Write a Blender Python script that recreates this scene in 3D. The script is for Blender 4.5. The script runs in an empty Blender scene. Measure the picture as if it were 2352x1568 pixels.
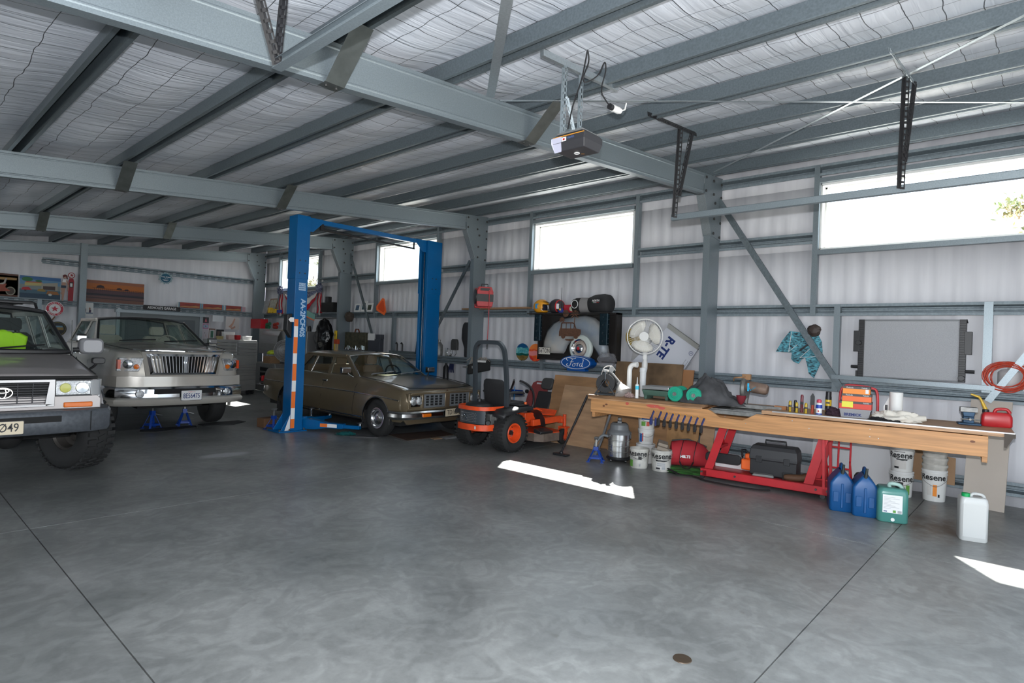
import bpy, bmesh, math, random
from mathutils import Vector, Matrix, noise
import numpy as np
random.seed(7)
S = bpy.context.scene
COL = S.collection
PI = math.pi

# ---------------------------------------------------------------- camera
cam = bpy.data.cameras.new('camera'); camo = bpy.data.objects.new('camera', cam); COL.objects.link(camo); S.camera = camo
cam.sensor_width = 36.0; cam.lens = 36.0 * 1361.29 / 2352.0; cam.clip_start = 0.05; cam.clip_end = 300
_r = Vector((0.67164399, -0.73991738, 0.03763814)); _u = Vector((-0.0293661, 0.02417478, 0.99927634)); _f = Vector((0.74029182, 0.67226324, 0.00549164))
camo.matrix_world = Matrix(((_r.x, _u.x, -_f.x, 0), (_r.y, _u.y, -_f.y, 0), (_r.z, _u.z, -_f.z, 1.65), (0, 0, 0, 1)))

# ---------------------------------------------------------------- world, sun, flash, exposure
w = bpy.data.worlds.new('sky'); S.world = w; w.use_nodes = True
bg = w.node_tree.nodes['Background']; bg.inputs[0].default_value = (0.78, 0.89, 1.0, 1); bg.inputs[1].default_value = 4.1
sun = bpy.data.lights.new('sun', 'SUN'); sun.energy = 60; sun.angle = 0.009; sun.color = (1.0, 0.95, 0.88)
suno = bpy.data.objects.new('sun', sun); COL.objects.link(suno)
suno.rotation_euler = Vector((-0.82, -0.53, -1.0)).to_track_quat('-Z', 'Y').to_euler()
fl = bpy.data.lights.new('camera_flash', 'SPOT'); fl.energy = 1050; fl.shadow_soft_size = 0.02; fl.color = (0.93, 0.96, 1.0); fl.spot_size = math.radians(150); fl.spot_blend = 0.6
flo = bpy.data.objects.new('camera_flash', fl); COL.objects.link(flo); flo.location = (-0.02, -0.02, 1.86)
flo.rotation_euler = Vector((0.74, 0.672, 0.22)).to_track_quat('-Z', 'Y').to_euler()
S.view_settings.view_transform = 'Standard'; S.view_settings.look = 'None'; S.view_settings.gamma = 1
S.view_settings.exposure = 0.0; S.view_settings.use_curve_mapping = False

# ---------------------------------------------------------------- materials
MATS = {}
def mat(name, col=(.5, .5, .5), rough=.5, metal=0.0, noise_amt=0.0, noise_scale=8.0, col2=None, bump=0.0, bump_scale=40.0, alpha=1.0, trans=0.0, spec=None, coat=0.0, stretch=None, emit=0.0):
    if name in MATS: return MATS[name]
    m = bpy.data.materials.new(name); m.use_nodes = True; nt = m.node_tree; N = nt.nodes; L = nt.links
    b = N['Principled BSDF']
    b.inputs['Base Color'].default_value = (*col, 1); b.inputs['Roughness'].default_value = rough; b.inputs['Metallic'].default_value = metal
    if trans: b.inputs['Transmission Weight'].default_value = trans
    if alpha < 1: b.inputs['Alpha'].default_value = alpha
    if spec is not None: b.inputs['Specular IOR Level'].default_value = spec
    if coat: b.inputs['Coat Weight'].default_value = coat; b.inputs['Coat Roughness'].default_value = 0.05
    if emit: b.inputs['Emission Color'].default_value = (*col, 1); b.inputs['Emission Strength'].default_value = emit
    if noise_amt or bump:
        tc = N.new('ShaderNodeTexCoord'); src = tc.outputs['Object']
        if stretch:
            mp = N.new('ShaderNodeMapping'); mp.inputs['Scale'].default_value = stretch; L.new(src, mp.inputs[0]); src = mp.outputs[0]
    if noise_amt:
        n = N.new('ShaderNodeTexNoise'); n.inputs['Scale'].default_value = noise_scale; n.inputs['Detail'].default_value = 5; L.new(src, n.inputs['Vector'])
        r = N.new('ShaderNodeValToRGB'); c2 = col2 if col2 else tuple(max(0, c * (1 - noise_amt)) for c in col)
        r.color_ramp.elements[0].position = .35; r.color_ramp.elements[1].position = .65
        r.color_ramp.elements[0].color = (*c2, 1); r.color_ramp.elements[1].color = (*col, 1)
        L.new(n.outputs['Fac'], r.inputs[0]); L.new(r.outputs[0], b.inputs['Base Color'])
    if bump:
        n2 = N.new('ShaderNodeTexNoise'); n2.inputs['Scale'].default_value = bump_scale; n2.inputs['Detail'].default_value = 4; L.new(src, n2.inputs['Vector'])
        bp = N.new('ShaderNodeBump'); bp.inputs['Strength'].default_value = bump; bp.inputs['Distance'].default_value = .01
        L.new(n2.outputs['Fac'], bp.inputs['Height']); L.new(bp.outputs[0], b.inputs['Normal'])
    MATS[name] = m
    return m

def glass_mat(name, col=(.9, .95, .95), density=0.35, rough=0.02):
    """thin glazing: a clear/tinted transparent layer mixed with a mirror layer by Fresnel"""
    if name in MATS: return MATS[name]
    m = bpy.data.materials.new(name); m.use_nodes = True; nt = m.node_tree; N = nt.nodes; L = nt.links
    for n in list(N): N.remove(n)
    out = N.new('ShaderNodeOutputMaterial'); mix = N.new('ShaderNodeMixShader'); tr = N.new('ShaderNodeBsdfTransparent'); gl = N.new('ShaderNodeBsdfGlossy')
    fr = N.new('ShaderNodeLayerWeight'); pw = N.new('ShaderNodeMath'); pw.operation = 'POWER'; pw.inputs[1].default_value = 4.0
    mr = N.new('ShaderNodeMath'); mr.operation = 'MULTIPLY_ADD'; mr.inputs[1].default_value = .85; mr.inputs[2].default_value = .05
    L.new(fr.outputs['Facing'], pw.inputs[0]); L.new(pw.outputs[0], mr.inputs[0])
    tr.inputs[0].default_value = (*[c * (1 - density) for c in col], 1); gl.inputs['Roughness'].default_value = rough
    L.new(mr.outputs[0], mix.inputs[0]); L.new(tr.outputs[0], mix.inputs[1]); L.new(gl.outputs[0], mix.inputs[2]); L.new(mix.outputs[0], out.inputs[0])
    MATS[name] = m
    return m

GALV = mat('galvanised_steel', (.245, .29, .315), .40, .5, .16, 110, bump=.05, bump_scale=60)
GALVG = mat('galvanised_girt', (.25, .30, .33), .6, .3, .22, 40)
GALVP = mat('galvanised_purlin', (.17, .205, .225), .42, .5, .2, 60)
GALVD = mat('galvanised_steel_dull', (.17, .205, .225), .5, .5, .25, 30)
GALVL = mat('galvanised_steel_bright', (.42, .47, .50), .35, .7, .15, 60)
BOLT = mat('bolt_steel', (.06, .06, .06), .5, .3)
CHROME = mat('chrome', (.82, .84, .86), .09, 1.0)
DCHROME = mat('worn_chrome', (.5, .5, .5), .22, 1.0, .2, 20)
SSTEEL = mat('stainless_steel', (.50, .50, .49), .28, .95, .12, 3, stretch=(1, 1, 14))
BLACK = mat('black_plastic', (.018, .018, .02), .42)
BLACKM = mat('black_matt', (.012, .012, .012), .85)
RUBBER = mat('tyre_rubber', (.022, .022, .022), .82, bump=.2, bump_scale=80)
VINYL = mat('black_vinyl', (.03, .03, .032), .5, bump=.1, bump_scale=120)
WHITEP = mat('white_plastic', (.78, .78, .76), .35)
WHITEPAINT = mat('white_paint', (.80, .80, .78), .4)
IVORY = mat('ivory_plastic', (.66, .64, .58), .4)
RED = mat('red_paint', (.55, .022, .03), .38, 0, .15, 6)
REDP = mat('red_plastic', (.50, .02, .025), .35)
ORANGE = mat('orange_paint', (.85, .09, .02), .33, 0, .15, 9)
ORANGEP = mat('bright_orange', (.95, .16, .03), .4)
BLUEL = mat('lift_blue', (.0, .125, .36), .30, 0, .08, 4)
BLUEP = mat('blue_plastic', (.003, .075, .24), .42, 0, .1, 6)
JSBLUE = mat('stand_blue', (.008, .05, .30), .35)
YELLOW = mat('yellow_plastic', (.75, .50, .03), .4)
GREEN = mat('green_plastic', (.01, .35, .22), .5)
WOODB = mat('pine', (.54, .31, .165), .5, 0, .45, 4.0, stretch=(.8, 16, 16), bump=.05)
PLY = mat('plywood', (.45, .25, .12), .6, 0, .35, 1.6, stretch=(1, 1, 5))
PLY2 = mat('plywood_pale', (.52, .33, .19), .6, 0, .3, 1.8, stretch=(1, 1, 6))
PLYO = mat('osb', (.33, .22, .12), .7, 0, .45, 9)
CARD = mat('cardboard', (.33, .20, .11), .8, 0, .1, 4)
DARKW = mat('dark_wood', (.05, .035, .025), .6)
PAPER = mat('white_paper', (.80, .80, .78), .7)
LABEL = mat('label_white', (.75, .75, .75), .5)
INK = mat('black_ink', (.01, .01, .012), .5)
NAVY = mat('navy_ink', (.01, .03, .16), .5)
ALU = mat('aluminium', (.42, .42, .42), .4, .8)
CASTAL = mat('cast_metal', (.30, .30, .29), .5, .7, .3, 20)
AMBER = mat('amber_lens', (.75, .16, .01), .15)
LENS = mat('lamp_glass', (.75, .77, .78), .12, .65, .5, 40, bump=.5, bump_scale=150)
GLASS = glass_mat('clear_glass', (.97, .99, 1.0), .05)
CARGLASS = glass_mat('car_glass', (.86, .95, .92), .06)
GREY = mat('grey_plastic', (.16, .17, .18), .45)
GUN = mat('gunmetal_paint', (.045, .055, .065), .35)
TAPEO = mat('reflective_tape_orange', (1.0, .22, .04), .3)
TAPEW = mat('reflective_tape_white', (.95, .95, .95), .3)
CLEARP = glass_mat('clear_plastic', (.92, .95, 1.0), .25, .12)

# ---------------------------------------------------------------- mesh builder
def frame_from(d):
    d = Vector(d).normalized(); a = Vector((0, 0, 1)) if abs(d.z) < .9 else Vector((1, 0, 0))
    x = a.cross(d).normalized(); return x, d.cross(x).normalized(), d

class MB:
    def __init__(s): s.v = []; s.f = []; s.m = []; s.st = []
    def add(s, vs, fs, mi=0):
        n = len(s.v); s.st.append((n, len(s.f))); s.v += [tuple(v) for v in vs]; s.f += [tuple(i + n for i in f) for f in fs]; s.m += [mi] * len(fs); return s
    def box(s, x0, x1, y0, y1, z0, z1, mi=0):
        vs = [(x, y, z) for z in (z0, z1) for y in (y0, y1) for x in (x0, x1)]
        return s.add(vs, [(0, 2, 3, 1), (4, 5, 7, 6), (0, 1, 5, 4), (2, 6, 7, 3), (0, 4, 6, 2), (1, 3, 7, 5)], mi)
    def cbox(s, c, d, mi=0, M=None):
        vs = [Vector((sx * d[0] / 2, sy * d[1] / 2, sz * d[2] / 2)) for sz in (-1, 1) for sy in (-1, 1) for sx in (-1, 1)]
        if M is not None: vs = [M @ v for v in vs]
        vs = [v + Vector(c) for v in vs]
        return s.add(vs, [(0, 2, 3, 1), (4, 5, 7, 6), (0, 1, 5, 4), (2, 6, 7, 3), (0, 4, 6, 2), (1, 3, 7, 5)], mi)
    def beam(s, a, b, wd, h, up=(0, 0, 1), mi=0):
        a = Vector(a); b = Vector(b); d = (b - a).normalized(); up = Vector(up)
        sx = d.cross(up).normalized(); u = sx.cross(d).normalized()
        vs = [p + sx * (i * wd / 2) + u * (j * h / 2) for p in (a, b) for j in (-1, 1) for i in (-1, 1)]
        return s.add(vs, [(0, 1, 3, 2), (4, 6, 7, 5), (0, 4, 5, 1), (2, 3, 7, 6), (0, 2, 6, 4), (1, 5, 7, 3)], mi)
    def prism(s, poly, O, U, V, W, mi=0):
        """poly 2D points in U,V from origin O, extruded along the vector W"""
        O, U, V, W = Vector(O), Vector(U), Vector(V), Vector(W); n = len(poly)
        a = [O + U * p[0] + V * p[1] for p in poly]; vs = a + [p + W for p in a]
        return s.add(vs, [tuple(range(n))[::-1], tuple(range(n, 2 * n))] + [(i, (i + 1) % n, n + (i + 1) % n, n + i) for i in range(n)], mi)
    def poly(s, pts, mi=0): return s.add(pts, [tuple(range(len(pts)))], mi)
    def sheet(s, prof, O, U, V, W, mi=0):
        """open profile extruded along W (thin sheet)"""
        O, U, V, W = Vector(O), Vector(U), Vector(V), Vector(W); n = len(prof)
        a = [O + U * p[0] + V * p[1] for p in prof]; vs = a + [p + W for p in a]
        return s.add(vs, [(i, i + 1, n + i + 1, n + i) for i in range(n - 1)], mi)
    def cyl(s, a, b, r, r2=None, seg=20, mi=0, caps=True):
        a = Vector(a); b = Vector(b); r2 = r if r2 is None else r2; x, y, z = frame_from(b - a)
        vs = [p + x * (math.cos(2 * PI * i / seg) * rr) + y * (math.sin(2 * PI * i / seg) * rr) for p, rr in ((a, r), (b, r2)) for i in range(seg)]
        fs = [(i, (i + 1) % seg, seg + (i + 1) % seg, seg + i) for i in range(seg)]
        if caps: fs += [tuple(range(seg))[::-1], tuple(range(seg, 2 * seg))]
        return s.add(vs, fs, mi)
    def lathe(s, prof, O=(0, 0, 0), axis=(0, 0, 1), seg=28, mi=0, sx=1, sy=1, closed=False, caps=False):
        """prof list of (radius, height along axis)"""
        O = Vector(O); x, y, z = frame_from(axis); n = len(prof); vs = []; fs = []
        for (r, h) in prof:
            for i in range(seg):
                t = 2 * PI * i / seg; vs.append(O + z * h + x * (r * math.cos(t) * sx) + y * (r * math.sin(t) * sy))
        for k in range(n - 1 + (1 if closed else 0)):
            k2 = (k + 1) % n
            for i in range(seg):
                j = (i + 1) % seg; fs.append((k * seg + i, k * seg + j, k2 * seg + j, k2 * seg + i))
        if caps:
            if prof[0][0] > 1e-4: fs.append(tuple(range(seg))[::-1])
            if prof[-1][0] > 1e-4: fs.append(tuple(range((n - 1) * seg, n * seg)))
        return s.add(vs, fs, mi)
    def tube(s, pts, r, seg=8, mi=0, smooth_n=0, closed=False, flat=None):
        pts = [Vector(p) for p in pts]
        if smooth_n: pts = spline(pts, smooth_n, closed)
        n = len(pts); vs = []; fs = []; prev = None
        if isinstance(r, (list, tuple)) and len(r) != n: r = [r[min(int(k * (len(r) - 1) / max(1, n - 1) + .5), len(r) - 1)] for k in range(n)]
        for k, p in enumerate(pts):
            if closed: d = pts[(k + 1) % n] - pts[k - 1]
            else: d = pts[min(k + 1, n - 1)] - pts[max(k - 1, 0)]
            d.normalize()
            if prev is None: x, y, _ = frame_from(d)
            else:
                x = prev - d * prev.dot(d); x = x.normalized() if x.length > 1e-6 else frame_from(d)[0]; y = d.cross(x)
            prev = x; rr = r[k] if isinstance(r, (list, tuple)) else r
            for i in range(seg):
                t = 2 * PI * i / seg + PI / seg; a, b = math.cos(t) * rr, math.sin(t) * rr
                if flat: b *= flat
                vs.append(p + x * a + y * b)
        m = n if closed else n - 1
        for k in range(m):
            k2 = (k + 1) % n
            for i in range(seg):
                j = (i + 1) % seg; fs.append((k * seg + i, k * seg + j, k2 * seg + j, k2 * seg + i))
        if not closed: fs += [tuple(range(seg))[::-1], tuple(range((n - 1) * seg, n * seg))]
        return s.add(vs, fs, mi)
    def loft(s, rings, mi=0, cap0=True, cap1=True, closed=True):
        n = len(rings[0]); vs = [p for r in rings for p in r]; fs = []
        for k in range(len(rings) - 1):
            for i in range(n if closed else n - 1):
                j = (i + 1) % n; fs.append((k * n + i, k * n + j, (k + 1) * n + j, (k + 1) * n + i))
        if cap0: fs.append(tuple(range(n))[::-1])
        if cap1: fs.append(tuple(range((len(rings) - 1) * n, len(rings) * n)))
        return s.add(vs, fs, mi)
    def ball(s, c, r, mi=0, seg=16, rings=10, M=None):
        if not isinstance(r, (tuple, list)): r = (r, r, r)
        vs = []; fs = []
        for k in range(rings + 1):
            ph = PI * k / rings
            for i in range(seg):
                t = 2 * PI * i / seg; v = Vector((math.sin(ph) * math.cos(t) * r[0], math.sin(ph) * math.sin(t) * r[1], math.cos(ph) * r[2]))
                if M is not None: v = M @ v
                vs.append(v + Vector(c))
        for k in range(rings):
            for i in range(seg):
                j = (i + 1) % seg; fs.append((k * seg + i, (k + 1) * seg + i, (k + 1) * seg + j, k * seg + j))
        return s.add(vs, fs, mi)
    def grid(s, P, mi=0):
        """P rows of points"""
        n = len(P[0]); return s.add([p for r in P for p in r], [(k * n + i, k * n + i + 1, (k + 1) * n + i + 1, (k + 1) * n + i) for k in range(len(P) - 1) for i in range(n - 1)], mi)
    def text(s, body, O, U, V, size, mi=0, depth=.0, align='CENTER', bold=0.0, xscale=1.0, shear=0.0):
        cu = bpy.data.curves.new('t', 'FONT'); cu.body = body; cu.size = size; cu.align_x = align; cu.align_y = 'CENTER'; cu.offset = bold; cu.shear = shear; cu.resolution_u = 3
        ob = bpy.data.objects.new('t', cu); COL.objects.link(ob); dg = bpy.context.evaluated_depsgraph_get(); me = bpy.data.meshes.new_from_object(ob.evaluated_get(dg))
        O, U, V = Vector(O), Vector(U).normalized(), Vector(V).normalized(); Wv = U.cross(V) * depth
        s.add([O + U * (v.co.x * xscale) + V * v.co.y + Wv for v in me.vertices], [tuple(p.vertices) for p in me.polygons], mi)
        bpy.data.objects.remove(ob); bpy.data.meshes.remove(me); bpy.data.curves.remove(cu); return s
    def build_each(s, name, mats, parent=None, **k):
        """every shape added becomes an object of its own"""
        out = []
        for i, (a, fa) in enumerate(s.st):
            b_, fb = s.st[i + 1] if i + 1 < len(s.st) else (len(s.v), len(s.f)); m = MB(); m.v = s.v[a:b_]; m.f = [tuple(q - a for q in f) for f in s.f[fa:fb]]; m.m = s.m[fa:fb]; out.append(m.build(name, mats, parent=parent, **k))
        return out
    def build(s, name, mats, parent=None, smooth=35, bevel=0, sub=0, solid=0, loc=None, rot=None, weld=False):
        me = bpy.data.meshes.new(name); me.from_pydata([tuple(v) for v in s.v], [], s.f)
        if not isinstance(mats, (list, tuple)): mats = [mats]
        for m in mats: me.materials.append(m)
        if len(mats) > 1: me.polygons.foreach_set('material_index', s.m)
        me.validate()
        bm = bmesh.new(); bm.from_mesh(me)
        if weld: bmesh.ops.remove_doubles(bm, verts=bm.verts, dist=1e-5)
        bmesh.ops.recalc_face_normals(bm, faces=bm.faces)
        bm.to_mesh(me); bm.free(); me.update()
        if smooth:
            me.polygons.foreach_set('use_smooth', [True] * len(me.polygons)); me.set_sharp_from_angle(angle=math.radians(smooth))
        o = bpy.data.objects.new(name, me); COL.objects.link(o)
        if solid: md = o.modifiers.new('solid', 'SOLIDIFY'); md.thickness = solid; md.offset = 0
        if bevel: md = o.modifiers.new('bevel', 'BEVEL'); md.width = bevel; md.segments = 2; md.limit_method = 'ANGLE'; md.angle_limit = math.radians(40)
        if sub: md = o.modifiers.new('sub', 'SUBSURF'); md.levels = sub; md.render_levels = sub
        if parent: o.parent = parent
        if loc: o.location = loc
        if rot: o.rotation_euler = rot
        return o

def spline(pts, n, closed=False):
    out = []; m = len(pts)
    for k in range(m if closed else m - 1):
        if closed: p0, p1, p2, p3 = pts[k - 1], pts[k], pts[(k + 1) % m], pts[(k + 2) % m]
        else: p0, p1, p2, p3 = pts[max(k - 1, 0)], pts[k], pts[k + 1], pts[min(k + 2, m - 1)]
        for i in range(n):
            t = i / n; out.append(.5 * ((2 * p1) + (p2 - p0) * t + (2 * p0 - 5 * p1 + 4 * p2 - p3) * t * t + (3 * p1 - p0 - 3 * p2 + p3) * t ** 3))
    if not closed: out.append(pts[-1].copy())
    return out
def interp(tab, x):
    if x <= tab[0][0]: return tab[0][1]
    for (a, va), (b, vb) in zip(tab, tab[1:]):
        if x <= b: return va + (vb - va) * (x - a) / (b - a)
    return tab[-1][1]
def rrect(w, h, r, n=5):
    pts = []
    for cx, cy, a0 in ((w / 2 - r, h / 2 - r, 0), (-w / 2 + r, h / 2 - r, 90), (-w / 2 + r, -h / 2 + r, 180), (w / 2 - r, -h / 2 + r, 270)):
        for i in range(n + 1):
            a = math.radians(a0 + 90 * i / n); pts.append((cx + r * math.cos(a), cy + r * math.sin(a)))
    return pts
def rring(w, h, r, z, c=(0, 0), n=5): return [(c[0] + p[0], c[1] + p[1], z) for p in rrect(w, h, r, n)]

def tag(o, label=None, cat=None, group=None, kind=None):
    if label: o['label'] = label
    if cat: o['category'] = cat
    if group: o['group'] = group
    if kind: o['kind'] = kind
    return o
def thing(name, label, cat, loc=(0, 0, 0), rz=0, group=None, rot=None):
    o = bpy.data.objects.new(name, None); COL.objects.link(o); o.empty_display_size = .1
    o.location = loc; o.rotation_euler = rot if rot else (0, 0, rz)
    return tag(o, label, cat, group)
def single(mb, name, mats, label, cat, group=None, **k): return tag(mb.build(name, mats, **k), label, cat, group)
def kids(o): return [c for c in bpy.data.objects if c.parent == o]
def copy_tree(o, parent=None):
    c = o.copy(); COL.objects.link(c)
    if parent: c.parent = parent
    for ch in kids(o): copy_tree(ch, c)
    return c
def dup(o, label, loc=None, rz=None, rot=None, group=None):
    c = copy_tree(o); c['label'] = label
    if loc is not None: c.location = loc
    if rz is not None: c.rotation_euler = (0, 0, rz)
    if rot is not None: c.rotation_euler = rot
    if group: c['group'] = group
    return c
def roofz(x): return 4.27 + .0865 * (x - 8.25)
# ================================================================ SETTING
# ---- materials of the shell
def concrete():
    m = bpy.data.materials.new('polished_concrete'); m.use_nodes = True; N = m.node_tree.nodes; L = m.node_tree.links; b = N['Principled BSDF']
    tc = N.new('ShaderNodeTexCoord'); s = tc.outputs['Object']
    def nz(scale, det=6, rough=.6, dist=0):
        n = N.new('ShaderNodeTexNoise'); n.inputs['Scale'].default_value = scale; n.inputs['Detail'].default_value = det; n.inputs['Roughness'].default_value = rough; n.inputs['Distortion'].default_value = dist; L.new(s, n.inputs['Vector']); return n.outputs['Fac']
    def ramp(src, a, b_, ca, cb):
        r = N.new('ShaderNodeValToRGB'); r.color_ramp.elements[0].position = a; r.color_ramp.elements[1].position = b_; r.color_ramp.elements[0].color = (*ca, 1); r.color_ramp.elements[1].color = (*cb, 1); L.new(src, r.inputs[0]); return r.outputs[0]
    def mix(fac, a, b_, mode='MIX'):
        n = N.new('ShaderNodeMix'); n.data_type = 'RGBA'; n.blend_type = mode
        if isinstance(fac, float): n.inputs[0].default_value = fac
        else: L.new(fac, n.inputs[0])
        L.new(a, n.inputs[6])
        if isinstance(b_, tuple): n.inputs[7].default_value = (*b_, 1)
        else: L.new(b_, n.inputs[7])
        return n.outputs[2]
    base = ramp(nz(.9, 8, .62, .4), .3, .7, (.155, .162, .16), (.315, .322, .312))
    fine = ramp(nz(14, 6, .7), .35, .7, (.80, .80, .80), (1, 1, 1))
    c = mix(1.0, base, fine, 'MULTIPLY')
    swirl = ramp(nz(3.2, 3, .5, 2.5), .45, .58, (.84, .84, .84), (1.06, 1.06, 1.06))
    c = mix(.8, c, swirl, 'MULTIPLY')
    # brown stains in a patch under the bench end and small dark spots
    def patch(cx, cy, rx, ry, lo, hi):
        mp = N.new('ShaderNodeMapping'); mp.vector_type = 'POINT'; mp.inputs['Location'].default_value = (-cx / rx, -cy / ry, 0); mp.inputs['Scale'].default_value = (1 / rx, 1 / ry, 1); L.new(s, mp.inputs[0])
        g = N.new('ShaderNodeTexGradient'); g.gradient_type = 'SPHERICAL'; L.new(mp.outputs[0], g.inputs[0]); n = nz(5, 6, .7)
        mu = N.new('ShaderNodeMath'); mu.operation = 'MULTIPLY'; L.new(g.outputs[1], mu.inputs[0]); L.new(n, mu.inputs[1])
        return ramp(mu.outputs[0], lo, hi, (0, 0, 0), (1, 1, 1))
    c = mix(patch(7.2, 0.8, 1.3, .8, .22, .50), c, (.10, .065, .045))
    c = mix(patch(3.4, 8.3, .5, .25, .12, .3), c, (.42, .43, .44))
    spots = ramp(nz(9, 2, .4), .70, .80, (1, 1, 1), (.80, .78, .75)); c = mix(1.0, c, spots, 'MULTIPLY')
    L.new(c, b.inputs['Base Color'])
    rr = ramp(nz(1.7, 5), .3, .7, (.29, .29, .29), (.40, .40, .40)); L.new(rr, b.inputs['Roughness']); b.inputs['Specular IOR Level'].default_value = .45
    bp = N.new('ShaderNodeBump'); bp.inputs['Strength'].default_value = .08; bp.inputs['Distance'].default_value = .01; L.new(nz(22, 5), bp.inputs['Height']); L.new(bp.outputs[0], b.inputs['Normal'])
    return m
CONC = concrete()

def foil_roof():
    """white sarking blanket held by a wire safety mesh: dark wires drawn as a wobbly grid"""
    m = bpy.data.materials.new('roof_insulation'); m.use_nodes = True; N = m.node_tree.nodes; L = m.node_tree.links; b = N['Principled BSDF']
    tc = N.new('ShaderNodeTexCoord'); src = tc.outputs['Object']
    n = N.new('ShaderNodeTexNoise'); n.inputs['Scale'].default_value = 2.2; n.inputs['Detail'].default_value = 2; L.new(src, n.inputs['Vector'])
    v = N.new('ShaderNodeVectorMath'); v.operation = 'MULTIPLY_ADD'; v.inputs[1].default_value = (.10, .10, 0); L.new(n.outputs['Color'], v.inputs[0]); L.new(src, v.inputs[2])
    sp = N.new('ShaderNodeSeparateXYZ'); L.new(v.outputs[0], sp.inputs[0])
    def line(o, pitch, w):
        d = N.new('ShaderNodeMath'); d.operation = 'PINGPONG'; d.inputs[1].default_value = pitch / 2; L.new(o, d.inputs[0])
        c = N.new('ShaderNodeMath'); c.operation = 'LESS_THAN'; c.inputs[1].default_value = w; L.new(d.outputs[0], c.inputs[0]); return c.outputs[0]
    a = line(sp.outputs[0], .30, .0032); c = line(sp.outputs[1], .22, .0032)
    mx = N.new('ShaderNodeMath'); mx.operation = 'MAXIMUM'; L.new(a, mx.inputs[0]); L.new(c, mx.inputs[1])
    mi = N.new('ShaderNodeMix'); mi.data_type = 'RGBA'; L.new(mx.outputs[0], mi.inputs[0]); mi.inputs[6].default_value = (.64, .67, .73, 1); mi.inputs[7].default_value = (.07, .075, .085, 1)
    L.new(mi.outputs[2], b.inputs['Base Color']); b.inputs['Roughness'].default_value = .42; b.inputs['Specular IOR Level'].default_value = .5
    mp = N.new('ShaderNodeMapping'); mp.inputs['Scale'].default_value = (.7, 9, 1); L.new(src, mp.inputs[0])
    n2 = N.new('ShaderNodeTexNoise'); n2.inputs['Scale'].default_value = 1.6; n2.inputs['Detail'].default_value = 3; n2.inputs['Distortion'].default_value = .6; L.new(mp.outputs[0], n2.inputs['Vector'])
    bp = N.new('ShaderNodeBump'); bp.inputs['Strength'].default_value = .45; bp.inputs['Distance'].default_value = .03; L.new(n2.outputs['Fac'], bp.inputs['Height']); L.new(bp.outputs[0], b.inputs['Normal'])
    return m
ROOFM = foil_roof()
def foil_wall(name, axis):
    m = bpy.data.materials.new(name); m.use_nodes = True; N = m.node_tree.nodes; L = m.node_tree.links; b = N['Principled BSDF']
    tc = N.new('ShaderNodeTexCoord'); mp = N.new('ShaderNodeMapping'); mp.inputs['Scale'].default_value = (7, 7, .35); L.new(tc.outputs['Object'], mp.inputs[0])
    n = N.new('ShaderNodeTexNoise'); n.inputs['Scale'].default_value = 1.0; n.inputs['Detail'].default_value = 4; L.new(mp.outputs[0], n.inputs['Vector'])
    r = N.new('ShaderNodeValToRGB'); r.color_ramp.elements[0].position = .3; r.color_ramp.elements[1].position = .7; r.color_ramp.elements[0].color = (.60, .60, .635, 1); r.color_ramp.elements[1].color = (.72, .72, .75, 1)
    L.new(n.outputs['Fac'], r.inputs[0]); L.new(r.outputs[0], b.inputs['Base Color']); b.inputs['Roughness'].default_value = .5
    bp = N.new('ShaderNodeBump'); bp.inputs['Strength'].default_value = .35; bp.inputs['Distance'].default_value = .02; L.new(n.outputs['Fac'], bp.inputs['Height']); L.new(bp.outputs[0], b.inputs['Normal'])
    return m
WALLM = foil_wall('wall_foil', 0)

XL, XR, YF, YB = -3.0, 9.0, -1.4, 19.3
FRAMES = [-1.27, 3.81, 8.88, 13.955, 19.03]
# ---- floor with saw-cut joints (grooves at X=.98 and Y=1.06, 6.13, 11.2)
mb = MB(); xs = [XL, .98, 6.06, XR + .12]; ys = [YF - .1, 1.06, 6.13, 11.2, 16.27, YB + .15]; g = .004
for i in range(3):
    for j in range(5):
        mb.box(xs[i] + (g if i else 0), xs[i + 1] - (g if i < 2 else 0), ys[j] + (g if j else 0), ys[j + 1] - (g if j < 4 else 0), -.15, 0)
mb.box(XL, XR + .12, YF - .1, YB + .15, -.16, -.02, 1)
tag(mb.build('floor', [CONC, mat('joint_dark', (.05, .05, .05), .9)], smooth=0), kind='structure')
# ---- ground outside
mb = MB(); mb.poly([(-40, -40, -.17), (60, -40, -.17), (60, 60, -.17), (-40, 60, -.17)])
tag(mb.build('ground', mat('gravel_yard', (.42, .41, .38), .9, 0, .3, 3), smooth=0), kind='structure')

# ---- ceiling blanket: sags between purlins, seen surface is a fine grid
PX = [1.15 + 1.06 * k for k in range(-4, 7)] + [8.52]
rows = []; nx, ny = 150, 260
for j in range(ny + 1):
    y = YF + (YB - YF) * j / ny; row = []
    for i in range(nx + 1):
        x = XL + (XR + .05 - XL) * i / nx; d = min(abs(x - p) for p in PX); t = min(d / .5, 1)
        sag = .035 * math.sin(t * PI / 2) ** 2 * (1 + .5 * math.sin(y * 3.1 + x * .7))
        wr = .012 * noise.noise(Vector((x * .9, y * 6, 0))) * t
        row.append((x, y, roofz(x) + .165 - sag + wr))
    rows.append(row)
mb = MB(); mb.grid(rows); tag(mb.build('ceiling', ROOFM), kind='structure')
mb = MB(); mb.prism([(XL - .1, roofz(XL) + .18), (XR + .35, roofz(XR) + .21), (XR + .35, roofz(XR) + .26), (XL - .1, roofz(XL) + .23)], (0, YF - .1, 0), (1, 0, 0), (0, 0, 1), (0, YB - YF + .3, 0))
tag(mb.build('ceiling_cladding', mat('roof_steel', (.4, .42, .45), .5, .3), smooth=0), kind='structure')

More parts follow.
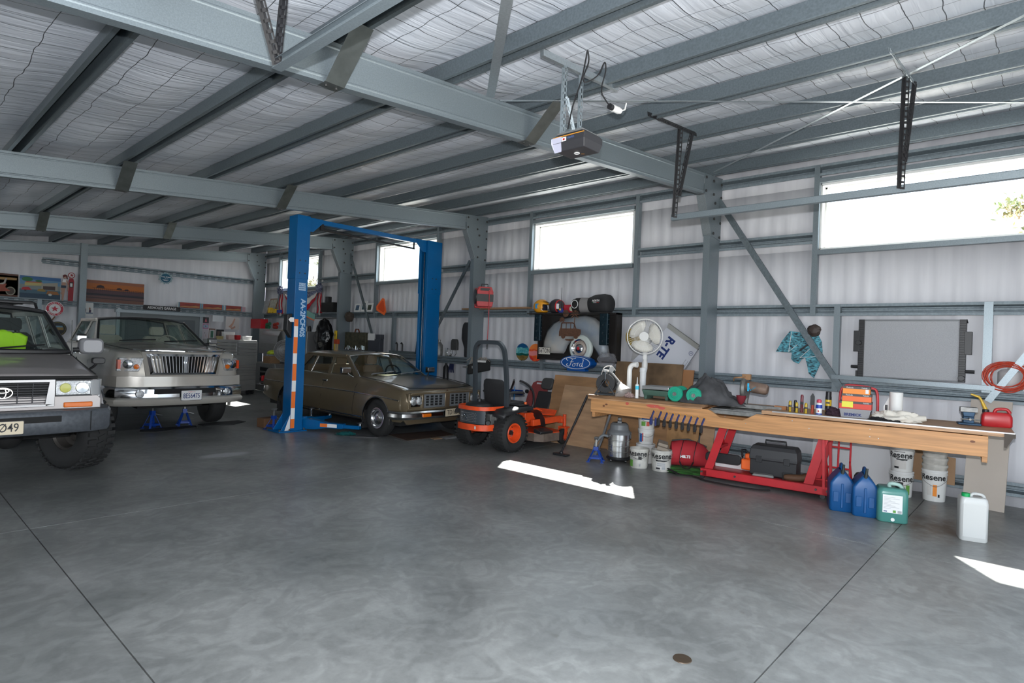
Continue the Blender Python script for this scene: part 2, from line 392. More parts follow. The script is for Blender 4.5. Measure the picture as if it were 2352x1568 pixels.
# ---- walls of ribbed sheet with window openings
WIN = [(0.12, 2.40), (5.38, 7.60), (10.56, 12.80), (15.72, 18.02)]; WZ0, WZ1 = 3.14, 4.03
def ribs(u): # trapezoid rib relief, 0..0.018 m
    t = (u / .20) % 1; return .009 * (0 if t < .35 else (t - .35) / .12 if t < .47 else 1 if t < .85 else (1 - t) / .15)
mb = MB()
def wall_strip(y0, y1, z0, z1, x=XR, sgn=1):
    n = max(2, int((y1 - y0) / .025)); pr = [(y0 + (y1 - y0) * i / n) for i in range(n + 1)]
    m = max(1, int((z1 - z0) / .5))
    mb.grid([[(x + ribs(y) * sgn, y, z0 + (z1 - z0) * k / m) for y in pr] for k in range(m + 1)])
zt = roofz(XR) + .17
wall_strip(YF, YB + .12, 0, WZ0); wall_strip(YF, YB + .12, WZ1, zt)
yy = YF
for a, b_ in WIN + [(YB + .12, YB)]: wall_strip(yy, a, WZ0, WZ1); yy = b_
o = tag(mb.build('wall_right', WALLM, smooth=50), kind='structure'); md = o.modifiers.new('s', 'SOLIDIFY'); md.thickness = .06; md.offset = -1 if False else 1
mb = MB()
n = 480; mb.grid([[(XL + (XR - XL) * i / n, YB + ribs(i * (XR - XL) / n), (z0 if z0 == 0 else z0 * (roofz(XL + (XR - XL) * i / n) + .17))) for i in range(n + 1)] for z0 in (0, .25, .5, .75, 1)])
tag(mb.build('wall_back', WALLM, smooth=50, solid=.02), kind='structure')
# left wall (low side) with two openings, front wall with its door left out: unseen, added to let daylight in
mb = MB(); zt2 = roofz(XL) + .17
for a, b_ in ((YF, -.4), (2.6, 10.5), (14.5, YB)): mb.box(XL - .08, XL, a, b_, 0, zt2)
mb.box(XL - .08, XL, YF, YB, 2.85, zt2)
tag(mb.build('wall_left', WALLM, smooth=0), kind='structure')
mb = MB()
for a, b_, z0 in ((XL, 1.37, 0), (5.95, XR, 0), (XL, XR, 3.05)):
    mb.prism([(a, z0), (b_, z0), (b_, roofz(b_) + .17), (a, roofz(a) + .17)], (0, YF - .08, 0), (1, 0, 0), (0, 0, 1), (0, .08, 0))
tag(mb.build('wall_front', WALLM, smooth=0), kind='structure')

# ---- portal frames: C rafters, columns, knee plates
for k, Y in enumerate(FRAMES):
    mb = MB()
    for xa, xb in ((XL, 8.246),):
        za, zb = roofz(xa), roofz(xb); D = .30; d = Vector((xb - xa, 0, zb - za))
        prof = [(.0, 0), (.085, 0), (.085, .02), (.004, .004 + .0), (.004, D - .004), (.085, D - .02), (.085, D), (0, D)]
        mb.prism([(p[0], -p[1]) for p in prof], (xa, Y, za), (0, 1, 0), (0, 0, 1), d)
        # shallow lengthwise stiffening swages pressed in the web
        for f in (.13, .87): mb.prism([(0, 0), (-.004, -.008), (-.004, -.016), (0, -.024)], (xa, Y, za - f * D + .012), (0, 1, 0), (0, 0, 1), d)
    tag(mb.build('trim_rafter', GALV, smooth=0), kind='structure')
    mb = MB()
    X0, X1 = 8.51, 8.86; ztop = 3.4
    prof = [(X0, 0), (X1, 0), (X1, .10), (X1 - .02, .10), (X1 - .004, .004), (X0 + .004, .004), (X0 + .02, .10), (X0, .10)]
    mb.prism(prof, (0, Y, 0), (1, 0, 0), (0, 1, 0), (0, 0, ztop))
    mb.box(X0 - .06, X1 + .02, Y - .05, Y + .15, 0, .012)
    tag(mb.build('trim_column', GALV, smooth=0), kind='structure')
    mb = MB()
    kp = [(8.246, roofz(8.246)), (8.885, roofz(8.885)), (8.87, 3.36), (8.54, 3.40), (8.272, 3.965)]
    mb.prism(kp, (0, Y - .008, 0), (1, 0, 0), (0, 0, 1), (0, .008, 0), 0)
    mb.prism([(8.272, 3.965), (8.54, 3.40), (8.535, 3.395), (8.266, 3.962)], (0, Y - .008, 0), (1, 0, 0), (0, 0, 1), (0, .13, 0), 1)
    for (bx, bz) in ((8.30, 4.22), (8.56, 4.22), (8.84, 4.22), (8.30, 4.02), (8.57, 4.02), (8.84, 4.02), (8.63, 3.90), (8.84, 3.86), (8.61, 3.66), (8.83, 3.63), (8.60, 3.44), (8.82, 3.41)):
        mb.cyl((bx, Y - .022, bz), (bx, Y - .006, bz), .021, seg=6, mi=2)
    tag(mb.build('trim_knee_plate', [GALV, GALVL, BOLT], smooth=0), kind='structure')
    # low-side column
    if k < 5:
        mb = MB(); mb.prism([(XL + .02, 0), (XL + .30, 0), (XL + .30, .09), (XL + .29, .09), (XL + .29, .005), (XL + .03, .005), (XL + .03, .09), (XL + .02, .09)], (0, Y, 0), (1, 0, 0), (0, 1, 0), (0, 0, roofz(XL)))
        tag(mb.build('trim_column', GALV, smooth=0), kind='structure')

# ---- purlins and girts: top-hat sections, brims towards the room
def hat(mb, O, A, N_, L_, w=.16, dep=.13, brim=.036):
    """O centre of brim plane at start, A across, N_ outward normal, L_ length vector"""
    lip = .012
    p = [(-w / 2, lip * .8), (-w / 2, 0), (-w / 2 + brim, 0), (-w / 2 + brim + .012, dep), (w / 2 - brim - .012, dep), (w / 2 - brim, 0), (w / 2, 0), (w / 2, lip * .8)]
    mb.sheet(p, O, A, N_, L_)
    # crown rib
    mb.sheet([(-.02, dep), (-.012, dep - .008), (.012, dep - .008), (.02, dep)], O, A, N_, L_)
nr = Vector((-.0862, 0, .9963)); ar = Vector((.9963, 0, .0862))
for px in PX:
    if px < XL + .1: continue
    mb = MB(); hat(mb, (px, YF, roofz(px) + .002), ar, nr, (0, YB - YF, 0), w=.15, dep=.15)
    tag(mb.build('trim_purlin', GALVP, smooth=20), kind='structure')
for (zc, spans) in ((.22, [(YF, YB)]), (1.262, [(YF, YB)]), (2.285, [(YF, YB)]), (3.29, [(2.47, 5.24), (7.66, 10.38), (12.86, 15.62), (18.08, YB)]), (4.222, [(YF, YB)])):
    for (a, b_) in spans:
        mb = MB(); hat(mb, (8.862, a, zc), (0, 0, 1), (1, 0, 0), (0, b_ - a, 0), w=.158, dep=.13)
        tag(mb.build('trim_girt', GALVG, smooth=20), kind='structure')
for (zc, a, b_) in ((1.2, XL, XR - .1), (2.30, XL, XR - .1), (3.36, 3.10, XR - .1)):
    mb = MB(); hat(mb, (a, 19.162, zc), (0, 0, 1), (0, 1, 0), (b_ - a, 0, 0), w=.16, dep=.13)
    tag(mb.build('trim_girt', GALVG, smooth=20), kind='structure')
# end-wall mid column and small stud
mb = MB(); mb.prism([(0, 0), (.15, 0), (.15, .01), (.01, .01), (.01, .2), (0, .2)], (3.86, 18.93, 0), (1, 0, 0), (0, 1, 0), (0, 0, 4.0 - .1))
tag(mb.build('trim_column', GALV, smooth=0), kind='structure')
mb = MB(); mb.box(3.03, 3.12, 19.13, 19.16, 0, 2.36); tag(mb.build('trim_stud', GALV, smooth=0), kind='structure')
# studs on the long wall
def cstud(y, z0, z1, w=.07, flip=1, x=8.852):
    mb = MB(); mb.prism([(0, 0), (0, w), (.09, w), (.09, w - .004), (.004, w - .004), (.004, .004), (.09, .004), (.09, 0)] , (x, y, 0), (1, 0, 0), (0, 1, 0), (0, 0, z1)) if z0 == 0 else mb.prism([(0, 0), (0, w), (.09, w), (.09, w - .004), (.004, w - .004), (.004, .004), (.09, .004), (.09, 0)], (x, y, z0), (1, 0, 0), (0, 1, 0), (0, 0, z1 - z0))
    tag(mb.build('trim_stud', GALV, smooth=0), kind='structure')
for y in (2.41, 5.30 - .07, 7.61, 10.42, 12.82, 15.64, 18.03): cstud(y, 2.21, 4.29)
for y in (2.10, .50, 7.22, 12.0): cstud(y, 1.19 if y > .6 else 1.30, 2.36, .075 if y > .6 else .085, x=8.845)
# windows: white reveal, galvanised head and sill channels, glass
for n, (a, b_) in enumerate(WIN):
    mb = MB()
    for (y0, y1, z0, z1) in ((a, b_, WZ0 - .02, WZ0 + .012), (a, b_, WZ1 - .012, WZ1 + .02), (a - .02, a + .012, WZ0, WZ1), (b_ - .012, b_ + .02, WZ0, WZ1)):
        mb.box(8.93, 9.10, y0, y1, z0, z1)
    for (y0, y1, z0, z1) in ((a, b_, WZ0, WZ0 + .035), (a, b_, WZ1 - .035, WZ1), (a, a + .035, WZ0, WZ1), (b_ - .035, b_, WZ0, WZ1)):
        mb.box(9.06, 9.10, y0, y1, z0, z1)
    wo = tag(mb.build('window_%d' % (n + 1), WHITEPAINT, smooth=0), kind='structure')
    mb = MB(); mb.box(9.08, 9.085, a + .03, b_ - .03, WZ0 + .03, WZ1 - .03); mb.build('window_glass', GLASS, parent=wo, smooth=0)
    mb = MB()
    mb.box(8.86, 8.95, a - .05, b_ + .05, WZ0 - .085, WZ0 - .02); mb.box(8.86, 8.95, a - .05, b_ + .05, WZ1 + .02, WZ1 + .085)
    mb.build('window_channel', GALV, parent=wo, smooth=0)
# braces and straps
def strut(name, pts, wd, th, m, up):
    mb = MB(); mb.beam(pts[0], pts[1], wd, th, up=up); tag(mb.build(name, m, smooth=0), kind='structure')
strut('trim_brace', ((8.80, 3.82, 3.98), (8.80, 1.40, .22)), .03, .085, GALVD, (0, 1, 0))
strut('trim_brace', ((8.80, 9.30, 3.42), (8.80, 11.5, .25)), .03, .07, GALVD, (0, 1, 0))
strut('trim_brace', ((8.80, 13.98, 3.93), (8.80, 12.0, .25)), .03, .07, GALVD, (0, 1, 0))
strut('trim_brace', ((8.79, .52, 1.20), (8.79, -.6, 3.1)), .02, .07, GALV, (0, 1, 0))
def strap(x0, y0, x1, y1, wd):
    a = Vector((x0, y0, roofz(x0) - .006)); b_ = Vector((x1, y1, roofz(x1) - .006)); strut('trim_strap', (a, b_), wd, .003, GALVL, nr)
strap(3.9, 3.80, 9.0, -1.1, .035); strap(8.3, 3.70, 4.1, -1.1, .035); strap(3.77, 3.80, 2.1, 1.95, .075); strap(.5, -1.2, 2.1, 1.95, .075)
# fly braces from rafter bottom flange up to the purlin in front
for Y in FRAMES[1:4]:
    for px in ((2.21, 4.33) if Y < 5 else (.09, 2.21, 4.33) if Y < 10 else (2.21, 4.33)):
        zb = roofz(px) - .305; mb = MB(); w2 = .075
        mb.grid([[(px - w2, Y - .36, roofz(px)), (px + w2, Y - .36, roofz(px))], [(px - w2 , Y - .02, zb), (px + w2, Y - .02, zb)], [(px - w2, Y + .09, zb), (px + w2, Y + .09, zb)]])
        for sx in (-.04, .04): mb.cyl((px + sx, Y + .03, zb - .012), (px + sx, Y + .03, zb), .008, seg=6, mi=1)
        tag(mb.build('trim_fly_brace', [mat('zinc_plate', (.22, .24, .23), .35, .8, .25, 8), BOLT], smooth=0, solid=.003), kind='structure')
# ================================================================ VEHICLES (local: x across, y from nose (0) to tail, z up)
def body_mesh(mb, L, T, arches, n=110, mi=0, wz=.58, tuck=.10, tumble=.05):
    """T: tables W, sill, sh (shoulder height), xsh (shoulder half width), top (centre height)"""
    st = sorted(set([L * i / n for i in range(n + 1)] + [a[0] + a[1] * math.cos(PI * k / 14) for a in arches for k in range(15)]))
    st = [s for s in st if 0 <= s <= L]; rings = []
    for s in st:
        W = interp(T['W'], s); zb = interp(T['sill'], s); zs = interp(T['sh'], s); xs_ = interp(T['xsh'], s); zt = interp(T['top'], s)
        for (c, r, zc) in arches:
            if abs(s - c) < r: zb = max(zb, zc + math.sqrt(r * r - (s - c) ** 2))
        half = []
        for t in (0, .12, .3, .5, .7, .85, .95, 1):
            z = zb + (zs - zb) * t; H = zs - .25
            x = W - tuck * max(0, (wz - z) / .4) ** 2 - (W - xs_) * max(0, (z - wz) / max(.05, zs - wz)) ** 2
            half.append((x, z))
        half += [(xs_ - .012, zs + .012), (xs_ - .05, zs + .018 + (zt - zs) * .12), (xs_ * .75, zs + (zt - zs) * .62), (xs_ * .4, zs + (zt - zs) * .92), (0, zt)]
        rings.append([(x, s, z) for x, z in half] + [(-x, s, z) for x, z in half[-2::-1]])
    mb.loft(rings, mi=mi, cap0=True, cap1=True, closed=False)
    return st
def arch_lip(mb, W, c, r, zc, rr=.012, mi=0):
    for sg in (-1, 1): mb.tube([(sg * W, c + r * math.cos(a), zc + r * math.sin(a)) for a in [PI * k / 20 for k in range(-1, 22)]], rr, 6, mi)
def wheel(parent, x, y, R, Wd, side, style='chrome', rim=.19, turn=0, name='wheel'):
    """side +1: outer face towards +x"""
    o = bpy.data.objects.new(name, None); COL.objects.link(o); o.parent = parent; o.location = (x, y, R); o.rotation_euler = (0, 0, turn)
    h = Wd / 2; mb = MB(); tr = R - .0
    prof = [(rim, -h * .78), (rim + .03, -h * .95), ((R + rim) / 2, -h * 1.04), (R - .045, -h * .96), (R - .015, -h * .82), (R, -h * .6), (R, h * .6), (R - .015, h * .82), (R - .045, h * .96), ((R + rim) / 2, h * 1.04), (rim + .03, h * .95), (rim, h * .78)]
    mb.lathe(prof, axis=(side, 0, 0), seg=56)
    if style in ('steel4x4', 'mower'):
        nl = 34 if style == 'steel4x4' else 30; d = .016 if style == 'steel4x4' else .008
        for k in range(nl):
            a = 2 * PI * k / nl
            for q, (u0, u1) in enumerate(((-h * .95, -h * .35), (-h * .28, h * .28), (h * .35, h * .95))):
                aa = a + (.5 * 2 * PI / nl if q == 1 else 0); cc = Vector(((u0 + u1) / 2 * side, math.cos(aa) * (R + d * .1), math.sin(aa) * (R + d * .1)))
                M = Matrix.Rotation(aa, 3, 'X') @ Matrix.Rotation((.35 if q == 1 else 0), 3, 'Y')
                mb.cbox(cc, ((u1 - u0) * .94, d * 1.6, R * .105), 0, M)
    mb.build('tyre', RUBBER, parent=o, smooth=40)
    mb = MB()
    if style == 'chrome':   # slotted steel wheel with bright trim ring and cap
        mb.lathe([(rim, h * .75), (rim - .006, h * .86), (rim - .028, h * .84), (rim - .04, h * .5), (rim - .05, h * .42), (rim * .55, h * .52), (rim * .5, h * .62), (rim * .42, h * .74), (rim * .2, h * .8), (0, h * .8)], axis=(side, 0, 0), seg=40)
        mb.build('wheel_trim', mat('aged_chrome', (.60, .60, .60), .22, 1.0), parent=o)
        mb = MB(); mb.lathe([(rim * .62, h * .53), (rim * .75, h * .49), (rim * .78, h * .47)], axis=(side, 0, 0), seg=40); mb.build('rim', GREY, parent=o)
    elif style == 'steel4x4':
        mb.lathe([(rim, h * .75), (rim - .01, h * .85), (rim - .03, h * .5), (rim * .8, -h * .1), (rim * .62, 0), (rim * .6, h * .15), (rim * .3, h * .12), (rim * .28, h * .35), (rim * .2, h * .4), (0, h * .4)], axis=(side, 0, 0), seg=40)
        for k in range(6): a = 2 * PI * k / 6; mb.cyl((side * h * .1, math.cos(a) * rim * .45, math.sin(a) * rim * .45), (side * h * .22, math.cos(a) * rim * .45, math.sin(a) * rim * .45), .012, seg=6)
        mb.lathe([(rim, -h * .75), (rim - .02, -h * .6), (rim - .03, h * .5)], axis=(side, 0, 0), seg=40)
        mb.build('rim', mat('dusty_rim', (.13, .12, .11), .5, .6), parent=o)
    elif style == 'mower':
        mb.lathe([(rim, h * .78), (rim - .008, h * .86), (rim - .025, h * .84), (rim - .035, h * .2), (rim - .05, -h * .1), (rim * .6, -h * .15), (rim * .55, -h * .05), (rim * .3, -h * .02), (0, -h * .02)], axis=(side, 0, 0), seg=40)
        mb.build('rim', ORANGE, parent=o)
        mb = MB()
        for k in range(5):
            a = 2 * PI * k / 5 + .3; mb.cyl((-side * h * .1, math.cos(a) * rim * .46, math.sin(a) * rim * .46), (side * h * .1, math.cos(a) * rim * .46, math.sin(a) * rim * .46), .012, seg=6, mi=0)
            b_ = a + PI / 5; M = Matrix.Rotation(b_, 3, 'X'); mb.cbox((-side * h * .1, math.cos(b_) * rim * .7, math.sin(b_) * rim * .7), (.012, .025, .06), 1, M)
        mb.cyl((-side * h * .1, 0, 0), (side * h * .3, 0, 0), .036, mi=1); mb.build('hub', [ALU, BLACK], parent=o)
    return o
def plate(parent, c, U, V, w, h, body_, border, txt, col=PAPER, name='number_plate', xs=.78, extra=None):
    U, V = Vector(U).normalized(), Vector(V).normalized(); N_ = U.cross(V); c = Vector(c); mb = MB()
    mb.prism(rrect(w, h, .008), c - N_ * .004, U, V, N_ * .004, 0)
    mb.prism(rrect(w + .012, h + .012, .01), c - N_ * .008, U, V, N_ * .005, 1)
    mb.text(body_, c + N_ * .0012 - (V * .012 if extra else V * 0), U, V, h * .92 if not extra else h * .72, 2, bold=.001, xscale=xs)
    if extra: mb.text(extra, c + N_ * .0012 + V * (h * .37), U, V, h * .18, 3, xscale=1, shear=.3)
    return mb.build(name, [col, border, txt, mat('red_script', (.6, .03, .03), .5)], parent=parent, smooth=0)
def seat_mesh(mb, x, y, z, w=.5, h=.62, mi=0, hr=True):
    M = Matrix.Rotation(-.25, 3, 'X')
    mb.loft([[(x + a * w / 2 * k, y - .5 + b * .25, z + c) for a, b in ((-1, -1), (1, -1), (1, 1), (-1, 1))] for k, c in ((.9, 0), (1, .05), (1, .13), (.92, .17))], mi)
    mb.loft([[(x + a * w / 2 * k, y - .18 + b * .06 + d * .28, z + .12 + d * h) for a, b in ((-1, -1), (1, -1), (1, 1), (-1, 1))] for k, d in ((.95, 0), (1, .15), (1, .6), (.9, .92), (.7, 1))], mi)
    if hr: mb.loft([[(x + a * .12 * k, y + .08 + b * .05, z + .14 + h + d) for a, b in ((-1, -1), (1, -1), (1, 1), (-1, 1))] for k, d in ((.8, .0), (1, .03), (1, .13), (.8, .17))], mi)
def steering(mb, x, y, z, mi=0, r=.19):
    M = Matrix.Rotation(math.radians(65), 3, 'X')
    mb.tube([Vector((x, y, z)) + M @ Vector((r * math.cos(a), r * math.sin(a), 0)) for a in [2 * PI * k / 24 for k in range(24)]], .014, 6, mi, closed=True)
    for a in (0.2, PI - .2, -PI / 2): mb.tube([Vector((x, y, z)), Vector((x, y, z)) + M @ Vector((r * math.cos(a), r * math.sin(a), 0))], .016, 6, mi)
    mb.ball((x, y, z), (.06, .03, .06), mi)

def greenhouse(P, root, paint, glass, rubber):
    """P: belt/roof geometry. zb,zr(s); xb,xr; ws=(s_base,s_top), rw=(s_base,s_top), windows=[(sb0,sb1,st0,st1)]"""
    zb, zr, xb, xr = P['zb'], P['zr'], P['xb'], P['xr']; b0, t0 = P['ws']; b1, t1 = P['rw']
    def pt(s, f, sg=1): # f 0..1 from belt to roof rail
        return Vector((sg * (xb + (xr - xb) * f), s, zb + (zr - zb) * f))
    # roof skin
    mb = MB(); rows = []; n = 24; fr = P.get('crown', .06); hdr = P.get('drop', .03)
    for j in range(n + 1):
        v = j / n; s = t0 + (t1 - t0) * v; e = min(v, 1 - v); lift = -hdr * max(0, 1 - e / .12) ** 2
        row = []
        for i in range(17):
            u = -1 + 2 * i / 16; bow = P.get('bow', .10); row.append((u * (xr), s - (bow * (1 - u * u)) * (1 - v) * (1 if v < .5 else 0) * (1 - 2 * v) if v < .5 else s + bow * (1 - u * u) * (2 * v - 1), zr + lift + fr * (1 - abs(u) ** 2.6)))
        rows.append(row)
    mb.grid(rows)
    for sg in (-1, 1):  # cant rail
        mb.tube([pt(t0 + .05, .99, sg), pt((t0 + t1) / 2, .99, sg), pt(t1 - .03, .99, sg)], .02, 8)
    o = mb.build('roof', paint, parent=root, solid=0)
    # side frames: whole side polygon minus windows, as pillars and rails
    mb = MB(); th = .03
    def sq(a, b_, c, d, sg, mi=0):
        pts = [pt(a[0], a[1], sg), pt(b_[0], b_[1], sg), pt(c[0], c[1], sg), pt(d[0], d[1], sg)]
        inn = Vector((-sg * th, 0, 0)); mb.add(pts + [p + inn for p in pts], [(0, 1, 2, 3), (7, 6, 5, 4), (0, 4, 5, 1), (1, 5, 6, 2), (2, 6, 7, 3), (3, 7, 4, 0)], mi)
    wn = P['windows']; f0, f1 = P.get('fr', (.05, .90))
    def edge(s_b, s_t, f): return s_b + (s_t - s_b) * f
    for sg in (-1, 1):
        sq((b0, 0), (b1, 0), (edge(b1, t1, f0), f0), (edge(b0, t0, f0), f0), sg)
        sq((edge(b0, t0, f1), f1), (edge(b1, t1, f1), f1), (t1, 1), (t0, 1), sg)
        edges = [(b0, t0)] + [e for w_ in wn for e in ((w_[0], w_[2]), (w_[1], w_[3]))] + [(b1, t1)]
        for k in range(0, len(edges), 2):
            (pb, ptp), (qb, qt) = edges[k], edges[k + 1]
            sq((edge(pb, ptp, f0), f0), (edge(qb, qt, f0), f0), (edge(qb, qt, f1), f1), (edge(pb, ptp, f1), f1), sg)
    mb.build('pillars', paint, parent=root, smooth=0)
    mb = MB()
    for sg in (-1, 1):
        for (sb0, sb1, st0, st1) in wn:
            q = [pt(edge(sb0, st0, f0), f0, sg), pt(edge(sb1, st1, f0), f0, sg), pt(edge(sb1, st1, f1), f1, sg), pt(edge(sb0, st0, f1), f1, sg)]
            q = [p + Vector((-sg * .015, 0, 0)) for p in q]; mb.tube(q, .009, 4, closed=True)
    mb.build_each('window_trim', rubber, parent=root)
    for sg in (-1, 1):
        for (sb0, sb1, st0, st1) in wn:
            m2 = MB(); q = [pt(edge(sb0, st0, f0), f0, sg), pt(edge(sb1, st1, f0), f0, sg), pt(edge(sb1, st1, f1), f1, sg), pt(edge(sb0, st0, f1), f1, sg)]
            m2.poly([p + Vector((-sg * .018, 0, 0)) for p in q]); m2.build('side_window', glass, parent=root, smooth=0)
    # windscreen and rear window: curved glass with a rubber surround
    for nm, (sb, stp), sgn in (('windscreen', (b0, t0), -1), ('rear_window', (b1, t1), 1)):
        bow0 = P.get('bow', .10); rows = []
        for k in range(9):
            f = k / 8; rows.append([(u * ((xb + (xr - xb) * f) - .02), sb + (stp - sb) * f + sgn * bow0 * (1 - u * u), zb + (zr - zb) * f + (fr * .85 * (1 - abs(u) ** 2.6) - hdr * .8) * f + P.get('wsdrop', 0) * (1 - f)) for u in [-1 + i / 8 for i in range(17)]])
        m2 = MB(); m2.grid(rows); g_ = m2.build(nm, glass, parent=root)
        m3 = MB(); m3.tube([Vector(p) for p in rows[0]] + [Vector(r[-1]) for r in rows[1:-1]] + [Vector(p) for p in rows[-1][::-1]] + [Vector(r[0]) for r in rows[-2:0:-1]], P.get('seal', .014), 6, closed=True)
        m3.build('window_seal', rubber, parent=g_)
    return pt

def mk_paint(name, col, metal=.35, rough=.28): return mat(name, col, rough, metal, .06, 3, coat=.6)

# ---------------------------------------------------------------- 1. old gold sedan on the lift
GOLD = mk_paint('gold_brown_paint', (.20, .155, .095), .45, .30)
car = thing('sedan', 'old gold-brown four-door sedan parked between the blue lift posts', 'car', (6.90, 7.77, 0), .03)
L = 4.92
T = dict(W=[(0, .86), (.1, .915), (.5, .945), (2.5, .96), (4.3, .945), (4.75, .90), (L, .82)],
         sill=[(0, .40), (.12, .30), (1.0, .26), (3.9, .27), (4.5, .34), (L, .46)],
         sh=[(0, .72), (.06, .80), (.5, .88), (1.4, .955), (3.5, .965), (4.2, .95), (4.8, .93), (L, .86)],
         xsh=[(0, .80), (.1, .86), (1.4, .84), (3.4, .84), (4.6, .83), (L, .76)],
         top=[(0, .73), (.06, .83), (.3, .90), (1.35, .985), (3.7, .985), (4.6, .955), (L, .87)])
ar_ = [(.72, .375, .30), (3.66, .375, .30)]
mb = MB(); body_mesh(mb, L, T, ar_)
mb.build('body', GOLD, parent=car, smooth=50)
mb = MB(); mb.box(-.80, .80, .25, 4.6, .22, .38); mb.box(-.62, .62, .15, 4.7, .36, .78); mb.cyl((-.75, .72, .3), (.75, .72, .3), .05); mb.tube([(-.2, .9, .2), (-.25, 2.5, .17), (-.3, 4.6, .25)], .035)
mb.build('underbody', BLACKM, parent=car)
mb = MB(); arch_lip(mb, .94, .72, .378, .30); arch_lip(mb, .935, 3.66, .378, .30); mb.build_each('arch_trim', DCHROME, parent=car)
greenhouse(dict(zb=.955, zr=1.335, xb=.80, xr=.64, ws=(1.42, 2.02), rw=(4.0, 3.45), crown=.06, drop=.02, bow=.13, windows=[(1.58, 2.36, 2.12, 2.42), (2.45, 3.08, 2.50, 3.02), (3.12, 3.52, 3.06, 3.18)], fr=(.06, .88)), car, GOLD, CARGLASS, DCHROME)
mb = MB()  # door shut lines, swage moulding, bonnet edge gaps
for sg in (-1, 1):
    for s0 in (1.36, 2.40, 3.30): mb.tube([(sg * .815, s0 - .0, .97), (sg * .925, s0 - .01, .80), (sg * .958, s0, .58), (sg * .935, s0 + .06, .40), (sg * .90, s0 + .08, .30)], .0035, 4)
for sg in (-1, 1): mb.tube([(sg * .80, 1.36, .985), (sg * .80, .8, .945), (sg * .77, .35, .90), (sg * .72, .12, .865), (sg * .5, .07, .86), (0, .055, .845)], .008, 4)
mb.build('shut_lines', BLACKM, parent=car)
mb = MB()
for sg in (-1, 1):
    mb.tube([(sg * .93, .13, .66), (sg * .955, .5, .69), (sg * .962, 1.4, .715), (sg * .962, 3.6, .72), (sg * .93, 4.6, .72)], .011, 6)
    mb.tube([(sg * .945, 1.12, .30), (sg * .945, 3.26, .31)], .014, 6)
mb.build_each('side_moulding', DCHROME, parent=car)
mb = MB()
for sg in (-1, 1):
    mb.cbox((sg * .955, 2.27, .86), (.03, .15, .035))
    mb.cbox((sg * .955, 3.18, .86), (.03, .15, .035))
mb.build_each('door_handle', CHROME, parent=car, bevel=.005)
for sg in (-1, 1):
    mb = MB(); mb.tube([(sg * .87, 1.50, .96), (sg * .93, 1.53, 1.0), (sg * .97, 1.58, 1.06)], .012); mb.loft([[(sg * (1.0 + a * .09), y, 1.08 + b * .055 * k) for a, b in ((-1, -1), (1, -1), (1, 1), (-1, 1))] for y, k in ((1.52, .7), (1.55, 1), (1.60, 1))])
    mb.build('door_mirror', DCHROME, parent=car, bevel=.01)
# nose: painted surround, grille nostrils, round twin headlamps
mb = MB()
for sg in (-1, 1):
    # grille: recess plus bars
    cx = sg * .29; mb.box(cx - .22, cx + .22, -.012, .03, .555, .755, 1)
    mb.prism(rrect(.46, .225, .03), (cx, -.035, .655), (1, 0, 0), (0, 0, 1), (0, .02, 0), 0) if False else None
    for k in range(5): x = cx - .2 + k * .1; mb.box(x - .012, x + .012, -.03, 0, .56, .75)
    for k in range(5): z = .565 + k * .045; mb.box(cx - .21, cx + .21, -.026, 0, z - .006, z + .006)
    for z in (.55, .762): mb.box(cx - .235, cx + .235, -.036, .02, z - .011, z + .011)
    for x in (cx - .235, cx + .235): mb.box(x - .014, x + .014, -.036, .02, .545, .768)
mb.build('grille', [GREY, BLACKM], parent=car, bevel=.003)
mb = MB()
mb.prism([(-.80, .80), (.80, .80), (.82, .765), (-.82, .765)], (0, -.045, 0), (1, 0, 0), (0, 0, 1), (0, .12, 0))
mb.box(-.055, .055, -.045, .05, .52, .78)
for sg in (-1, 1): mb.box(sg * .55 - .022, sg * .55 + .022, -.04, .05, .53, .77); mb.box(min(sg * .79, sg * .845), max(sg * .79, sg * .845), -.02, .09, .52, .785)
mb.prism([(-.84, .535), (.84, .535), (.84, .515), (-.84, .515)], (0, -.035, 0), (1, 0, 0), (0, 0, 1), (0, .1, 0))
mb.build('nose_panel', GOLD, parent=car, bevel=.01)
for sg in (-1, 1):
    mb = MB()
    for cx in (.625, .745):
        mb.lathe([(.070, -.035), (.072, -.015), (.060, -.010), (.060, .02)], (sg * cx, .0, .655), (0, -1, 0), 28, 0) if False else mb.lathe([(.073, .0), (.073, .030), (.062, .034), (.058, .026)], (sg * cx, .0, .655), (0, -1, 0), 28, 0)
        mb.lathe([(.060, .022), (.05, .034), (.03, .042), (0, .046)], (sg * cx, .0, .655), (0, -1, 0), 28, 1)
    mb.box(sg * .685 - .14, sg * .685 + .14, -.012, .02, .565, .745, 0)
    mb.build('headlamp', [CHROME, LENS], parent=car)
mb = MB()
bp = [(0, .50), (-.055, .495), (-.075, .47), (-.06, .455), (-.065, .40), (-.04, .36), (0, .36)]
path = [(-.985, .27), (-.975, .13), (-.93, .03), (-.80, -.02), (-.5, -.035), (0, -.04), (.5, -.035), (.80, -.02), (.93, .03), (.975, .13), (.985, .27)]
rings = []
for i, (x, y) in enumerate(path):
    a = Vector((path[min(i + 1, 10)][0] - path[max(i - 1, 0)][0], path[min(i + 1, 10)][1] - path[max(i - 1, 0)][1], 0)).normalized(); n_ = Vector((-a.y, a.x, 0))
    rings.append([Vector((x, y, 0)) + n_ * p[0] + Vector((0, 0, p[1])) for p in bp])
mb.loft(rings)
mb.box(-.33, -.10, -.085, -.02, .405, .445, 1)
mb.build('front_bumper', [DCHROME, BLACKM], parent=car, smooth=30)
for sg in (-1, 1):
    mb = MB(); mb.box(min(sg * .42, sg * .60), max(sg * .42, sg * .60), -.115, -.05, .395, .45); mb.build('indicator', AMBER, parent=car, bevel=.006)
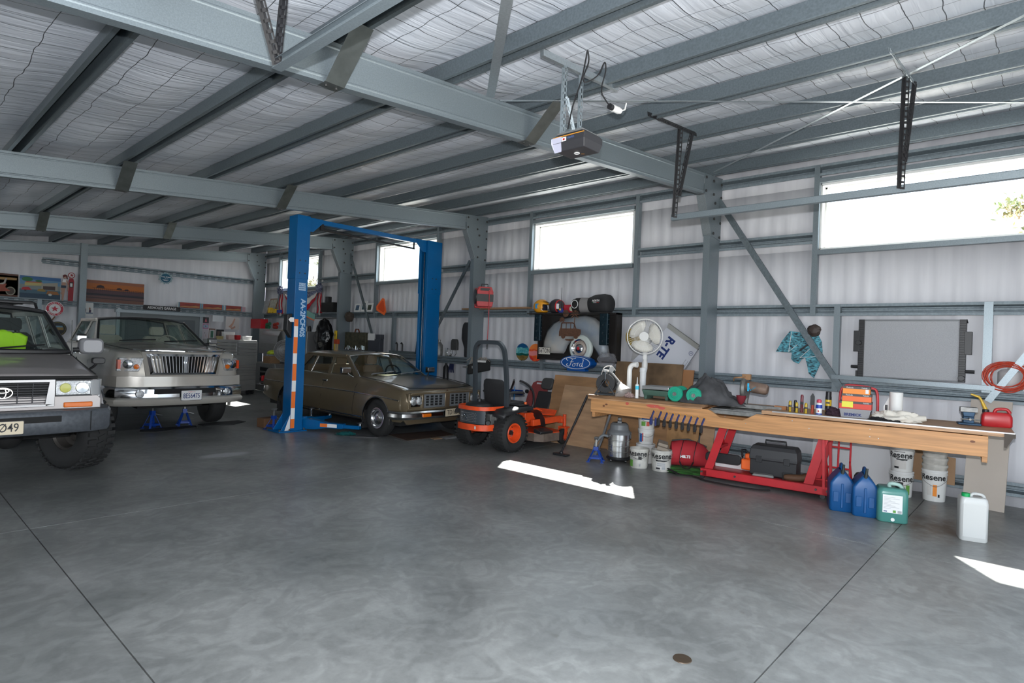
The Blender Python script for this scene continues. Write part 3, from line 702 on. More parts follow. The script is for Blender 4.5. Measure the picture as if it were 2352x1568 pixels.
mb = MB(); mb.prism([(-.9, .36), (.9, .36), (.82, .27), (-.82, .27)], (0, .02, 0), (1, 0, 0), (0, 0, 1), (0, .05, 0)); mb.build('valance', GOLD, parent=car, bevel=.01)
plate(car, (.07, -.128, .445), (1, .0, .03), (0, 0, 1), .37, .125, 'TD1651', BLACK, INK, mat('plate_cream', (.72, .62, .45), .5))
mb = MB(); mb.loft([[(a * .03 * k, -.03, .80 + b) for a, b in ((-1, 0), (1, 0), (.4, .035), (-.4, .035))] for k in (1, .6)]); mb.build('bonnet_badge', CHROME, parent=car)
mb = MB()
for (xa, xb_) in ((-.62, -.05), (.05, .62)): mb.tube([(xa, 1.30, .985), (xa + .05, 1.36, 1.03), (xb_, 1.42, 1.055)], .006, 5); mb.tube([(xa + .02, 1.35, 1.02), (xb_, 1.40, 1.065)], .008, 4)
mb.build('wiper', GREY, parent=car)
# tail
for sg in (-1, 1):
    mb = MB(); mb.loft([[(sg * (.60 + .26 * a), L + .0 + y, .72 + b * .06) for a, b in ((0, -1), (1, -1), (1, 1), (0, 1))] for y in (-.03, .02)]); mb.build('tail_lamp', REDP, parent=car, bevel=.01)
mb = MB(); mb.loft([[Vector((x, L + y, z)) for z, y in ((.62, .05), (.58, .08), (.50, .07), (.46, .0), (.62, 0))] for x in (-.88, -.5, 0, .5, .88)]); mb.box(-.97, -.90, L - .35, L + .03, .47, .61); mb.box(.90, .97, L - .35, L + .03, .47, .61); mb.build('rear_bumper', DCHROME, parent=car, bevel=.01)
# cabin
mb = MB()
for x in (-.36, .36): seat_mesh(mb, x, 2.62, .50, .52, .50, 0, hr=True)
mb.loft([[(a * .66 * k, 3.35 + b * .07 + d * .2, .6 + d * .5) for a, b in ((-1, -1), (1, -1), (1, 1), (-1, 1))] for k, d in ((1, 0), (1, .6), (.9, 1))]); mb.box(-.66, .66, 2.95, 3.35, .5, .68)
mb.box(-.78, .78, 1.45, 3.95, .38, .48, 1); mb.prism([(1.25, .90), (1.62, .97), (1.72, .93), (1.70, .78), (1.4, .7)], (-.76, 0, 0), (0, 1, 0), (0, 0, 1), (1.52, 0, 0), 1)
mb.box(-.76, .76, 3.5, 3.98, .86, .93, 1); steering(mb, .36, 1.92, .98, 1)
mb.build('seats', [mat('tan_vinyl', (.20, .12, .065), .6), BLACKM], parent=car)
for y in (.72, 3.66):
    for sg in (-1, 1): wheel(car, sg * .83, y, .318, .20, sg, 'chrome', .185)
for y in (1.12, 4.06):
    for sg in (-1, 1):
        mb = MB(); mb.box(sg * .82 - .11, sg * .82 + .11, y - .004, y + .004, .10, .42); mb.build('mud_flap', RUBBER, parent=car)

# ---------------------------------------------------------------- 2. white pickup
PEARL = mk_paint('pearl_cream_paint', (.50, .47, .42), .15, .22)
lt = thing('pickup_truck', 'cream-white pickup truck with tall chrome vertical-bar grille, jack stands before it', 'truck', (3.62, 10.62, 0), 0)
L = 5.60
T = dict(W=[(0, .74), (.07, .90), (.2, .965), (.5, 1.0), (3.2, 1.0), (5.4, 1.0), (L, .97)],
         sill=[(0, .50), (.2, .46), (3, .46), (L, .52)],
         sh=[(0, 1.22), (.06, 1.27), (.3, 1.30), (1.3, 1.37), (3.4, 1.38), (3.45, 1.30), (L, 1.30)],
         xsh=[(0, .80), (.2, .90), (1.3, .93), (L, .95)],
         top=[(0, 1.25), (.06, 1.32), (.4, 1.38), (1.35, 1.46), (3.4, 1.46), (3.45, 1.30), (L, 1.30)])
mb = MB(); body_mesh(mb, L, T, [(1.02, .46, .42), (4.55, .46, .42)], wz=.95, tuck=.05); mb.build('body', PEARL, parent=lt, smooth=50)
mb = MB(); mb.box(-.85, .85, .3, 5.3, .46, .60); mb.box(-.72, .72, .1, 5.4, .6, 1.1); mb.cyl((-.8, 1.02, .4), (.8, 1.02, .4), .05); mb.box(-.5, .5, .5, 1.6, .36, .5); mb.build('underbody', BLACKM, parent=lt)
greenhouse(dict(zb=1.40, zr=1.84, xb=.90, xr=.73, ws=(1.42, 2.15), rw=(3.45, 3.30), crown=.07, drop=.02, bow=.16, windows=[(1.62, 2.42, 2.22, 2.44), (2.54, 3.34, 2.52, 3.22)], fr=(.03, .90), seal=.02), lt, PEARL, CARGLASS, BLACK)
mb = MB()
for sg in (-1, 1):
    for s0 in (1.52, 2.48, 3.36): mb.tube([(sg * .925, s0, 1.385), (sg * .99, s0, 1.1), (sg * .995, s0, .8), (sg * .975, s0 + .02, .52)], .004, 4)
    mb.tube([(sg * .62, .12, 1.33), (sg * .80, .35, 1.37), (sg * .86, .9, 1.40), (sg * .87, 1.35, 1.42)], .006, 4)
mb.build('shut_lines', BLACKM, parent=lt)
mb = MB(); arch_lip(mb, .995, 1.02, .47, .42, .028); arch_lip(mb, .995, 4.55, .47, .42, .028); mb.build_each('wheel_arch', PEARL, parent=lt)
# grille: bright frame and 21 vertical bars
mb = MB(); gw, gz0, gz1 = .565, .955, 1.29
out = [(-gw, gz1), (gw, gz1), (gw - .07, gz0), (-gw + .07, gz0)]; inn = [(-gw + .045, gz1 - .035), (gw - .045, gz1 - .035), (gw - .105, gz0 + .035), (-gw + .105, gz0 + .035)]
def fy(x, y0=-.10): return y0 + .16 * (x / .9) ** 2
def ringpts(pl, y0): 
    r = []
    for i in range(4):
        a, b_ = pl[i], pl[(i + 1) % 4]
        for k in range(8): t = k / 8; x = a[0] + (b_[0] - a[0]) * t; r.append(Vector((x, fy(x, y0), a[1] + (b_[1] - a[1]) * t)))
    return r
mb.loft([ringpts(out, -.02), ringpts(out, -.12), ringpts(inn, -.135), ringpts(inn, -.03)], cap0=False, cap1=False)
fr_ = mb.build('grille_frame', CHROME, parent=lt, smooth=40)
mb = MB(); mb.loft([ringpts([(-gw - .05, gz1 + .03), (gw + .05, gz1 + .03), (gw - .02, gz0 - .04), (-gw + .02, gz0 - .04)], .06), ringpts([(-gw - .05, gz1 + .03), (gw + .05, gz1 + .03), (gw - .02, gz0 - .04), (-gw + .02, gz0 - .04)], -.09), ringpts(out, -.115), ringpts(out, -.0)], cap0=False, cap1=False); mb.build('grille_surround', PEARL, parent=lt, smooth=40)
mb = MB(); mb.grid([[Vector((x * k, fy(x, -.02), z)) for x in [(-gw + .05) + i * (2 * gw - .1) / 12 for i in range(13)]] for z, k in ((gz0 + .02, .9), (gz1 - .02, 1.0))]); mb.build('grille_backing', BLACKM, parent=fr_)
for k in range(21):
    x = -gw + .07 + k * (2 * gw - .14) / 20; 
    if k == 10: continue
    mb = MB(); xb_ = x * (gw - .13) / (gw - .065); mb.loft([[Vector((X + a * .009, fy(X, -.09) + b * .022, z)) for a, b in ((-1, 1), (-.7, -1), (.7, -1), (1, 1))] for X, z in ((xb_, gz0 + .035), (x, gz1 - .035))]); mb.build('grille_bar', CHROME, parent=fr_, smooth=0)
mb = MB()
for (w_, y_) in ((.030, -.125), ): mb.loft([ [Vector((a * w_, y_, (gz0 + gz1) / 2 + b * .135)) for a, b in ((-1, -1), (1, -1), (1, 1), (-1, 1))], [Vector((a * w_, y_ + .04, (gz0 + gz1) / 2 + b * .135)) for a, b in ((-1, -1), (1, -1), (1, 1), (-1, 1))]])
mb.box(-.004, .004, -.135, -.12, gz0 + .04, gz1 - .04); mb.build('grille_emblem', CHROME, parent=fr_, bevel=.004)
mb = MB()
for sg in (-1, 1): mb.tube([(sg * .02, -.10, 1.335), (sg * .4, -.06, 1.345), (sg * .62, .02, 1.34), (sg * .70, .10, 1.35)], .028, 6, flat=.5)
mb.build('bonnet_deflector', CHROME, parent=lt)
for sg in (-1, 1):
    mb = MB(); P4 = [(.60, -.075, 1.225), (.90, .06, 1.22), (.925, .10, 1.01), (.66, -.07, 1.01)]
    q = [Vector((sg * a, b_ - .0, c)) for a, b_, c in P4]; q2 = [p + Vector((0, .1, 0)) for p in q]; mb.loft([q2, q]); hl = mb.build('headlamp', LENS, parent=lt, bevel=.008)
    mb = MB()
    mb.lathe([(.075, 0), (.07, .03), (.05, .04), (0, .045)], (sg * .79, .008, 1.125), (sg * .35, -1, 0), 24); mb.lathe([(.04, 0), (.035, .02), (0, .025)], (sg * .69, -.05, 1.085), (sg * .3, -1, 0), 16, 1); mb.box(min(sg * .885, sg * .925), max(sg * .885, sg * .925), .03, .12, 1.05, 1.19, 2)
    mb.build('lamp_reflector', [CHROME, AMBER, mat('red_amber_lens', (.6, .06, .01), .2)], parent=hl)
# bumper: chrome upper, cream lower skirt
def bump(prof, path):
    rings = []
    n = len(path)
    for i, (x, y) in enumerate(path):
        a = Vector((path[min(i + 1, n - 1)][0] - path[max(i - 1, 0)][0], path[min(i + 1, n - 1)][1] - path[max(i - 1, 0)][1], 0)).normalized(); n_ = Vector((-a.y, a.x, 0)); rings.append([Vector((x, y, 0)) + n_ * p[0] + Vector((0, 0, p[1])) for p in prof])
    return rings
pth = [(-1.0, .46), (-.99, .20), (-.93, .02), (-.7, -.075), (-.4, -.12), (0, -.14), (.4, -.12), (.7, -.075), (.93, .02), (.99, .20), (1.0, .46)]
mb = MB(); mb.loft(bump([(.06, .76), (-.02, .765), (-.045, .73), (-.045, .60), (-.02, .57), (.06, .57)], pth)); mb.box(-.46, .46, -.195, -.12, .655, .735, 1); mb.build('front_bumper', [CHROME, BLACKM], parent=lt)
mb = MB(); mb.loft(bump([(.06, .58), (-.05, .575), (-.075, .545), (-.06, .50), (-.03, .47), (.06, .47)], pth)); mb.build('bumper_skirt', PEARL, parent=lt)
mb = MB(); mb.loft(bump([(.05, .93), (-.01, .93), (-.015, .77), (.05, .77)], pth)); mb.build('bumper_cover', PEARL, parent=lt)
for sg in (-1, 1):
    mb = MB(); mb.lathe([(.062, 0), (.062, .025), (.05, .028), (.045, .018)], (sg * .66, -.145, .665), (sg * .2, -1, 0), 24, 0); mb.lathe([(.047, .015), (.03, .026), (0, .03)], (sg * .66, -.145, .665), (sg * .2, -1, 0), 24, 1); mb.build('fog_lamp', [CHROME, LENS], parent=lt)
plate(lt, (.075, -.215, .625), (1, 0, 0), (0, 0, 1), .31, .155, '8E56475', BLACK, NAVY, LABEL, xs=.66, extra='California')
for sg in (-1, 1):
    mb = MB(); mb.tube([(sg * .93, 1.66, 1.42), (sg * 1.02, 1.64, 1.44)], .03); mb.loft([[(sg * (1.07 + a * .075), y, 1.49 + b * .07 * k) for a, b in ((-1, -1), (1, -1), (1, 1), (-1, 1))] for y, k in ((1.57, .7), (1.62, 1), (1.70, .9))], 1); mb.build('door_mirror', [BLACK, DCHROME], parent=lt, bevel=.015)
    mb = MB(); mb.cbox((sg * 1.0, 2.38, 1.22), (.03, .2, .04)); mb.build_each('door_handle', CHROME, parent=lt, bevel=.008)
mb = MB()
for x0, x1 in ((-.6, -.02), (.1, .68)): mb.tube([(x0, 1.27, 1.47), (x0 + .3, 1.30, 1.49), (x1, 1.33, 1.50)], .010, 5)
mb.build('wiper', BLACK, parent=lt)
mb = MB()
for x in (-.42, .42): seat_mesh(mb, x, 2.7, .88, .5, .55)
mb.loft([[(a * .72 * k, 3.2 + b * .07, .95 + d * .5) for a, b in ((-1, -1), (1, -1), (1, 1), (-1, 1))] for k, d in ((1, 0), (1, .8), (.9, 1))])
mb.box(-.85, .85, 1.5, 3.35, .7, .8, 1); mb.prism([(1.3, 1.36), (1.75, 1.42), (1.8, 1.36), (1.75, 1.1), (1.4, 1.0)], (-.84, 0, 0), (0, 1, 0), (0, 0, 1), (1.68, 0, 0), 1); steering(mb, .42, 2.05, 1.40, 0)
mb.build('seats', [mat('cream_leather', (.42, .39, .33), .6), mat('dash_beige', (.20, .19, .16), .6)], parent=lt)
for y in (1.02, 4.55):
    for sg in (-1, 1): wheel(lt, sg * .86, y, .40, .27, sg, 'chrome', .22)
mb = MB(); mb.box(.73, .99, 1.50, 1.51, .26, .62); mb.build('mud_flap', CARD, parent=lt)
mb = MB(); mb.box(-.99, -.73, 1.50, 1.51, .2, .62); mb.build('mud_flap', BLACKM, parent=lt)

# ---------------------------------------------------------------- 3. lifted four-wheel drive, only its nose corner in frame
SILV = mk_paint('silver_beige_paint', (.46, .42, .41), .25, .35)
lc = thing('off_road_vehicle', 'silver-beige off-road wagon with big mud tyres at the left edge', 'car', (.96, 7.70, 0), 0)
L = 4.7
T = dict(W=[(0, .82), (.08, .85), (.3, .88), (.9, .90), (3, .90), (4.5, .89), (L, .84)],
         sill=[(0, .80), (.25, .62), (1.4, .56), (3.5, .56), (4.4, .62), (L, .7)],
         sh=[(0, 1.09), (.04, 1.13), (.3, 1.17), (1.25, 1.30), (4.5, 1.33), (L, 1.3)],
         xsh=[(0, .78), (.1, .80), (1.2, .83), (4.5, .84), (L, .80)],
         top=[(0, 1.10), (.04, 1.16), (.3, 1.22), (1.3, 1.345), (4.5, 1.37), (L, 1.3)])
mb = MB(); body_mesh(mb, L, T, [(.86, .50, .50), (3.65, .50, .50)], wz=1.0, tuck=.03); mb.build('body', SILV, parent=lc, smooth=50)
mb = MB(); mb.box(-.75, .75, .2, 4.5, .55, .72); mb.box(-.62, .62, .1, 4.5, .7, 1.0); mb.cyl((-.75, .86, .42), (.75, .86, .42), .05); mb.ball((.18, .86, .42), .14); mb.box(.28, .42, .15, .30, .52, .70); mb.build('underbody', BLACKM, parent=lc)
greenhouse(dict(zb=1.355, zr=1.86, xb=.81, xr=.67, ws=(1.30, 2.0), rw=(4.62, 4.45), crown=.05, drop=.02, bow=.10, windows=[(1.50, 2.38, 2.10, 2.42), (2.48, 3.32, 2.50, 3.28), (3.42, 4.40, 3.40, 4.30)], fr=(.04, .88), seal=.03), lc, SILV, CARGLASS, BLACK)
mb = MB()
for sg in (-1, 1):
    rr = []
    for k in range(-1, 16):
        a = PI * (k + .5) / 16; c_, s_ = math.cos(a), math.sin(a); rr.append([Vector((sg * x_, .86 + r_ * c_, .50 + r_ * s_)) for x_, r_ in ((.86, .57), (.93, .55), (.975, .51), (.965, .485), (.86, .49))])
    mb.loft(rr)
mb.build_each('fender_flare', SILV, parent=lc)
mb = MB()
for sg in (-1, 1):
    mb.tube([(sg * .845, 1.18, 1.30), (sg * .865, 1.15, 1.22), (sg * .90, 1.12, 1.05)], .005, 4); mb.tube([(sg * .80, .06, 1.155), (sg * .80, .4, 1.20), (sg * .78, 1.15, 1.335)], .006, 4)
mb.tube([(-.80, -.01, 1.125), (0, -.025, 1.13), (.80, -.01, 1.125)], .018, 6)
mb.build('shut_lines', BLACKM, parent=lc)
mb = MB(); fyy = -.045 # front face
mb.box(-.375, .375, fyy - .01, .02, .86, 1.085, 1)
for k in range(9): z = .875 + k * .025; mb.box(-.37, .37, fyy - .035, fyy, z - .005, z + .004, 2)
for x in (-.24, -.12, .12, .24): mb.box(x - .004, x + .004, fyy - .038, fyy, .87, 1.08, 2)
for (a, b_, c, d) in ((-.42, .42, 1.085, 1.115), (-.42, .42, .835, .862)): mb.box(a, b_, fyy - .05, .02, c, d)
for sg in (-1, 1): mb.prism([(sg * .37, 1.09), (sg * .42, 1.09), (sg * .42, .86), (sg * .345, .84), (sg * .34, .86)], (0, fyy - .05, 0), (1, 0, 0), (0, 0, 1), (0, .06, 0))
gr = mb.build('grille', [mat('satin_chrome', (.30, .30, .31), .25, .9), BLACKM, mat('dark_bar', (.05, .05, .055), .4)], parent=lc, bevel=.003)
mb = MB(); E_ = lambda rx, rz, cz=0: [(rx * math.cos(t), fyy - .05, .985 + cz + rz * math.sin(t)) for t in [2 * PI * k / 28 for k in range(28)]]
mb.tube(E_(.078, .052), .007, 6, closed=True); mb.tube(E_(.030, .050), .006, 6, closed=True); mb.tube(E_(.052, .020, .022), .006, 6, closed=True); mb.build('grille_emblem', CHROME, parent=gr)
for sg in (-1, 1):
    a, b_ = sorted((sg * .425, sg * .735)); mb = MB(); mb.box(a, b_, fyy - .03, .03, .945, 1.10); hl = mb.build('headlamp', LENS, parent=lc, bevel=.008)
    mb = MB(); mb.box(a - .008, b_ + .008, fyy - .035, .02, .935, .945); mb.box(a - .008, b_ + .008, fyy - .035, .02, 1.10, 1.108); mb.box(a - .01, a, fyy - .035, .02, .935, 1.108); mb.lathe([(.06, 0), (.055, .006), (0, .01)], (sg * .655, fyy - .03, 1.022), (0, -1, 0), 24, 1); mb.lathe([(.05, 0), (.045, .006), (0, .01)], (sg * .51, fyy - .03, 1.022), (0, -1, 0), 24, 2); mb.build('lamp_bezel', [BLACK, CHROME, mat('yellowed_lens', (.55, .55, .12), .2)], parent=hl)
    mb = MB(); mb.loft([[Vector((sg * x_, y_, z_)) for z_ in (.93, 1.10)] + [Vector((sg * (x_ - .02), y_ + .02, z_)) for z_ in (1.10, .93)] for x_, y_ in ((.74, fyy - .02), (.82, .0), (.865, .09), (.872, .18))]); mb.build('corner_lamp', mat('clear_lens', (.7, .72, .74), .1, .3), parent=lc)
    a, b_ = sorted((sg * .50, sg * .755)); mb = MB(); mb.box(a, b_, fyy - .03, .03, .815, .87); mb.build('indicator', AMBER, parent=lc, bevel=.01)
mb = MB(); mb.prism([(-.80, .94), (.80, .94), (.83, .90), (.83, .80), (-.83, .80), (-.83, .90)], (0, fyy - .015, 0), (1, 0, 0), (0, 0, 1), (0, .08, 0)); mb.build('front_panel', SILV, parent=lc, bevel=.008)
pth = [(-.93, .38), (-.93, .12), (-.88, -.06), (-.74, -.14), (-.3, -.17), (0, -.175), (.3, -.17), (.74, -.14), (.88, -.06), (.93, .12), (.93, .38)]
mb = MB(); mb.loft(bump([(.10, .80), (-.02, .795), (-.04, .765), (-.04, .60), (-.02, .565), (.10, .565)], pth)); mb.box(-.46, .46, -.225, -.19, .69, .75, 1)
for sg in (-1, 1): mb.tube([(sg * .72, -.186, .78), (sg * .72, -.186, .58)], .005, 4, 1)
mb.build('front_bumper', [mat('charcoal_chipped', (.10, .11, .125), .4, .3, .25, 30), BLACKM], parent=lc)
plate(lc, (-.03, -.232, .655), (1, 0, 0), (0, 0, 1), .37, .125, 'EB8Ø49', BLACK, INK, mat('plate_cream', (.72, .62, .45), .5))
mb = MB(); mb.tube([(.86, 1.42, 1.38), (.95, 1.38, 1.385)], .03, 8, 1)
mb.loft([rr_ for rr_ in [[(1.04 + p[0] * k, y, 1.43 + p[1] * k) for p in rrect(.26, .20, .06)] for y, k in ((1.30, .75), (1.33, .95), (1.38, 1), (1.45, 1), (1.47, .95))]]); mb.build('door_mirror', [mat('mirror_white', (.36, .36, .38), .3), BLACK], parent=lc)
mb = MB(); mb.tube([(.90, .78, 1.17), (.93, .75, 1.20), (.955, .72, 1.24)], .016, 6); mb.loft([[(.965 + p[0], y, 1.275 + p[1]) for p in rrect(.13, .075, .03)] for y in (.66, .74)]); mb.build('wing_mirror', BLACK, parent=lc, bevel=.01)
mb = MB(); mb.cyl((.80, 1.20, 1.30), (.80, 1.20, 1.36), .012); mb.tube([(.80, 1.20, 1.36), (.795, 1.21, 1.75)], .0045, 5); mb.build('antenna', BLACK, parent=lc)
mb = MB()
for x0, x1 in ((-.55, .05), (0.05, .55)): mb.tube([(x0, 1.15, 1.385), (x0 + .3, 1.24, 1.42), (x1, 1.29, 1.44)], .009, 5)
mb.build('wiper', BLACK, parent=lc)
mb = MB()
for sg in (-1, 1): mb.tube([(sg * .60, 2.2, 1.90), (sg * .60, 2.3, 1.955), (sg * .60, 2.6, 1.985), (sg * .60, 4.0, 1.985), (sg * .60, 4.3, 1.92)], .016, 8)
for y in (2.45, 3.2, 4.0): mb.tube([(-.60, y, 1.975), (.60, y, 1.975)], .016, 8)
mb.tube([(-.60, 2.32, 1.96), (.60, 2.32, 1.96)], .014, 8)
mb.build('roof_rack', BLACK, parent=lc)
mb = MB()
for x in (-.40, .40): seat_mesh(mb, x, 2.6, .85, .5, .60)
mb.box(-.75, .75, 1.5, 4.4, .7, .78); mb.prism([(1.2, 1.30), (1.6, 1.36), (1.68, 1.3), (1.6, 1.05), (1.3, 1.0)], (-.76, 0, 0), (0, 1, 0), (0, 0, 1), (1.52, 0, 0), 0); steering(mb, .40, 1.95, 1.32)
mb.build('seats', mat('dark_cloth', (.05, .05, .055), .8), parent=lc)
for y in (.86, 3.65):
    for sg in (-1, 1): wheel(lc, sg * .80, y, .435, .33, sg, 'steel4x4', .21, turn=.42 if y < 1 else 0)
# bright safety vest over the seat
def blob(mb, c, r, seed=0, amp=.12, fq=3, mi=0, seg=40, rings=24, flat=None, M=None):
    vs = []; c = Vector(c)
    for k in range(rings + 1):
        ph = PI * k / rings
        for i in range(seg):
            t = 2 * PI * i / seg; d = Vector((math.sin(ph) * math.cos(t), math.sin(ph) * math.sin(t), math.cos(ph)))
            a = 1 + amp * noise.fractal(d * fq + Vector((seed, 0, 0)), .6, 2, 3); v = Vector((d.x * r[0] * a, d.y * r[1] * a, d.z * r[2] * a))
            if flat is not None and v.z < flat: v.z = flat
            if M is not None: v = M @ v
            vs.append(c + v)
    fs = [(k * seg + i, (k + 1) * seg + i, (k + 1) * seg + (i + 1) % seg, k * seg + (i + 1) % seg) for k in range(rings) for i in range(seg)]
    return mb.add(vs, fs, mi)
mb = MB(); rows = []
for k in range(9):
    v = k / 8; rows.append([(1.16 + u * (.16 if v < .2 else .24 - .03 * v), 1.62 + 7.7 - .02 * v + .03 * noise.noise(Vector((u * 3, v * 3, 1))), 1.60 - .30 * v + .02 * noise.noise(Vector((u * 4, 0, 5))) - (.06 * abs(u) if k == 0 else 0)) for u in [-1 + i / 7 for i in range(15)]])
mb.grid(rows)
single(mb, 'safety_vest', [mat('hi_vis_yellow', (.50, .85, .02), .7)], 'bright yellow-green safety vest hung inside the windscreen of the off-road wagon', 'vest', solid=.02)
# ================================================================ TWO-POST LIFT
lift = thing('car_lift', 'blue two-post car lift with overhead beam and striped reflective tape', 'lift', (5.17, 9.83, 0))
def lw(x, y, z): return (x - 5.17, y - 9.83, z)
def post(x0, x1, name, inner):
    o = bpy.data.objects.new(name, None); COL.objects.link(o); o.parent = lift
    mb = MB(); y0, y1 = 9.70 - 9.83, 9.98 - 9.83; a, b_ = x0 - 5.17, x1 - 5.17; t = .008
    ins = a if inner < 0 else b_; out = b_ if inner < 0 else a; sg = 1 if ins < out else -1
    prof = [(ins, y0), (out, y0), (out, y1), (ins, y1), (ins, y1 - .07), (ins + sg * .02, y1 - .07), (ins + sg * .02, y1 - .01), (out - sg * t, y1 - .01), (out - sg * t, y0 + .01), (ins + sg * .02, y0 + .01), (ins + sg * .02, y0 + .07), (ins, y0 + .07)]
    mb.prism(prof, (0, 0, .02), (1, 0, 0), (0, 1, 0), (0, 0, 2.68))
    cx = (a + b_) / 2; prof2 = [((p[0] - cx) * 1.06 + cx, p[1] * 1.06) for p in prof]
    mb.prism(prof2, (0, 0, 2.66), (1, 0, 0), (0, 1, 0), (0, 0, 1.11))
    mb.box(a - .22 if inner > 0 else a - .06, b_ + .06 if inner > 0 else b_ + .22, y0 - .06, y1 + .08, 0, .022)
    g0 = a if inner > 0 else b_; gs = -1 if inner > 0 else 1
    for y in (y0 + .005, y1 - .01): mb.prism([(g0, .02), (g0 + gs * .17, .02), (g0, .30)], (0, y, 0), (1, 0, 0), (0, 0, 1), (0, .01, 0))
    p = mb.build('post', BLUEL, parent=o, smooth=0, bevel=.004)
    mb = MB()
    for z in (2.76, 2.98):
        for x in ((a + b_) / 2 - .05, (a + b_) / 2 + .05): mb.cyl((x, y0 - .02, z), (x, y0 - .006, z), .012, seg=6)
    for x in (a - .2 if inner > 0 else b_ + .2, a - .02, b_ + .02):
        mb.cyl((x, y0 - .03, .02), (x, y0 - .03, .055), .013, seg=6)
    mb.build('bolts', BOLT, parent=o)
    # carriage with chain running in the channel
    mb = MB(); mb.box(*sorted((ins - sg * .03, ins + sg * .14)), y0 + .075, y1 - .075, .10, .95); mb.build('carriage', mat('lift_blue_dark', (.0, .07, .25), .4), parent=o, bevel=.006)
    mb = MB()
    for y in (y0 + .10, y1 - .12): mb.box(*sorted((ins + sg * .03, ins + sg * .04)), y, y + .015, .95, 3.6)
    mb.tube([(ins + sg * .06, 0, .95), (ins + sg * .06, 0, 3.6)], .012, 5); mb.build('lift_chain', DCHROME, parent=o)
    return o
pn = post(5.05, 5.28, 'near_column', 1); pf = post(7.97, 8.33, 'far_column', -1)
# overhead beam and padded shut-off bar
mb = MB(); mb.box(.11, 2.80, -.06, .04, 3.685, 3.765)
for x, s_ in ((.11, 1), (2.80, -1)): mb.prism([(x, 3.77), (x + s_ * .28, 3.77), (x + s_ * .28, 3.70), (x + s_ * .10, 3.52), (x, 3.52)], (0, -.07, 0), (1, 0, 0), (0, 0, 1), (0, .012, 0))
mb.build('overhead_beam', BLUEL, parent=lift, smooth=0, bevel=.003)
mb = MB(); mb.tube([(.40, -.04, 3.60), (2.50, -.04, 3.56)], .018, 8); mb.box(.36, .42, -.06, -.01, 3.58, 3.70); mb.box(2.47, 2.50, -.05, -.03, 3.55, 3.70); mb.tube([(.40, -.04, 3.60), (1.0, -.04, 3.59)], .026, 8); mb.build('shutoff_bar', BLACK, parent=lift)
# reflective strips on the near post
mb = MB(); zs = [1.955, 1.83, 1.64, 1.36, 1.176, .885, .695, .41, .22, .06]
for k in range(9): mb.box(-.112, -.04, -.1325, -.1305, zs[k + 1], zs[k], k % 2)
mb.box(-.112, -.108, -.131, -.1303, .06, 1.955, 0)
mb.add([(-.23, -.16, .03), (-.125, -.14, .03), (-.125, -.14, .30)], [(0, 1, 2)], 1)
mb.build('reflective_tape', [TAPEO, TAPEW], parent=pn, smooth=0)
mb = MB(); mb.text('AA-2PCF40S', (.035, -.131, 1.98), (0, 0, -1), (1, 0, 0), .125, 0, bold=.004)
for r, n_ in ((2.56, 5), (2.49, 5)):
    mb.box(-.055, .075, -.1315, -.1305, r - .03, r + .03)
mb.build('lettering', mat('pale_decal', (.45, .62, .80), .5), parent=pn, smooth=0)
mb = MB(); mb.text('ISO CE', (.01, -.1318, 2.56), (1, 0, 0), (0, 0, 1), .045, 0, bold=.001); mb.text('4000KG', (.01, -.1318, 2.49), (1, 0, 0), (0, 0, 1), .035, 0, bold=.001); mb.build('lettering', BLUEL, parent=pn, smooth=0)
mb = MB(); mb.prism([(-.13, 2.05), (-.215, 2.03), (-.225, 1.76), (-.13, 1.62)], (0, -.09, 0), (1, 0, 0), (0, 0, 1), (0, .14, 0)); bx_ = mb.build('release_cover', BLACK, parent=pn, bevel=.01, smooth=0)
mb = MB(); mb.poly([(-.125, -.14, 1.90), (-.19, -.14, 1.90), (-.225, -.14, 1.94), (-.19, -.14, 1.98), (-.125, -.14, 1.98)]); mb.build('arrow_sticker', TAPEW, parent=bx_, smooth=0)
# arms folded low
def arm(a, b_, strip=False):
    mb = MB(); a = Vector(a); b_ = Vector(b_); d = b_ - a
    mb.cyl(a + Vector((0, 0, -.09)), a + Vector((0, 0, .12)), .045); mb.box(a.x - .13, a.x + .05, a.y - .07, a.y + .07, a.z - .09, a.z - .07); mb.box(a.x - .13, a.x + .05, a.y - .07, a.y + .07, a.z + .08, a.z + .10)
    mb.loft([[a + d * t + d.cross(Vector((0, 0, 1))).normalized() * (x * w_) + Vector((0, 0, z * h)) for x, z in ((-1, -1), (1, -1), (1, 1), (-1, 1))] for t, w_, h in ((0, .06, .09), (.22, .065, .085), (.42, .06, .045), (.72, .06, .042))])
    mb.beam(a + d * .55, b_, .085, .06); o = mb.build('lift_arm', BLUEL, parent=lift, smooth=0, bevel=.003)
    mb = MB(); mb.cyl(b_ + Vector((0, 0, .03)), b_ + Vector((0, 0, .07)), .03, mi=1); mb.cyl(b_ + Vector((0, 0, .07)), b_ + Vector((0, 0, .095)), .06); mb.build('arm_pad', [BLACK, CHROME], parent=o)
    if strip:
        n_ = d.cross(Vector((0, 0, 1))).normalized(); n_ = n_ if n_.y < 0 or n_.x < 0 else -n_
        side = n_ * .0625; m2 = MB()
        for k, (t0, t1) in enumerate(((.25, .45), (.45, .62))):
            p = [a + d * t + side + Vector((0, 0, z)) for t, z in ((t0, -.03), (t1, -.03), (t1, .03), (t0, .03))]; m2.add(p, [(0, 1, 2, 3)], k)
        m2.build('arm_tape', [TAPEO, TAPEW], parent=o, smooth=0)
arm((.19, -.05, .12), (.73, -.98, .11), True); arm((.19, .12, .12), (1.05, .55, .12)); arm((2.68, -.05, .12), (2.15, -.9, .12)); arm((2.68, .12, .12), (2.0, .9, .12))
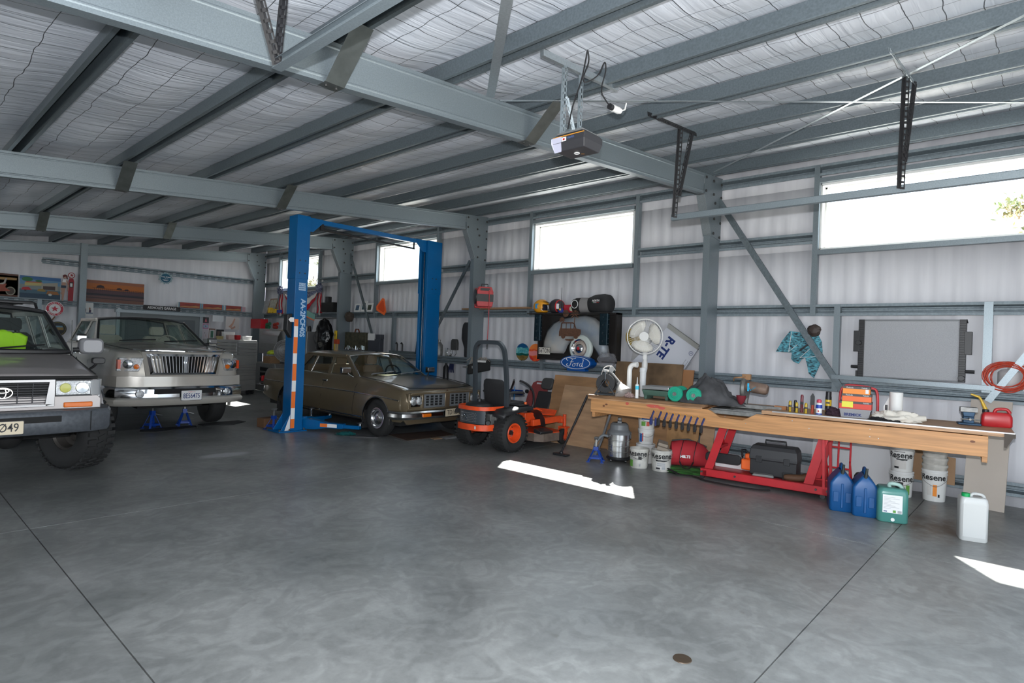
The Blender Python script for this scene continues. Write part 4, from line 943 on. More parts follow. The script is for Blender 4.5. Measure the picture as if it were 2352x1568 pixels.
mb = MB(); mb.cyl((.62, .48, .16), (.62, .48, .30), .028, mi=1); mb.cyl((.62, .48, .30), (.62, .48, .325), .07); mb.build('arm_pad', [BLACK, CHROME], parent=lift)

# ================================================================ ZERO-TURN MOWER  (local x forward -> world +X)
mw = thing('ride_on_mower', 'orange zero-turn ride-on mower with tall black roll bar and knobbly rear tyres', 'mower', (6.78, 6.56, 0))
for sg in (-1, 1): wheel(mw, .02, sg * .40, .295, .27, sg, 'mower', .155).rotation_euler = (0, 0, PI / 2)
for sg in (-1, 1):
    for o in [c for c in kids(mw) if c.name.startswith('wheel')]: pass
mb = MB()   # chassis rails and rear guard
for sg in (-1, 1): mb.box(-.35, 1.15, sg * .24 - .03, sg * .24 + .03, .33, .42)
mb.box(-.30, .2, -.26, .26, .30, .36, 1); mb.box(-.10, .30, -.25, .25, .42, .60, 0)
mb.build('chassis', [ORANGE, BLACKM], parent=mw, bevel=.006)
def hoopband(z0, z1, x0=.05, r=.30, wx=-.52, wy=.33):
    path = [(x0, wy), (-.30, wy), (-.42, wy - .03), (-.50, wy - .12), (wx, 0), (-.50, -wy + .12), (-.42, -wy + .03), (-.30, -wy), (x0, -wy)]
    return [[(x * k, y * k, z) for k, z in ((1, z0), (1, z1), (.955, z1), (.955, z0))] for x, y in path]
mb = MB(); mb.loft(hoopband(.635, .695)); mb.loft(hoopband(.33, .425, x0=-.10)); mb.build('rear_guard', ORANGE, parent=mw, smooth=50, bevel=.003)
mb = MB()
for k in range(3): pass
mb.loft([[(x, y, z) for z in (.43, .63)] + [(x * .97, y * .97, z) for z in (.63, .43)] for x, y in ((-.28, .31), (-.40, .28), (-.475, .19), (-.495, 0), (-.475, -.19), (-.40, -.28))])
pf_ = mb.build('perforated_guard', GUN, parent=mw, smooth=50)
mb = MB()
for i in range(22):
    for j in range(6):
        t = i / 21; y = .27 - .53 * t - (j % 2) * .012; x = -.497 + .105 * (abs(y) / .27) ** 3; z = .465 + j * .025
        if (y > .02 and y < .15 and j in (1, 2, 3, 4)): continue
        mb.box(x - .004, x, y - .0065, y + .0065, z - .006, z + .006)
mb.build('holes', ALU, parent=pf_, smooth=0)
mb = MB(); mb.lathe([(.035, 0), (.035, .012), (.028, .014), (.026, .008), (0, .008)], (-.495, .085, .53), (-1, 0, 0), 24); mb.build('round_badge', CHROME, parent=pf_)
mb = MB(); mb.box(-.42, -.05, -.20, .22, .38, .60, 1); mb.lathe([(.0, .15), (.10, .145), (.20, .12), (.225, .07), (.225, 0)], (-.24, .02, .60), (0, 0, 1), 28, 0, sx=1, sy=1); mb.lathe([(.04, 0), (.04, .04), (.03, .045), (0, .045)], (-.24, .02, .745), (0, 0, 1), 16, 0)
mb.box(-.30, -.08, -.30, -.20, .42, .58, 2); mb.cyl((-.33, -.29, .46), (-.40, -.34, .46), .035, mi=0); mb.cyl((-.18, -.30, .52), (-.18, -.33, .52), .05, mi=2); mb.tube([(-.05, -.27, .62), (-.10, -.30, .52), (-.16, -.3, .42)], .006, 5, 0)
mb.build('engine', [BLACK, BLACKM, CASTAL], parent=mw, bevel=.01)
mb = MB(); R_ = .02
lp = [(-.02, .355, .40), (-.02, .35, 1.0), (-.06, .335, 1.42), (-.075, .31, 1.58), (-.085, .24, 1.665), (-.09, .15, 1.685), (-.09, -.15, 1.685), (-.085, -.24, 1.665), (-.075, -.31, 1.58), (-.06, -.335, 1.42), (-.02, -.35, 1.0), (-.02, -.355, .40)]
lp = [(x, y, z - .01) for x, y, z in lp]
mb.tube(lp, [.042] * 12, 4, smooth_n=3, flat=.9)
mb.build('roll_bar', GUN, parent=mw, smooth=45)
mb = MB()  # seat: back shell, cushion, arm rests
mb.loft([[(.10 + .045 * f + x * .04, y * .235 * k, z) for x, y in [(p[0], p[1]) for p in ((-1, -.8), (-.6, -1), (.6, -1), (1, -.8), (1, .8), (.6, 1), (-.6, 1), (-1, .8))]] for f, z, k in ((1, .62, .9), (.6, .70, 1), (0, .85, 1), (-.6, .98, .97), (-1, 1.06, .86), (-1.2, 1.09, .65))])
mb.loft([[(.36 + x * .22 * k, y * .235 * k, z) for x, y in [(p[0], p[1]) for p in ((-1, -.9), (-.9, -1), (.9, -1), (1, -.9), (1, .9), (.9, 1), (-.9, 1), (-1, .9))]] for z, k in ((.60, .9), (.64, 1), (.71, 1), (.735, .9))])
mb.build('seat', VINYL, parent=mw, smooth=50)
for sg in (-1, 1):
    mb = MB(); mb.tube([(.10, sg * .27, .88), (.20, sg * .29, .895), (.42, sg * .29, .885), (.46, sg * .29, .87)], [.02, .032, .032, .02], 8, flat=.8); mb.cyl((.14, sg * .27, .70), (.14, sg * .28, .88), .012); mb.build('arm_rest', VINYL, parent=mw)
for sg in (-1, 1):   # fenders
    mb = MB(); rows = []
    for x, z in ((-.27, .60), (-.22, .645), (-.05, .665), (.15, .69), (.33, .70), (.50, .665), (.62, .60), (.70, .50), (.73, .38)):
        rows.append([(x, sg * y, z + dz) for y, dz in ((.24, .0), (.27, .015), (.40, .015), (.50, -.0), (.54, -.03), (.545, -.07 if x < .5 else -.03), (.52, -.075 if x < .5 else -.035), (.24, -.04))])
    mb.loft(rows); mb.build('fender', BLACK, parent=mw, smooth=60)
    mb = MB(); mb.box(.12, .36, *sorted((sg * .27, sg * .50)), .705, .715, 0); mb.cyl((.40, sg * .38, .70), (.40, sg * .38, .745), .022, mi=1); mb.cyl((.27, sg * .36, .70), (.27, sg * .36, .725), .04, mi=0); mb.build('control_console', [BLACK, ORANGEP if sg < 0 else YELLOW], parent=mw, bevel=.004)
    mb = MB(); mb.prism([(.40, .665), (.52, .652), (.62, .612), (.60, .60), (.50, .635), (.40, .645)], (0, sg * .548, 0), (1, 0, 0), (0, 0, 1), (0, sg * .004, 0)); mb.build('fender_stripe', ORANGE, parent=mw, smooth=0)
    mb = MB(); mb.tube([(.62, sg * .30, .55), (.68, sg * .31, .72), (.73, sg * .26, .86), (.72, sg * .20, .96), (.66, sg * .12, 1.03), (.60, sg * .06, 1.06)], .018, 8, smooth_n=5); mb.build('steering_lever', BLACK, parent=mw)
mb = MB()  # foot platform, front frame, castors
mb.loft([[(.60, y, .53), (1.20, y, .47), (1.26, y, .56), (1.24, y, .57), (1.18, y, .50), (.62, y, .56)] for y in (-.36, .36)])
mb.box(.45, .75, -.34, .34, .40, .56); 
for sg in (-1, 1):
    mb.beam((.55, sg * .40, .40), (1.22, sg * .46, .44), .06, .10); mb.beam((1.16, sg * .46, .42), (1.30, sg * .47, .42), .05, .10)
mb.beam((1.25, -.50, .40), (1.25, .50, .40), .06, .07)
mb.build('front_frame', ORANGE, parent=mw, bevel=.006)
for sg in (-1, 1):
    o = bpy.data.objects.new('castor', None); COL.objects.link(o); o.parent = mw; o.location = (1.33, sg * .47, 0)
    mb = MB(); mb.cyl((0, 0, .30), (0, 0, .50), .03); mb.box(-.055, .055, -.075, .075, .27, .30)
    for s2 in (-1, 1): mb.prism([(-.05, .30), (.05, .30), (.0, .10), (-.05, .10)], (-.03, s2 * .07 - .004, 0), (1, 0, 0), (0, 0, 1), (0, .008, 0))
    mb.build('castor_fork', ORANGE, parent=o, bevel=.004)
    mb = MB(); mb.lathe([(.04, -.05), (.10, -.055), (.125, -.03), (.13, 0), (.125, .03), (.10, .055), (.04, .05)], (-.04, 0, .13), (0, 1, 0), 28); mb.lathe([(.06, -.056), (.05, -.05), (0, -.05)], (-.04, 0, .13), (0, 1, 0), 20, 1); mb.build('castor_wheel', [RUBBER, ORANGE], parent=o)
mb = MB()  # cutting deck
ol = [(.50, -.50), (.60, -.62), (.95, -.66), (1.12, -.5), (1.18, -.2), (1.18, .2), (1.12, .5), (.95, .60), (.60, .58), (.50, .46)]
mb.loft([[(x, y, z) for x, y in ol] for z in (.12, .25)]); mb.prism(ol, (0, 0, .25), (1, 0, 0), (0, 1, 0), (0, 0, .012), 1)
mb.build('mower_deck', [mat('dirty_deck', (.20, .15, .12), .8, .2, .4, 8), ORANGE], parent=mw, smooth=0)
mb = MB(); mb.loft([[(x, -.50 + y, z) for x, y, z in ((.48, 0, .33), (.78, 0, .33), (.80, -.02, .30), (.80, -.15, .29), (.48, -.15, .29))] , [(x, -.50 + y, z) for x, y, z in ((.48, 0, .26), (.78, 0, .26), (.80, -.02, .25), (.80, -.15, .25), (.48, -.15, .25))]]); mb.build('deck_belt_cover', BLACK, parent=mw, bevel=.01)
mb = MB(); mb.box(-.505, -.503, -.19, -.13, .355, .40); mb.build('sticker', LABEL, parent=mw, smooth=0)
# ================================================================ WORKBENCH AND WHAT STANDS ON, UNDER AND BESIDE IT
bux, buy = .0896, -.996; BRZ = math.atan2(buy, bux); BZ = .98
def B(s, d, z=BZ): return Vector((7.07 + bux * s + .996 * d, 4.91 + buy * s + .0896 * d, z))
def bthing(name, label, cat, s, d, rz=0, z=BZ, group=None): return thing(name, label, cat, B(s, d, z), BRZ + rz, group)
bench = bthing('workbench', 'long pine workbench with scarred edge resting on red steel trestle', 'workbench', 0, 0, z=0)
N0, N1 = 1.76, 2.38
mb = MB()
for (a, b_) in ((0, N0 - .1), (N1, 4.70)):
    w_ = .85 / 4
    for k in range(4): mb.box(a, b_, k * w_ + (.002 if k else 0), (k + 1) * w_ - .002, BZ - .045, BZ)
mb.box(N0 - .1, N1, .45, .85, BZ - .045, BZ)
mb.box(0, N0 - .1, .0, .018, BZ - .06, BZ + .0); mb.build('bench_top', [WOODB], parent=bench, smooth=0, bevel=.003)
mb = MB()
mb.prism([(.05, .925), (N0 - .02, .925), (N0 + .12, .845), (N1 - .22, .835), (N1 - .06, .925), (4.50, .925), (4.50, .72), (2.4, .705), (.05, .735)], (0, .01, 0), (1, 0, 0), (0, 0, 1), (0, .045, 0))
mb.box(.05, 4.50, .78, .825, .72, .93)
for x in (.05, 1.2, 2.6, 3.6, 4.455): mb.box(x, x + .045, .055, .78, .66 if x in (.05, 4.455) else .74, .93)
mb.build('bench_beams', [mat('pine_orange', (.60, .30, .12), .5, 0, .30, 3.0, stretch=(.7, 14, 14))], parent=bench, smooth=0, bevel=.004)
mb = MB(); mb.box(2.5, 4.70, -.004, .0, BZ - .012, BZ + .0015); mb.box(2.5, 4.70, -.004, .03, BZ, BZ + .0015); mb.build('sunlit_edge_strip', ALU, parent=bench, smooth=0)  # sunlight along the bench edge, put in as a bright metal strip
mb = MB(); mb.prism([(0, 0), (.07, 0), (.02, -.10), (0, -.10)], (4.62, .0, .935), (1, 0, 0), (0, 0, 1), (0, -.006, 0)); mb.box(4.62, 4.705, -.008, .05, .93, .97); mb.build('corner_bracket', DARKW, parent=bench)
mb = MB()
for x, z in ((1.02, .895), (1.0, .80), (2.72, .89), (2.9, .82), (3.5, .88), (3.5, .80), (3.58, .79), (1.95, .86), (2.2, .80)): mb.cyl((x, .012, z), (x, .006, z), .006, seg=6)
mb.build('screws', ALU, parent=bench)
mb = MB()
def stain(x, z, rx, rz, mi, y=.0085, seed=0):
    mb.poly([(x + rx * math.cos(t) * (1 + .3 * noise.noise(Vector((math.cos(t) * 2, math.sin(t) * 2, seed)))), y, z + rz * math.sin(t) * (1 + .3 * noise.noise(Vector((math.cos(t) * 2, math.sin(t) * 2, seed + 9))))) for t in [2 * PI * k / 20 for k in range(20)]], mi)
stain(1.0, .90, .10, .022, 0, .0085, 1); stain(1.12, .885, .05, .02, 0, .0085, 2); stain(.62, .90, .025, .02, 0, .0085, 3)
stain(.30, .86, .022, .012, 1, .0085, 4); stain(.26, .835, .018, .014, 1, .0085, 5); stain(4.38, .86, .02, .012, 1, .0085, 7)
mb.build_each('paint_stain', [mat('pink_mark', (.55, .10, .07), .6), mat('knot', (.16, .06, .03), .6), mat('grey_smear', (.33, .32, .30), .6)], parent=bench, smooth=0)
# red trestle under the bench
tr = bthing('steel_trestle', 'red steel trestle on small castors carrying the middle of the workbench', 'trestle', 1.62, .20, z=0)
mb = MB(); W_ = 1.46; D_ = .48
for y in (0, D_):
    mb.box(-.02, W_ + .02, y, y + .012, .045, .145); mb.box(-.02, W_ + .02, y, y + .05, .135, .145); mb.box(-.02, W_ + .02, y, y + .05, .045, .055)
for x in (0, W_ - .06): mb.box(x, x + .06, 0, D_, .05, .12)
mb.box(0, W_, .06, D_, .118, .126)
for x0, x1, xe in ((.03, .24, 1), (W_ - .16, W_ - .05, 0)):
    for y in (.02, D_ - .0):
        if xe: mb.beam((.06, y + .02, .10), (.26, y + .02, .74), .012, .10, up=(1, 0, 0))
        else: mb.beam((W_ - .22, y + .02, .10), (W_ - .05, y + .02, .74), .012, .10, up=(1, 0, 0))
    if not xe:
        for y in (.0, D_ - .02): mb.beam((W_ - .04, y + .02, .12), (W_ - .06, y + .02, .70), .05, .03, up=(1, 0, 0))
mb.beam((.16, .04, .42), (.16, D_, .42), .04, .03); mb.beam((.22, .04, .70), (.12, D_, .42), .03, .02); mb.beam((W_ - .05, .04, .66), (W_ - .05, D_, .66), .04, .03)
mb.box(.2, .30, 0, D_ + .03, .70, .74); mb.box(W_ - .1, W_, 0, D_ + .03, .70, .74)
mb.build('frame', RED, parent=tr, bevel=.003, smooth=0)
mb = MB()
for x in (-.0, .42, W_ - .12, W_): mb.cyl((x, -.02, .10), (x, .0, .10), .014, seg=6)
mb.build('bolts', BOLT, parent=tr)
for x, y in ((.0, .02), (W_ - .05, .02), (.0, D_), (W_ - .05, D_)):
    mb = MB(); mb.cyl((x, y - .015, .028), (x, y + .015, .028), .028); mb.build('castor', BLACK, parent=tr)
# things inside the trestle
def T_(x, y, z=.127): return B(1.62 + x, .20 + y, z)
o = thing('toolbox', 'large black plastic toolbox with top handle sitting in the red trestle', 'toolbox', T_(.82, .30), BRZ + .02)
mb = MB(); mb.loft([[(a * (.27 - i_), b_ * (.14 - i_), z) for a, b_ in ((-1, -1), (1, -1), (1, 1), (-1, 1))] for z, i_ in ((0, .015), (.02, 0), (.20, 0))]); mb.build('box', BLACK, parent=o, bevel=.008, smooth=0)
mb = MB(); mb.loft([[(a * (.28 - i_), b_ * (.15 - i_), z) for a, b_ in ((-1, -1), (1, -1), (1, 1), (-1, 1))] for z, i_ in ((.20, 0), (.235, 0), (.33, .01), (.38, .035))]); mb.build('lid', mat('black_plastic_worn', (.03, .03, .033), .5), parent=o, bevel=.01, smooth=0)
mb = MB(); mb.tube([(-.12, 0, .38), (-.12, 0, .435), (.12, 0, .435), (.12, 0, .38)], .013, 8); mb.build('handle', BLACK, parent=o)
for x in (-.16, .16): mb = MB(); mb.box(x - .035, x + .035, -.158, -.145, .17, .25); mb.build('latch', BLACK, parent=o, bevel=.004)
o = thing('chainsaw', 'orange chainsaw with black bar cover lying left of the black toolbox', 'chainsaw', T_(.30, .30), BRZ)
mb = MB(); mb.box(.12, .34, -.07, .08, .03, .17); mb.box(.16, .30, -.05, .06, .17, .24); mb.build('saw_body', ORANGEP, parent=o, bevel=.02)
mb = MB(); mb.prism(rrect(.46, .13, .05), (-.12, -.04, .13), (1, 0, 0), (0, 0, 1), (0, .04, 0)); mb.build('bar_cover', BLACK, parent=o, bevel=.006)
mb = MB(); mb.tube([(.14, -.06, .20), (.12, -.03, .28), (.14, .06, .27), (.2, .07, .2)], .012); mb.build('front_handle', BLACK, parent=o)
o = thing('boot', 'worn brown leather boot lying on its side beside the toolbox in the trestle', 'boot', T_(1.10, .13), BRZ + .3)
mb = MB(); mb.loft([[(x + a * .001, y0 + b_[0] * w_, .045 + z0 + b_[1] * w_ * .9) for b_ in [(math.cos(t), math.sin(t)) for t in [2 * PI * k / 14 for k in range(14)]]] for x, y0, z0, w_ in ((-.14, 0, 0, .025), (-.11, 0, 0, .042), (-.03, 0, 0, .046), (.04, 0, .005, .048), (.10, 0, .02, .052), (.17, 0, .03, .055))]); mb.build('upper', mat('brown_leather', (.10, .045, .02), .7), parent=o)
mb = MB(); mb.box(-.15, .10, .045, .06, .0, .09); mb.build('sole', RUBBER, parent=o, bevel=.01)
mb = MB(); mb.box(-.12, .12, -.06, .06, 0, .015); mb.box(-.11, .13, -.05, .06, .015, .03); mb.box(-.10, .12, -.055, .05, .03, .04)
single(mb, 'sandpaper_sheets', mat('sanding_grey', (.22, .22, .21), .8), 'small stack of grey sheets lying on the floor of the trestle', 'sheets', loc=T_(.72, .10), rot=(0, 0, BRZ + .2), smooth=0)
mb = MB(); mb.box(-.45, .45, -.05, .05, 0, .10)
single(mb, 'long_carton', [LABEL], 'long flat white carton lying in the trestle behind the chainsaw', 'box', loc=T_(.50, .42), rot=(0, 0, BRZ), bevel=.004)
# hand clamps hanging on the bench face
o0 = None
for k in range(9):
    s = 1.03 + (.0 if k == 0 else .02) + k * .082
    big = k == 0
    o = bthing('spring_clamp', ['big blue bar clamp hanging leftmost on the bench face, jaws up'][0] if big else 'black and navy hand clamp with orange tip, number %d from left below the bench face' % (k + 1), 'clamp', s, -.012, z=.845, group='hand clamps hung along the bench face') if k < 2 else None
    if k < 2:
        mb = MB(); mb.tube([(0, -.005, .0), (-.012, -.01, -.03), (-.028, -.012, -.075), (-.035, -.012, -.11 if not big else -.16)], .009, 8, flat=1.4); mb.build('jaw', mat('clamp_navy', (.02, .03, .13), .4), parent=o)
        mb = MB(); mb.tube([(-.014, -.008, -.015), (0, -.006, .012), (.014, -.008, -.012)], .005, 6); mb.build('tip', mat('clamp_orange', (.75, .35, .02), .4), parent=o)
        mb = MB(); mb.loft([[(-.035 + a * .016 * k_, -.018 + b_ * .014, z) for a, b_ in ((-1, -1), (1, -1), (1, 1), (-1, 1))] for z, k_ in ((-.09, .8), (-.11, 1.1), (-.16, 1.3), (-.19, .8))]); 
        if big: mb.loft([[(.03 + a * .012 * k_, -.018 + b_ * .012, z) for a, b_ in ((-1, -1), (1, -1), (1, 1), (-1, 1))] for z, k_ in ((-.09, .8), (-.15, 1.1), (-.20, .8))])
        mb.build('handle', BLACK if not big else mat('clamp_navy', (.02, .03, .13), .4), parent=o, bevel=.004)
        if k == 1: o0 = o
    else:
        ordn = ['', '', 'third', 'fourth', 'fifth', 'sixth', 'seventh', 'eighth', 'last'][k]
        dup(o0, 'black and navy hand clamp with %s tip, %s in the row from the left' % ('grey' if k == 3 else 'orange', ordn), loc=B(s, -.012, .845 - .004 * k))
if o0: o0['label'] = 'black and navy hand clamp with orange tip, second in the row from the left'

# ---- on the bench (left to right)
o = bthing('cable_reel', 'black cable reel on tubular stand at the left end of the workbench', 'cable reel', .20, .20, .25)
mb = MB(); mb.lathe([(.06, -.11), (.135, -.11), (.135, -.095), (.06, -.09), (.055, .09), (.135, .095), (.135, .11), (.06, .11)], (0, 0, .17), (0, 1, 0), 36); mb.build('drum', BLACK, parent=o)
mb = MB()
for k in range(7): mb.tube([(.105 * math.cos(t), -.08 + k * .026, .17 + .105 * math.sin(t)) for t in [2 * PI * i / 28 for i in range(28)]], .012, 6, closed=True)
mb.build('cable', RUBBER, parent=o)
mb = MB()
for y in (-.13, .13): mb.tube([(-.14, y, .012), (.0, y, .23), (.14, y, .012)], .010, 8); mb.tube([(-.14, y, .012), (.14, y, .012)], .010)
mb.tube([(-.14, -.13, .012), (-.14, .13, .012)], .010); mb.tube([(.0, -.13, .23), (.0, -.13, .33), (.0, .13, .33), (.0, .13, .23)], .010); mb.build('stand', GUN, parent=o)
o = bthing('clamp_lamp', 'silver clamp work lamp with bell shade drooping beside the cable reel', 'lamp', .50, .13, 0)
mb = MB(); mb.lathe([(.035, .0), (.04, .03), (.055, .05), (.115, .15), (.12, .16), (.112, .155), (.05, .055), (.0, .045)], (-.06, -.03, .19), (.55, -.2, -.83), 32); mb.build('shade', mat('lamp_silver', (.72, .70, .68), .3, .6), parent=o)
mb = MB(); mb.tube([(-.04, 0, .175), (-.12, .01, .25), (-.20, .02, .32), (-.24, .02, .35)], .011); mb.tube([(-.36, .02, .20), (-.37, .02, .30), (-.32, .02, .40), (-.22, .02, .42), (-.15, .02, .36)], .006, smooth_n=4); mb.box(-.33, -.26, .0, .04, .33, .36); mb.box(-.31, -.29, .0, .04, .25, .34); mb.loft([[(-.21 + a * .04 * k, .02 + b_ * .005, .36 + c) for a, b_ in ((-1, -1), (1, -1), (1, 1), (-1, 1))] for c, k in ((-.03, .4), (.01, 1), (.05, .7))]); mb.build('arm', mat('lamp_silver', (.72, .70, .68), .3, .6), parent=o)
mb = MB(); mb.tube([(-.30, .06, .33), (-.20, .10, .2), (-.05, .12, .03), (.2, .15, .006), (.8, .1, .006), (1.3, .2, .006)], .004, 5, smooth_n=5); mb.build('flex', BLACK, parent=o)
o = bthing('rag', 'crumpled pinkish rag lying under the silver clamp lamp', 'rag', .60, .10)
o2 = MB(); blob(o2, (0, 0, .02), (.06, .05, .035), 3, .5, 2.5, flat=-.02); b2 = o2.build('cloth', mat('pink_rag', (.42, .30, .28), .9), parent=o)
o = bthing('hand_tools', 'red and blue handled tools lying behind the cable reel', 'tools', .42, .34)
mb = MB(); mb.tube([(-.12, 0, .01), (0, .03, .012)], .01); mb.build('blade', ALU, parent=o); mb = MB(); mb.tube([(0, .03, .012), (.12, -.03, .014)], .013); mb.tube([(-.05, -.06, .012), (.08, -.08, .012)], .013); mb.build('grip', REDP, parent=o)
o = bthing('sealant_cartridge', 'white sealant cartridge with blue label standing near the bench front', 'cartridge', .72, .09)
mb = MB(); mb.lathe([(.024, 0), (.024, .185), (.018, .19), (.008, .20), (.005, .27), (.003, .29)], seg=20); mb.build('tube', WHITEP, parent=o); mb = MB(); mb.lathe([(.0245, .12), (.0245, .17)], seg=20); mb.build('label_band', mat('cyan_label', (.05, .55, .75), .5), parent=o)
o = bthing('waste_pipe', 'white plastic pipe with a bend at the top standing on the bench', 'pipe', .44, .42)
mb = MB(); mb.tube([(0, 0, 0), (0, 0, .30), (0, 0, .36), (.012, 0, .41), (.045, 0, .445), (.09, 0, .45), (.11, 0, .45)], .036, 20, smooth_n=3); mb.cyl((.09, 0, .45), (.12, 0, .45), .041); single_o = mb.build('pipe_body', WHITEP, parent=o)
o = bthing('plastic_tube', 'straight grey-white plastic tube standing right of the bent pipe', 'pipe', .66, .40)
mb = MB(); mb.lathe([(.040, 0), (.045, .35), (.050, .352), (.050, .41), (.045, .41), (.040, .36), (.036, .0)], seg=28); mb.build('pipe_body', mat('grey_white', (.62, .63, .64), .4), parent=o)
o = bthing('tile_cutter', 'green wet tile cutter with grey steel table standing on the bench', 'tile saw', .98, .24, .02)
mb = MB(); mb.loft([[(a * .19 * k, b_ * .15 * k, z) for a, b_ in ((-1, -1), (1, -1), (1, 1), (-1, 1))] for z, k in ((.05, .88), (.12, 1), (.125, 1.02))]); 
for a in (-.15, .15): mb.box(a - .02, a + .02, -.12, .12, 0, .06)
mb.build('basin', mat('green_grey', (.06, .12, .09), .5), parent=o, bevel=.006)
mb = MB(); mb.box(-.19, .19, -.15, .15, .135, .18); mb.build('table', ALU, parent=o, bevel=.006)
o = bthing('pedestal_fan', 'white pedestal fan with round wire cage standing behind the bench', 'fan', .42, .97, .25, z=0)
mb = MB(); mb.cyl((0, 0, .03), (0, 0, 1.50), .016); mb.cyl((0, 0, 1.0), (0, 0, 1.36), .022); mb.lathe([(.20, 0), (.20, .02), (.03, .045), (.02, .08)], seg=28); mb.build('stand', WHITEP, parent=o)
mb = MB(); mb.lathe([(.03, 1.30), (.045, 1.36), (.045, 1.44), (.03, 1.50)], seg=16); mb.ball((0, .05, 1.80 - .02), (.075, .12, .08)); mb.box(-.03, .03, -.02, .05, 1.48, 1.74); mb.build('motor_housing', WHITEP, parent=o, bevel=.01)
FC = Vector((0, -.08, 1.85)); mb = MB(); R0 = .265
mb.tube([FC + Vector((R0 * math.cos(t), 0, R0 * math.sin(t))) for t in [2 * PI * i / 48 for i in range(48)]], .008, 6, closed=True)
for y_, sgn in ((-.055, 1), (.06, 1)):
    for k in range(48):
        t = 2 * PI * k / 48; mb.tube([FC + Vector((.07 * math.cos(t), y_, .07 * math.sin(t))), FC + Vector((.17 * math.cos(t + .12), y_ * .85, .17 * math.sin(t + .12))), FC + Vector((R0 * math.cos(t + .2), 0, R0 * math.sin(t + .2)))], .0013, 3)
    mb.tube([FC + Vector((.15 * math.cos(t), y_ * .9, .15 * math.sin(t))) for t in [2 * PI * i / 40 for i in range(40)]], .002, 4, closed=True)
mb.build('fan_cage', WHITEP, parent=o)
mb = MB(); mb.cyl(FC + Vector((0, -.065, 0)), FC + Vector((0, -.05, 0)), .07, seg=32); mb.cyl(FC, FC + Vector((0, .06, 0)), .03); mb.build('fan_centre', WHITEP, parent=o)
for k in range(3):
    a = 2 * PI * k / 3 + .3; mb = MB(); rows = []
    for i in range(7):
        r_ = .05 + .19 * i / 6; wd_ = .35 + .55 * math.sin(i / 6 * PI * .75); rows.append([FC + Vector((r_ * math.cos(a + u * wd_), .02 * u + .005, r_ * math.sin(a + u * wd_))) for u in (-1, -.5, 0, .5, 1)])
    mb.grid(rows); mb.build('fan_blade', IVORY, parent=o, solid=.004)
# dumbbells
def dumbbell(s, d, lab, z=.0, rz=0):
    o = bthing('dumbbell', lab, 'dumbbell', s, d, rz, group='green dumbbells on the bench')
    for y in (-.10, .10):
        mb = MB(); mb.lathe([(.02, -.03), (.095, -.03), (.10, -.022), (.10, .022), (.095, .03), (.02, .03)], (0, y, .10), (0, 1, 0), 36); mb.lathe([(.055, -.034), (.06, -.030)], (0, y, .10), (0, 1, 0), 28); mb.build('weight_disc', GREEN, parent=o)
    mb = MB(); mb.cyl((0, -.17, .10), (0, .17, .10), .014); mb.cyl((0, -.145, .10), (0, -.13, .10), .028, seg=6); mb.cyl((0, .145, .10), (0, .13, .10), .028, seg=6); mb.build('bar', CASTAL, parent=o)
    return o
d0 = dumbbell(1.26, .22, 'green dumbbell left of its twin, nearest the tile cutter'); dup(d0, 'green dumbbell right of its twin, half hidden by the dark cloth', loc=B(1.51, .21), rz=BRZ + .06)
mb = MB(); blob(mb, (0, 0, 0), (.40, .22, .34), 12, .22, 1.7, flat=0.0, seg=60, rings=36)
for i, v in enumerate(mb.v):
    x, y, z = v; k = max(0, 1 - z / .33); mb.v[i] = (x * (.55 + .60 * k), y * (.6 + .45 * k), z * 1.0 + .012 * noise.noise(Vector((x * 14, y * 14, z * 14))))
o = bthing('dust_cover_cloth', 'dark grey cloth draped in a mound over a tool on the bench', 'cloth', 1.64, .30, .06)
mb.build('cloth', mat('charcoal_cloth', (.085, .085, .09), .95, 0, .5, 7, bump=.5, bump_scale=25), parent=o, smooth=60)
# mitre saw let into the notch
o = bthing('mitre_saw', 'grey mitre saw with dusty motor and blue tape let into the bench notch', 'saw', 2.10, .30)
mb = MB(); mb.box(-.38, .30, -.24, .20, -.10, -.05); mb.box(-.44, .44, -.02, .04, -.02, .03); mb.box(-.36, .26, -.20, .12, -.06, -.035); mb.lathe([(.15, -.055), (.15, -.03), (.14, -.025)], (-.02, -.02, 0), seg=32); mb.build('saw_table', CASTAL, parent=o, bevel=.004)
mb = MB(); mb.tube([(-.05, .16, -.03), (-.04, .20, .12), (.0, .16, .26)], .035, 10); mb.lathe([(.0, -.02), (.13, -.02), (.14, 0), (.13, .03), (0, .03)], (-.02, .03, .23), (1, 0, 0), 28); mb.build('blade_guard', mat('saw_grey', (.20, .20, .19), .5, .3, .3, 9), parent=o)
mb = MB(); mb.lathe([(.06, 0), (.07, .02), (.07, .17), (.065, .24), (.05, .26), (0, .26)], (.01, .02, .26), (1, -.05, -.12), 24); mb.build('motor', mat('dusty_motor', (.25, .17, .13), .6, .2, .45, 9), parent=o)
mb = MB(); mb.box(.04, .06, -.056, -.052, .20, .30); mb.tube([(.05, -.055, .26), (.08, -.06, .21), (.14, -.06, .26)], .009, 5, flat=.4); mb.build('blue_tape', mat('tape_cyan', (.02, .45, .75), .6), parent=o)
mb = MB(); mb.tube([(-.14, -.02, .32), (-.10, -.12, .36), (-.02, -.14, .37), (.0, -.04, .38)], .010, 8, smooth_n=4); mb.box(-.04, .06, -.02, .04, .34, .41); mb.build('handle', mat('dusty_tan', (.32, .17, .08), .7), parent=o, bevel=.01)
mb = MB(); mb.lathe([(0, 0), (.03, .02), (.055, .08), (.06, .12)], (-.03, -.06, .02), (0, 0, 1), 16); mb.build('dust_bag', mat('maroon', (.18, .01, .02), .8), parent=o)
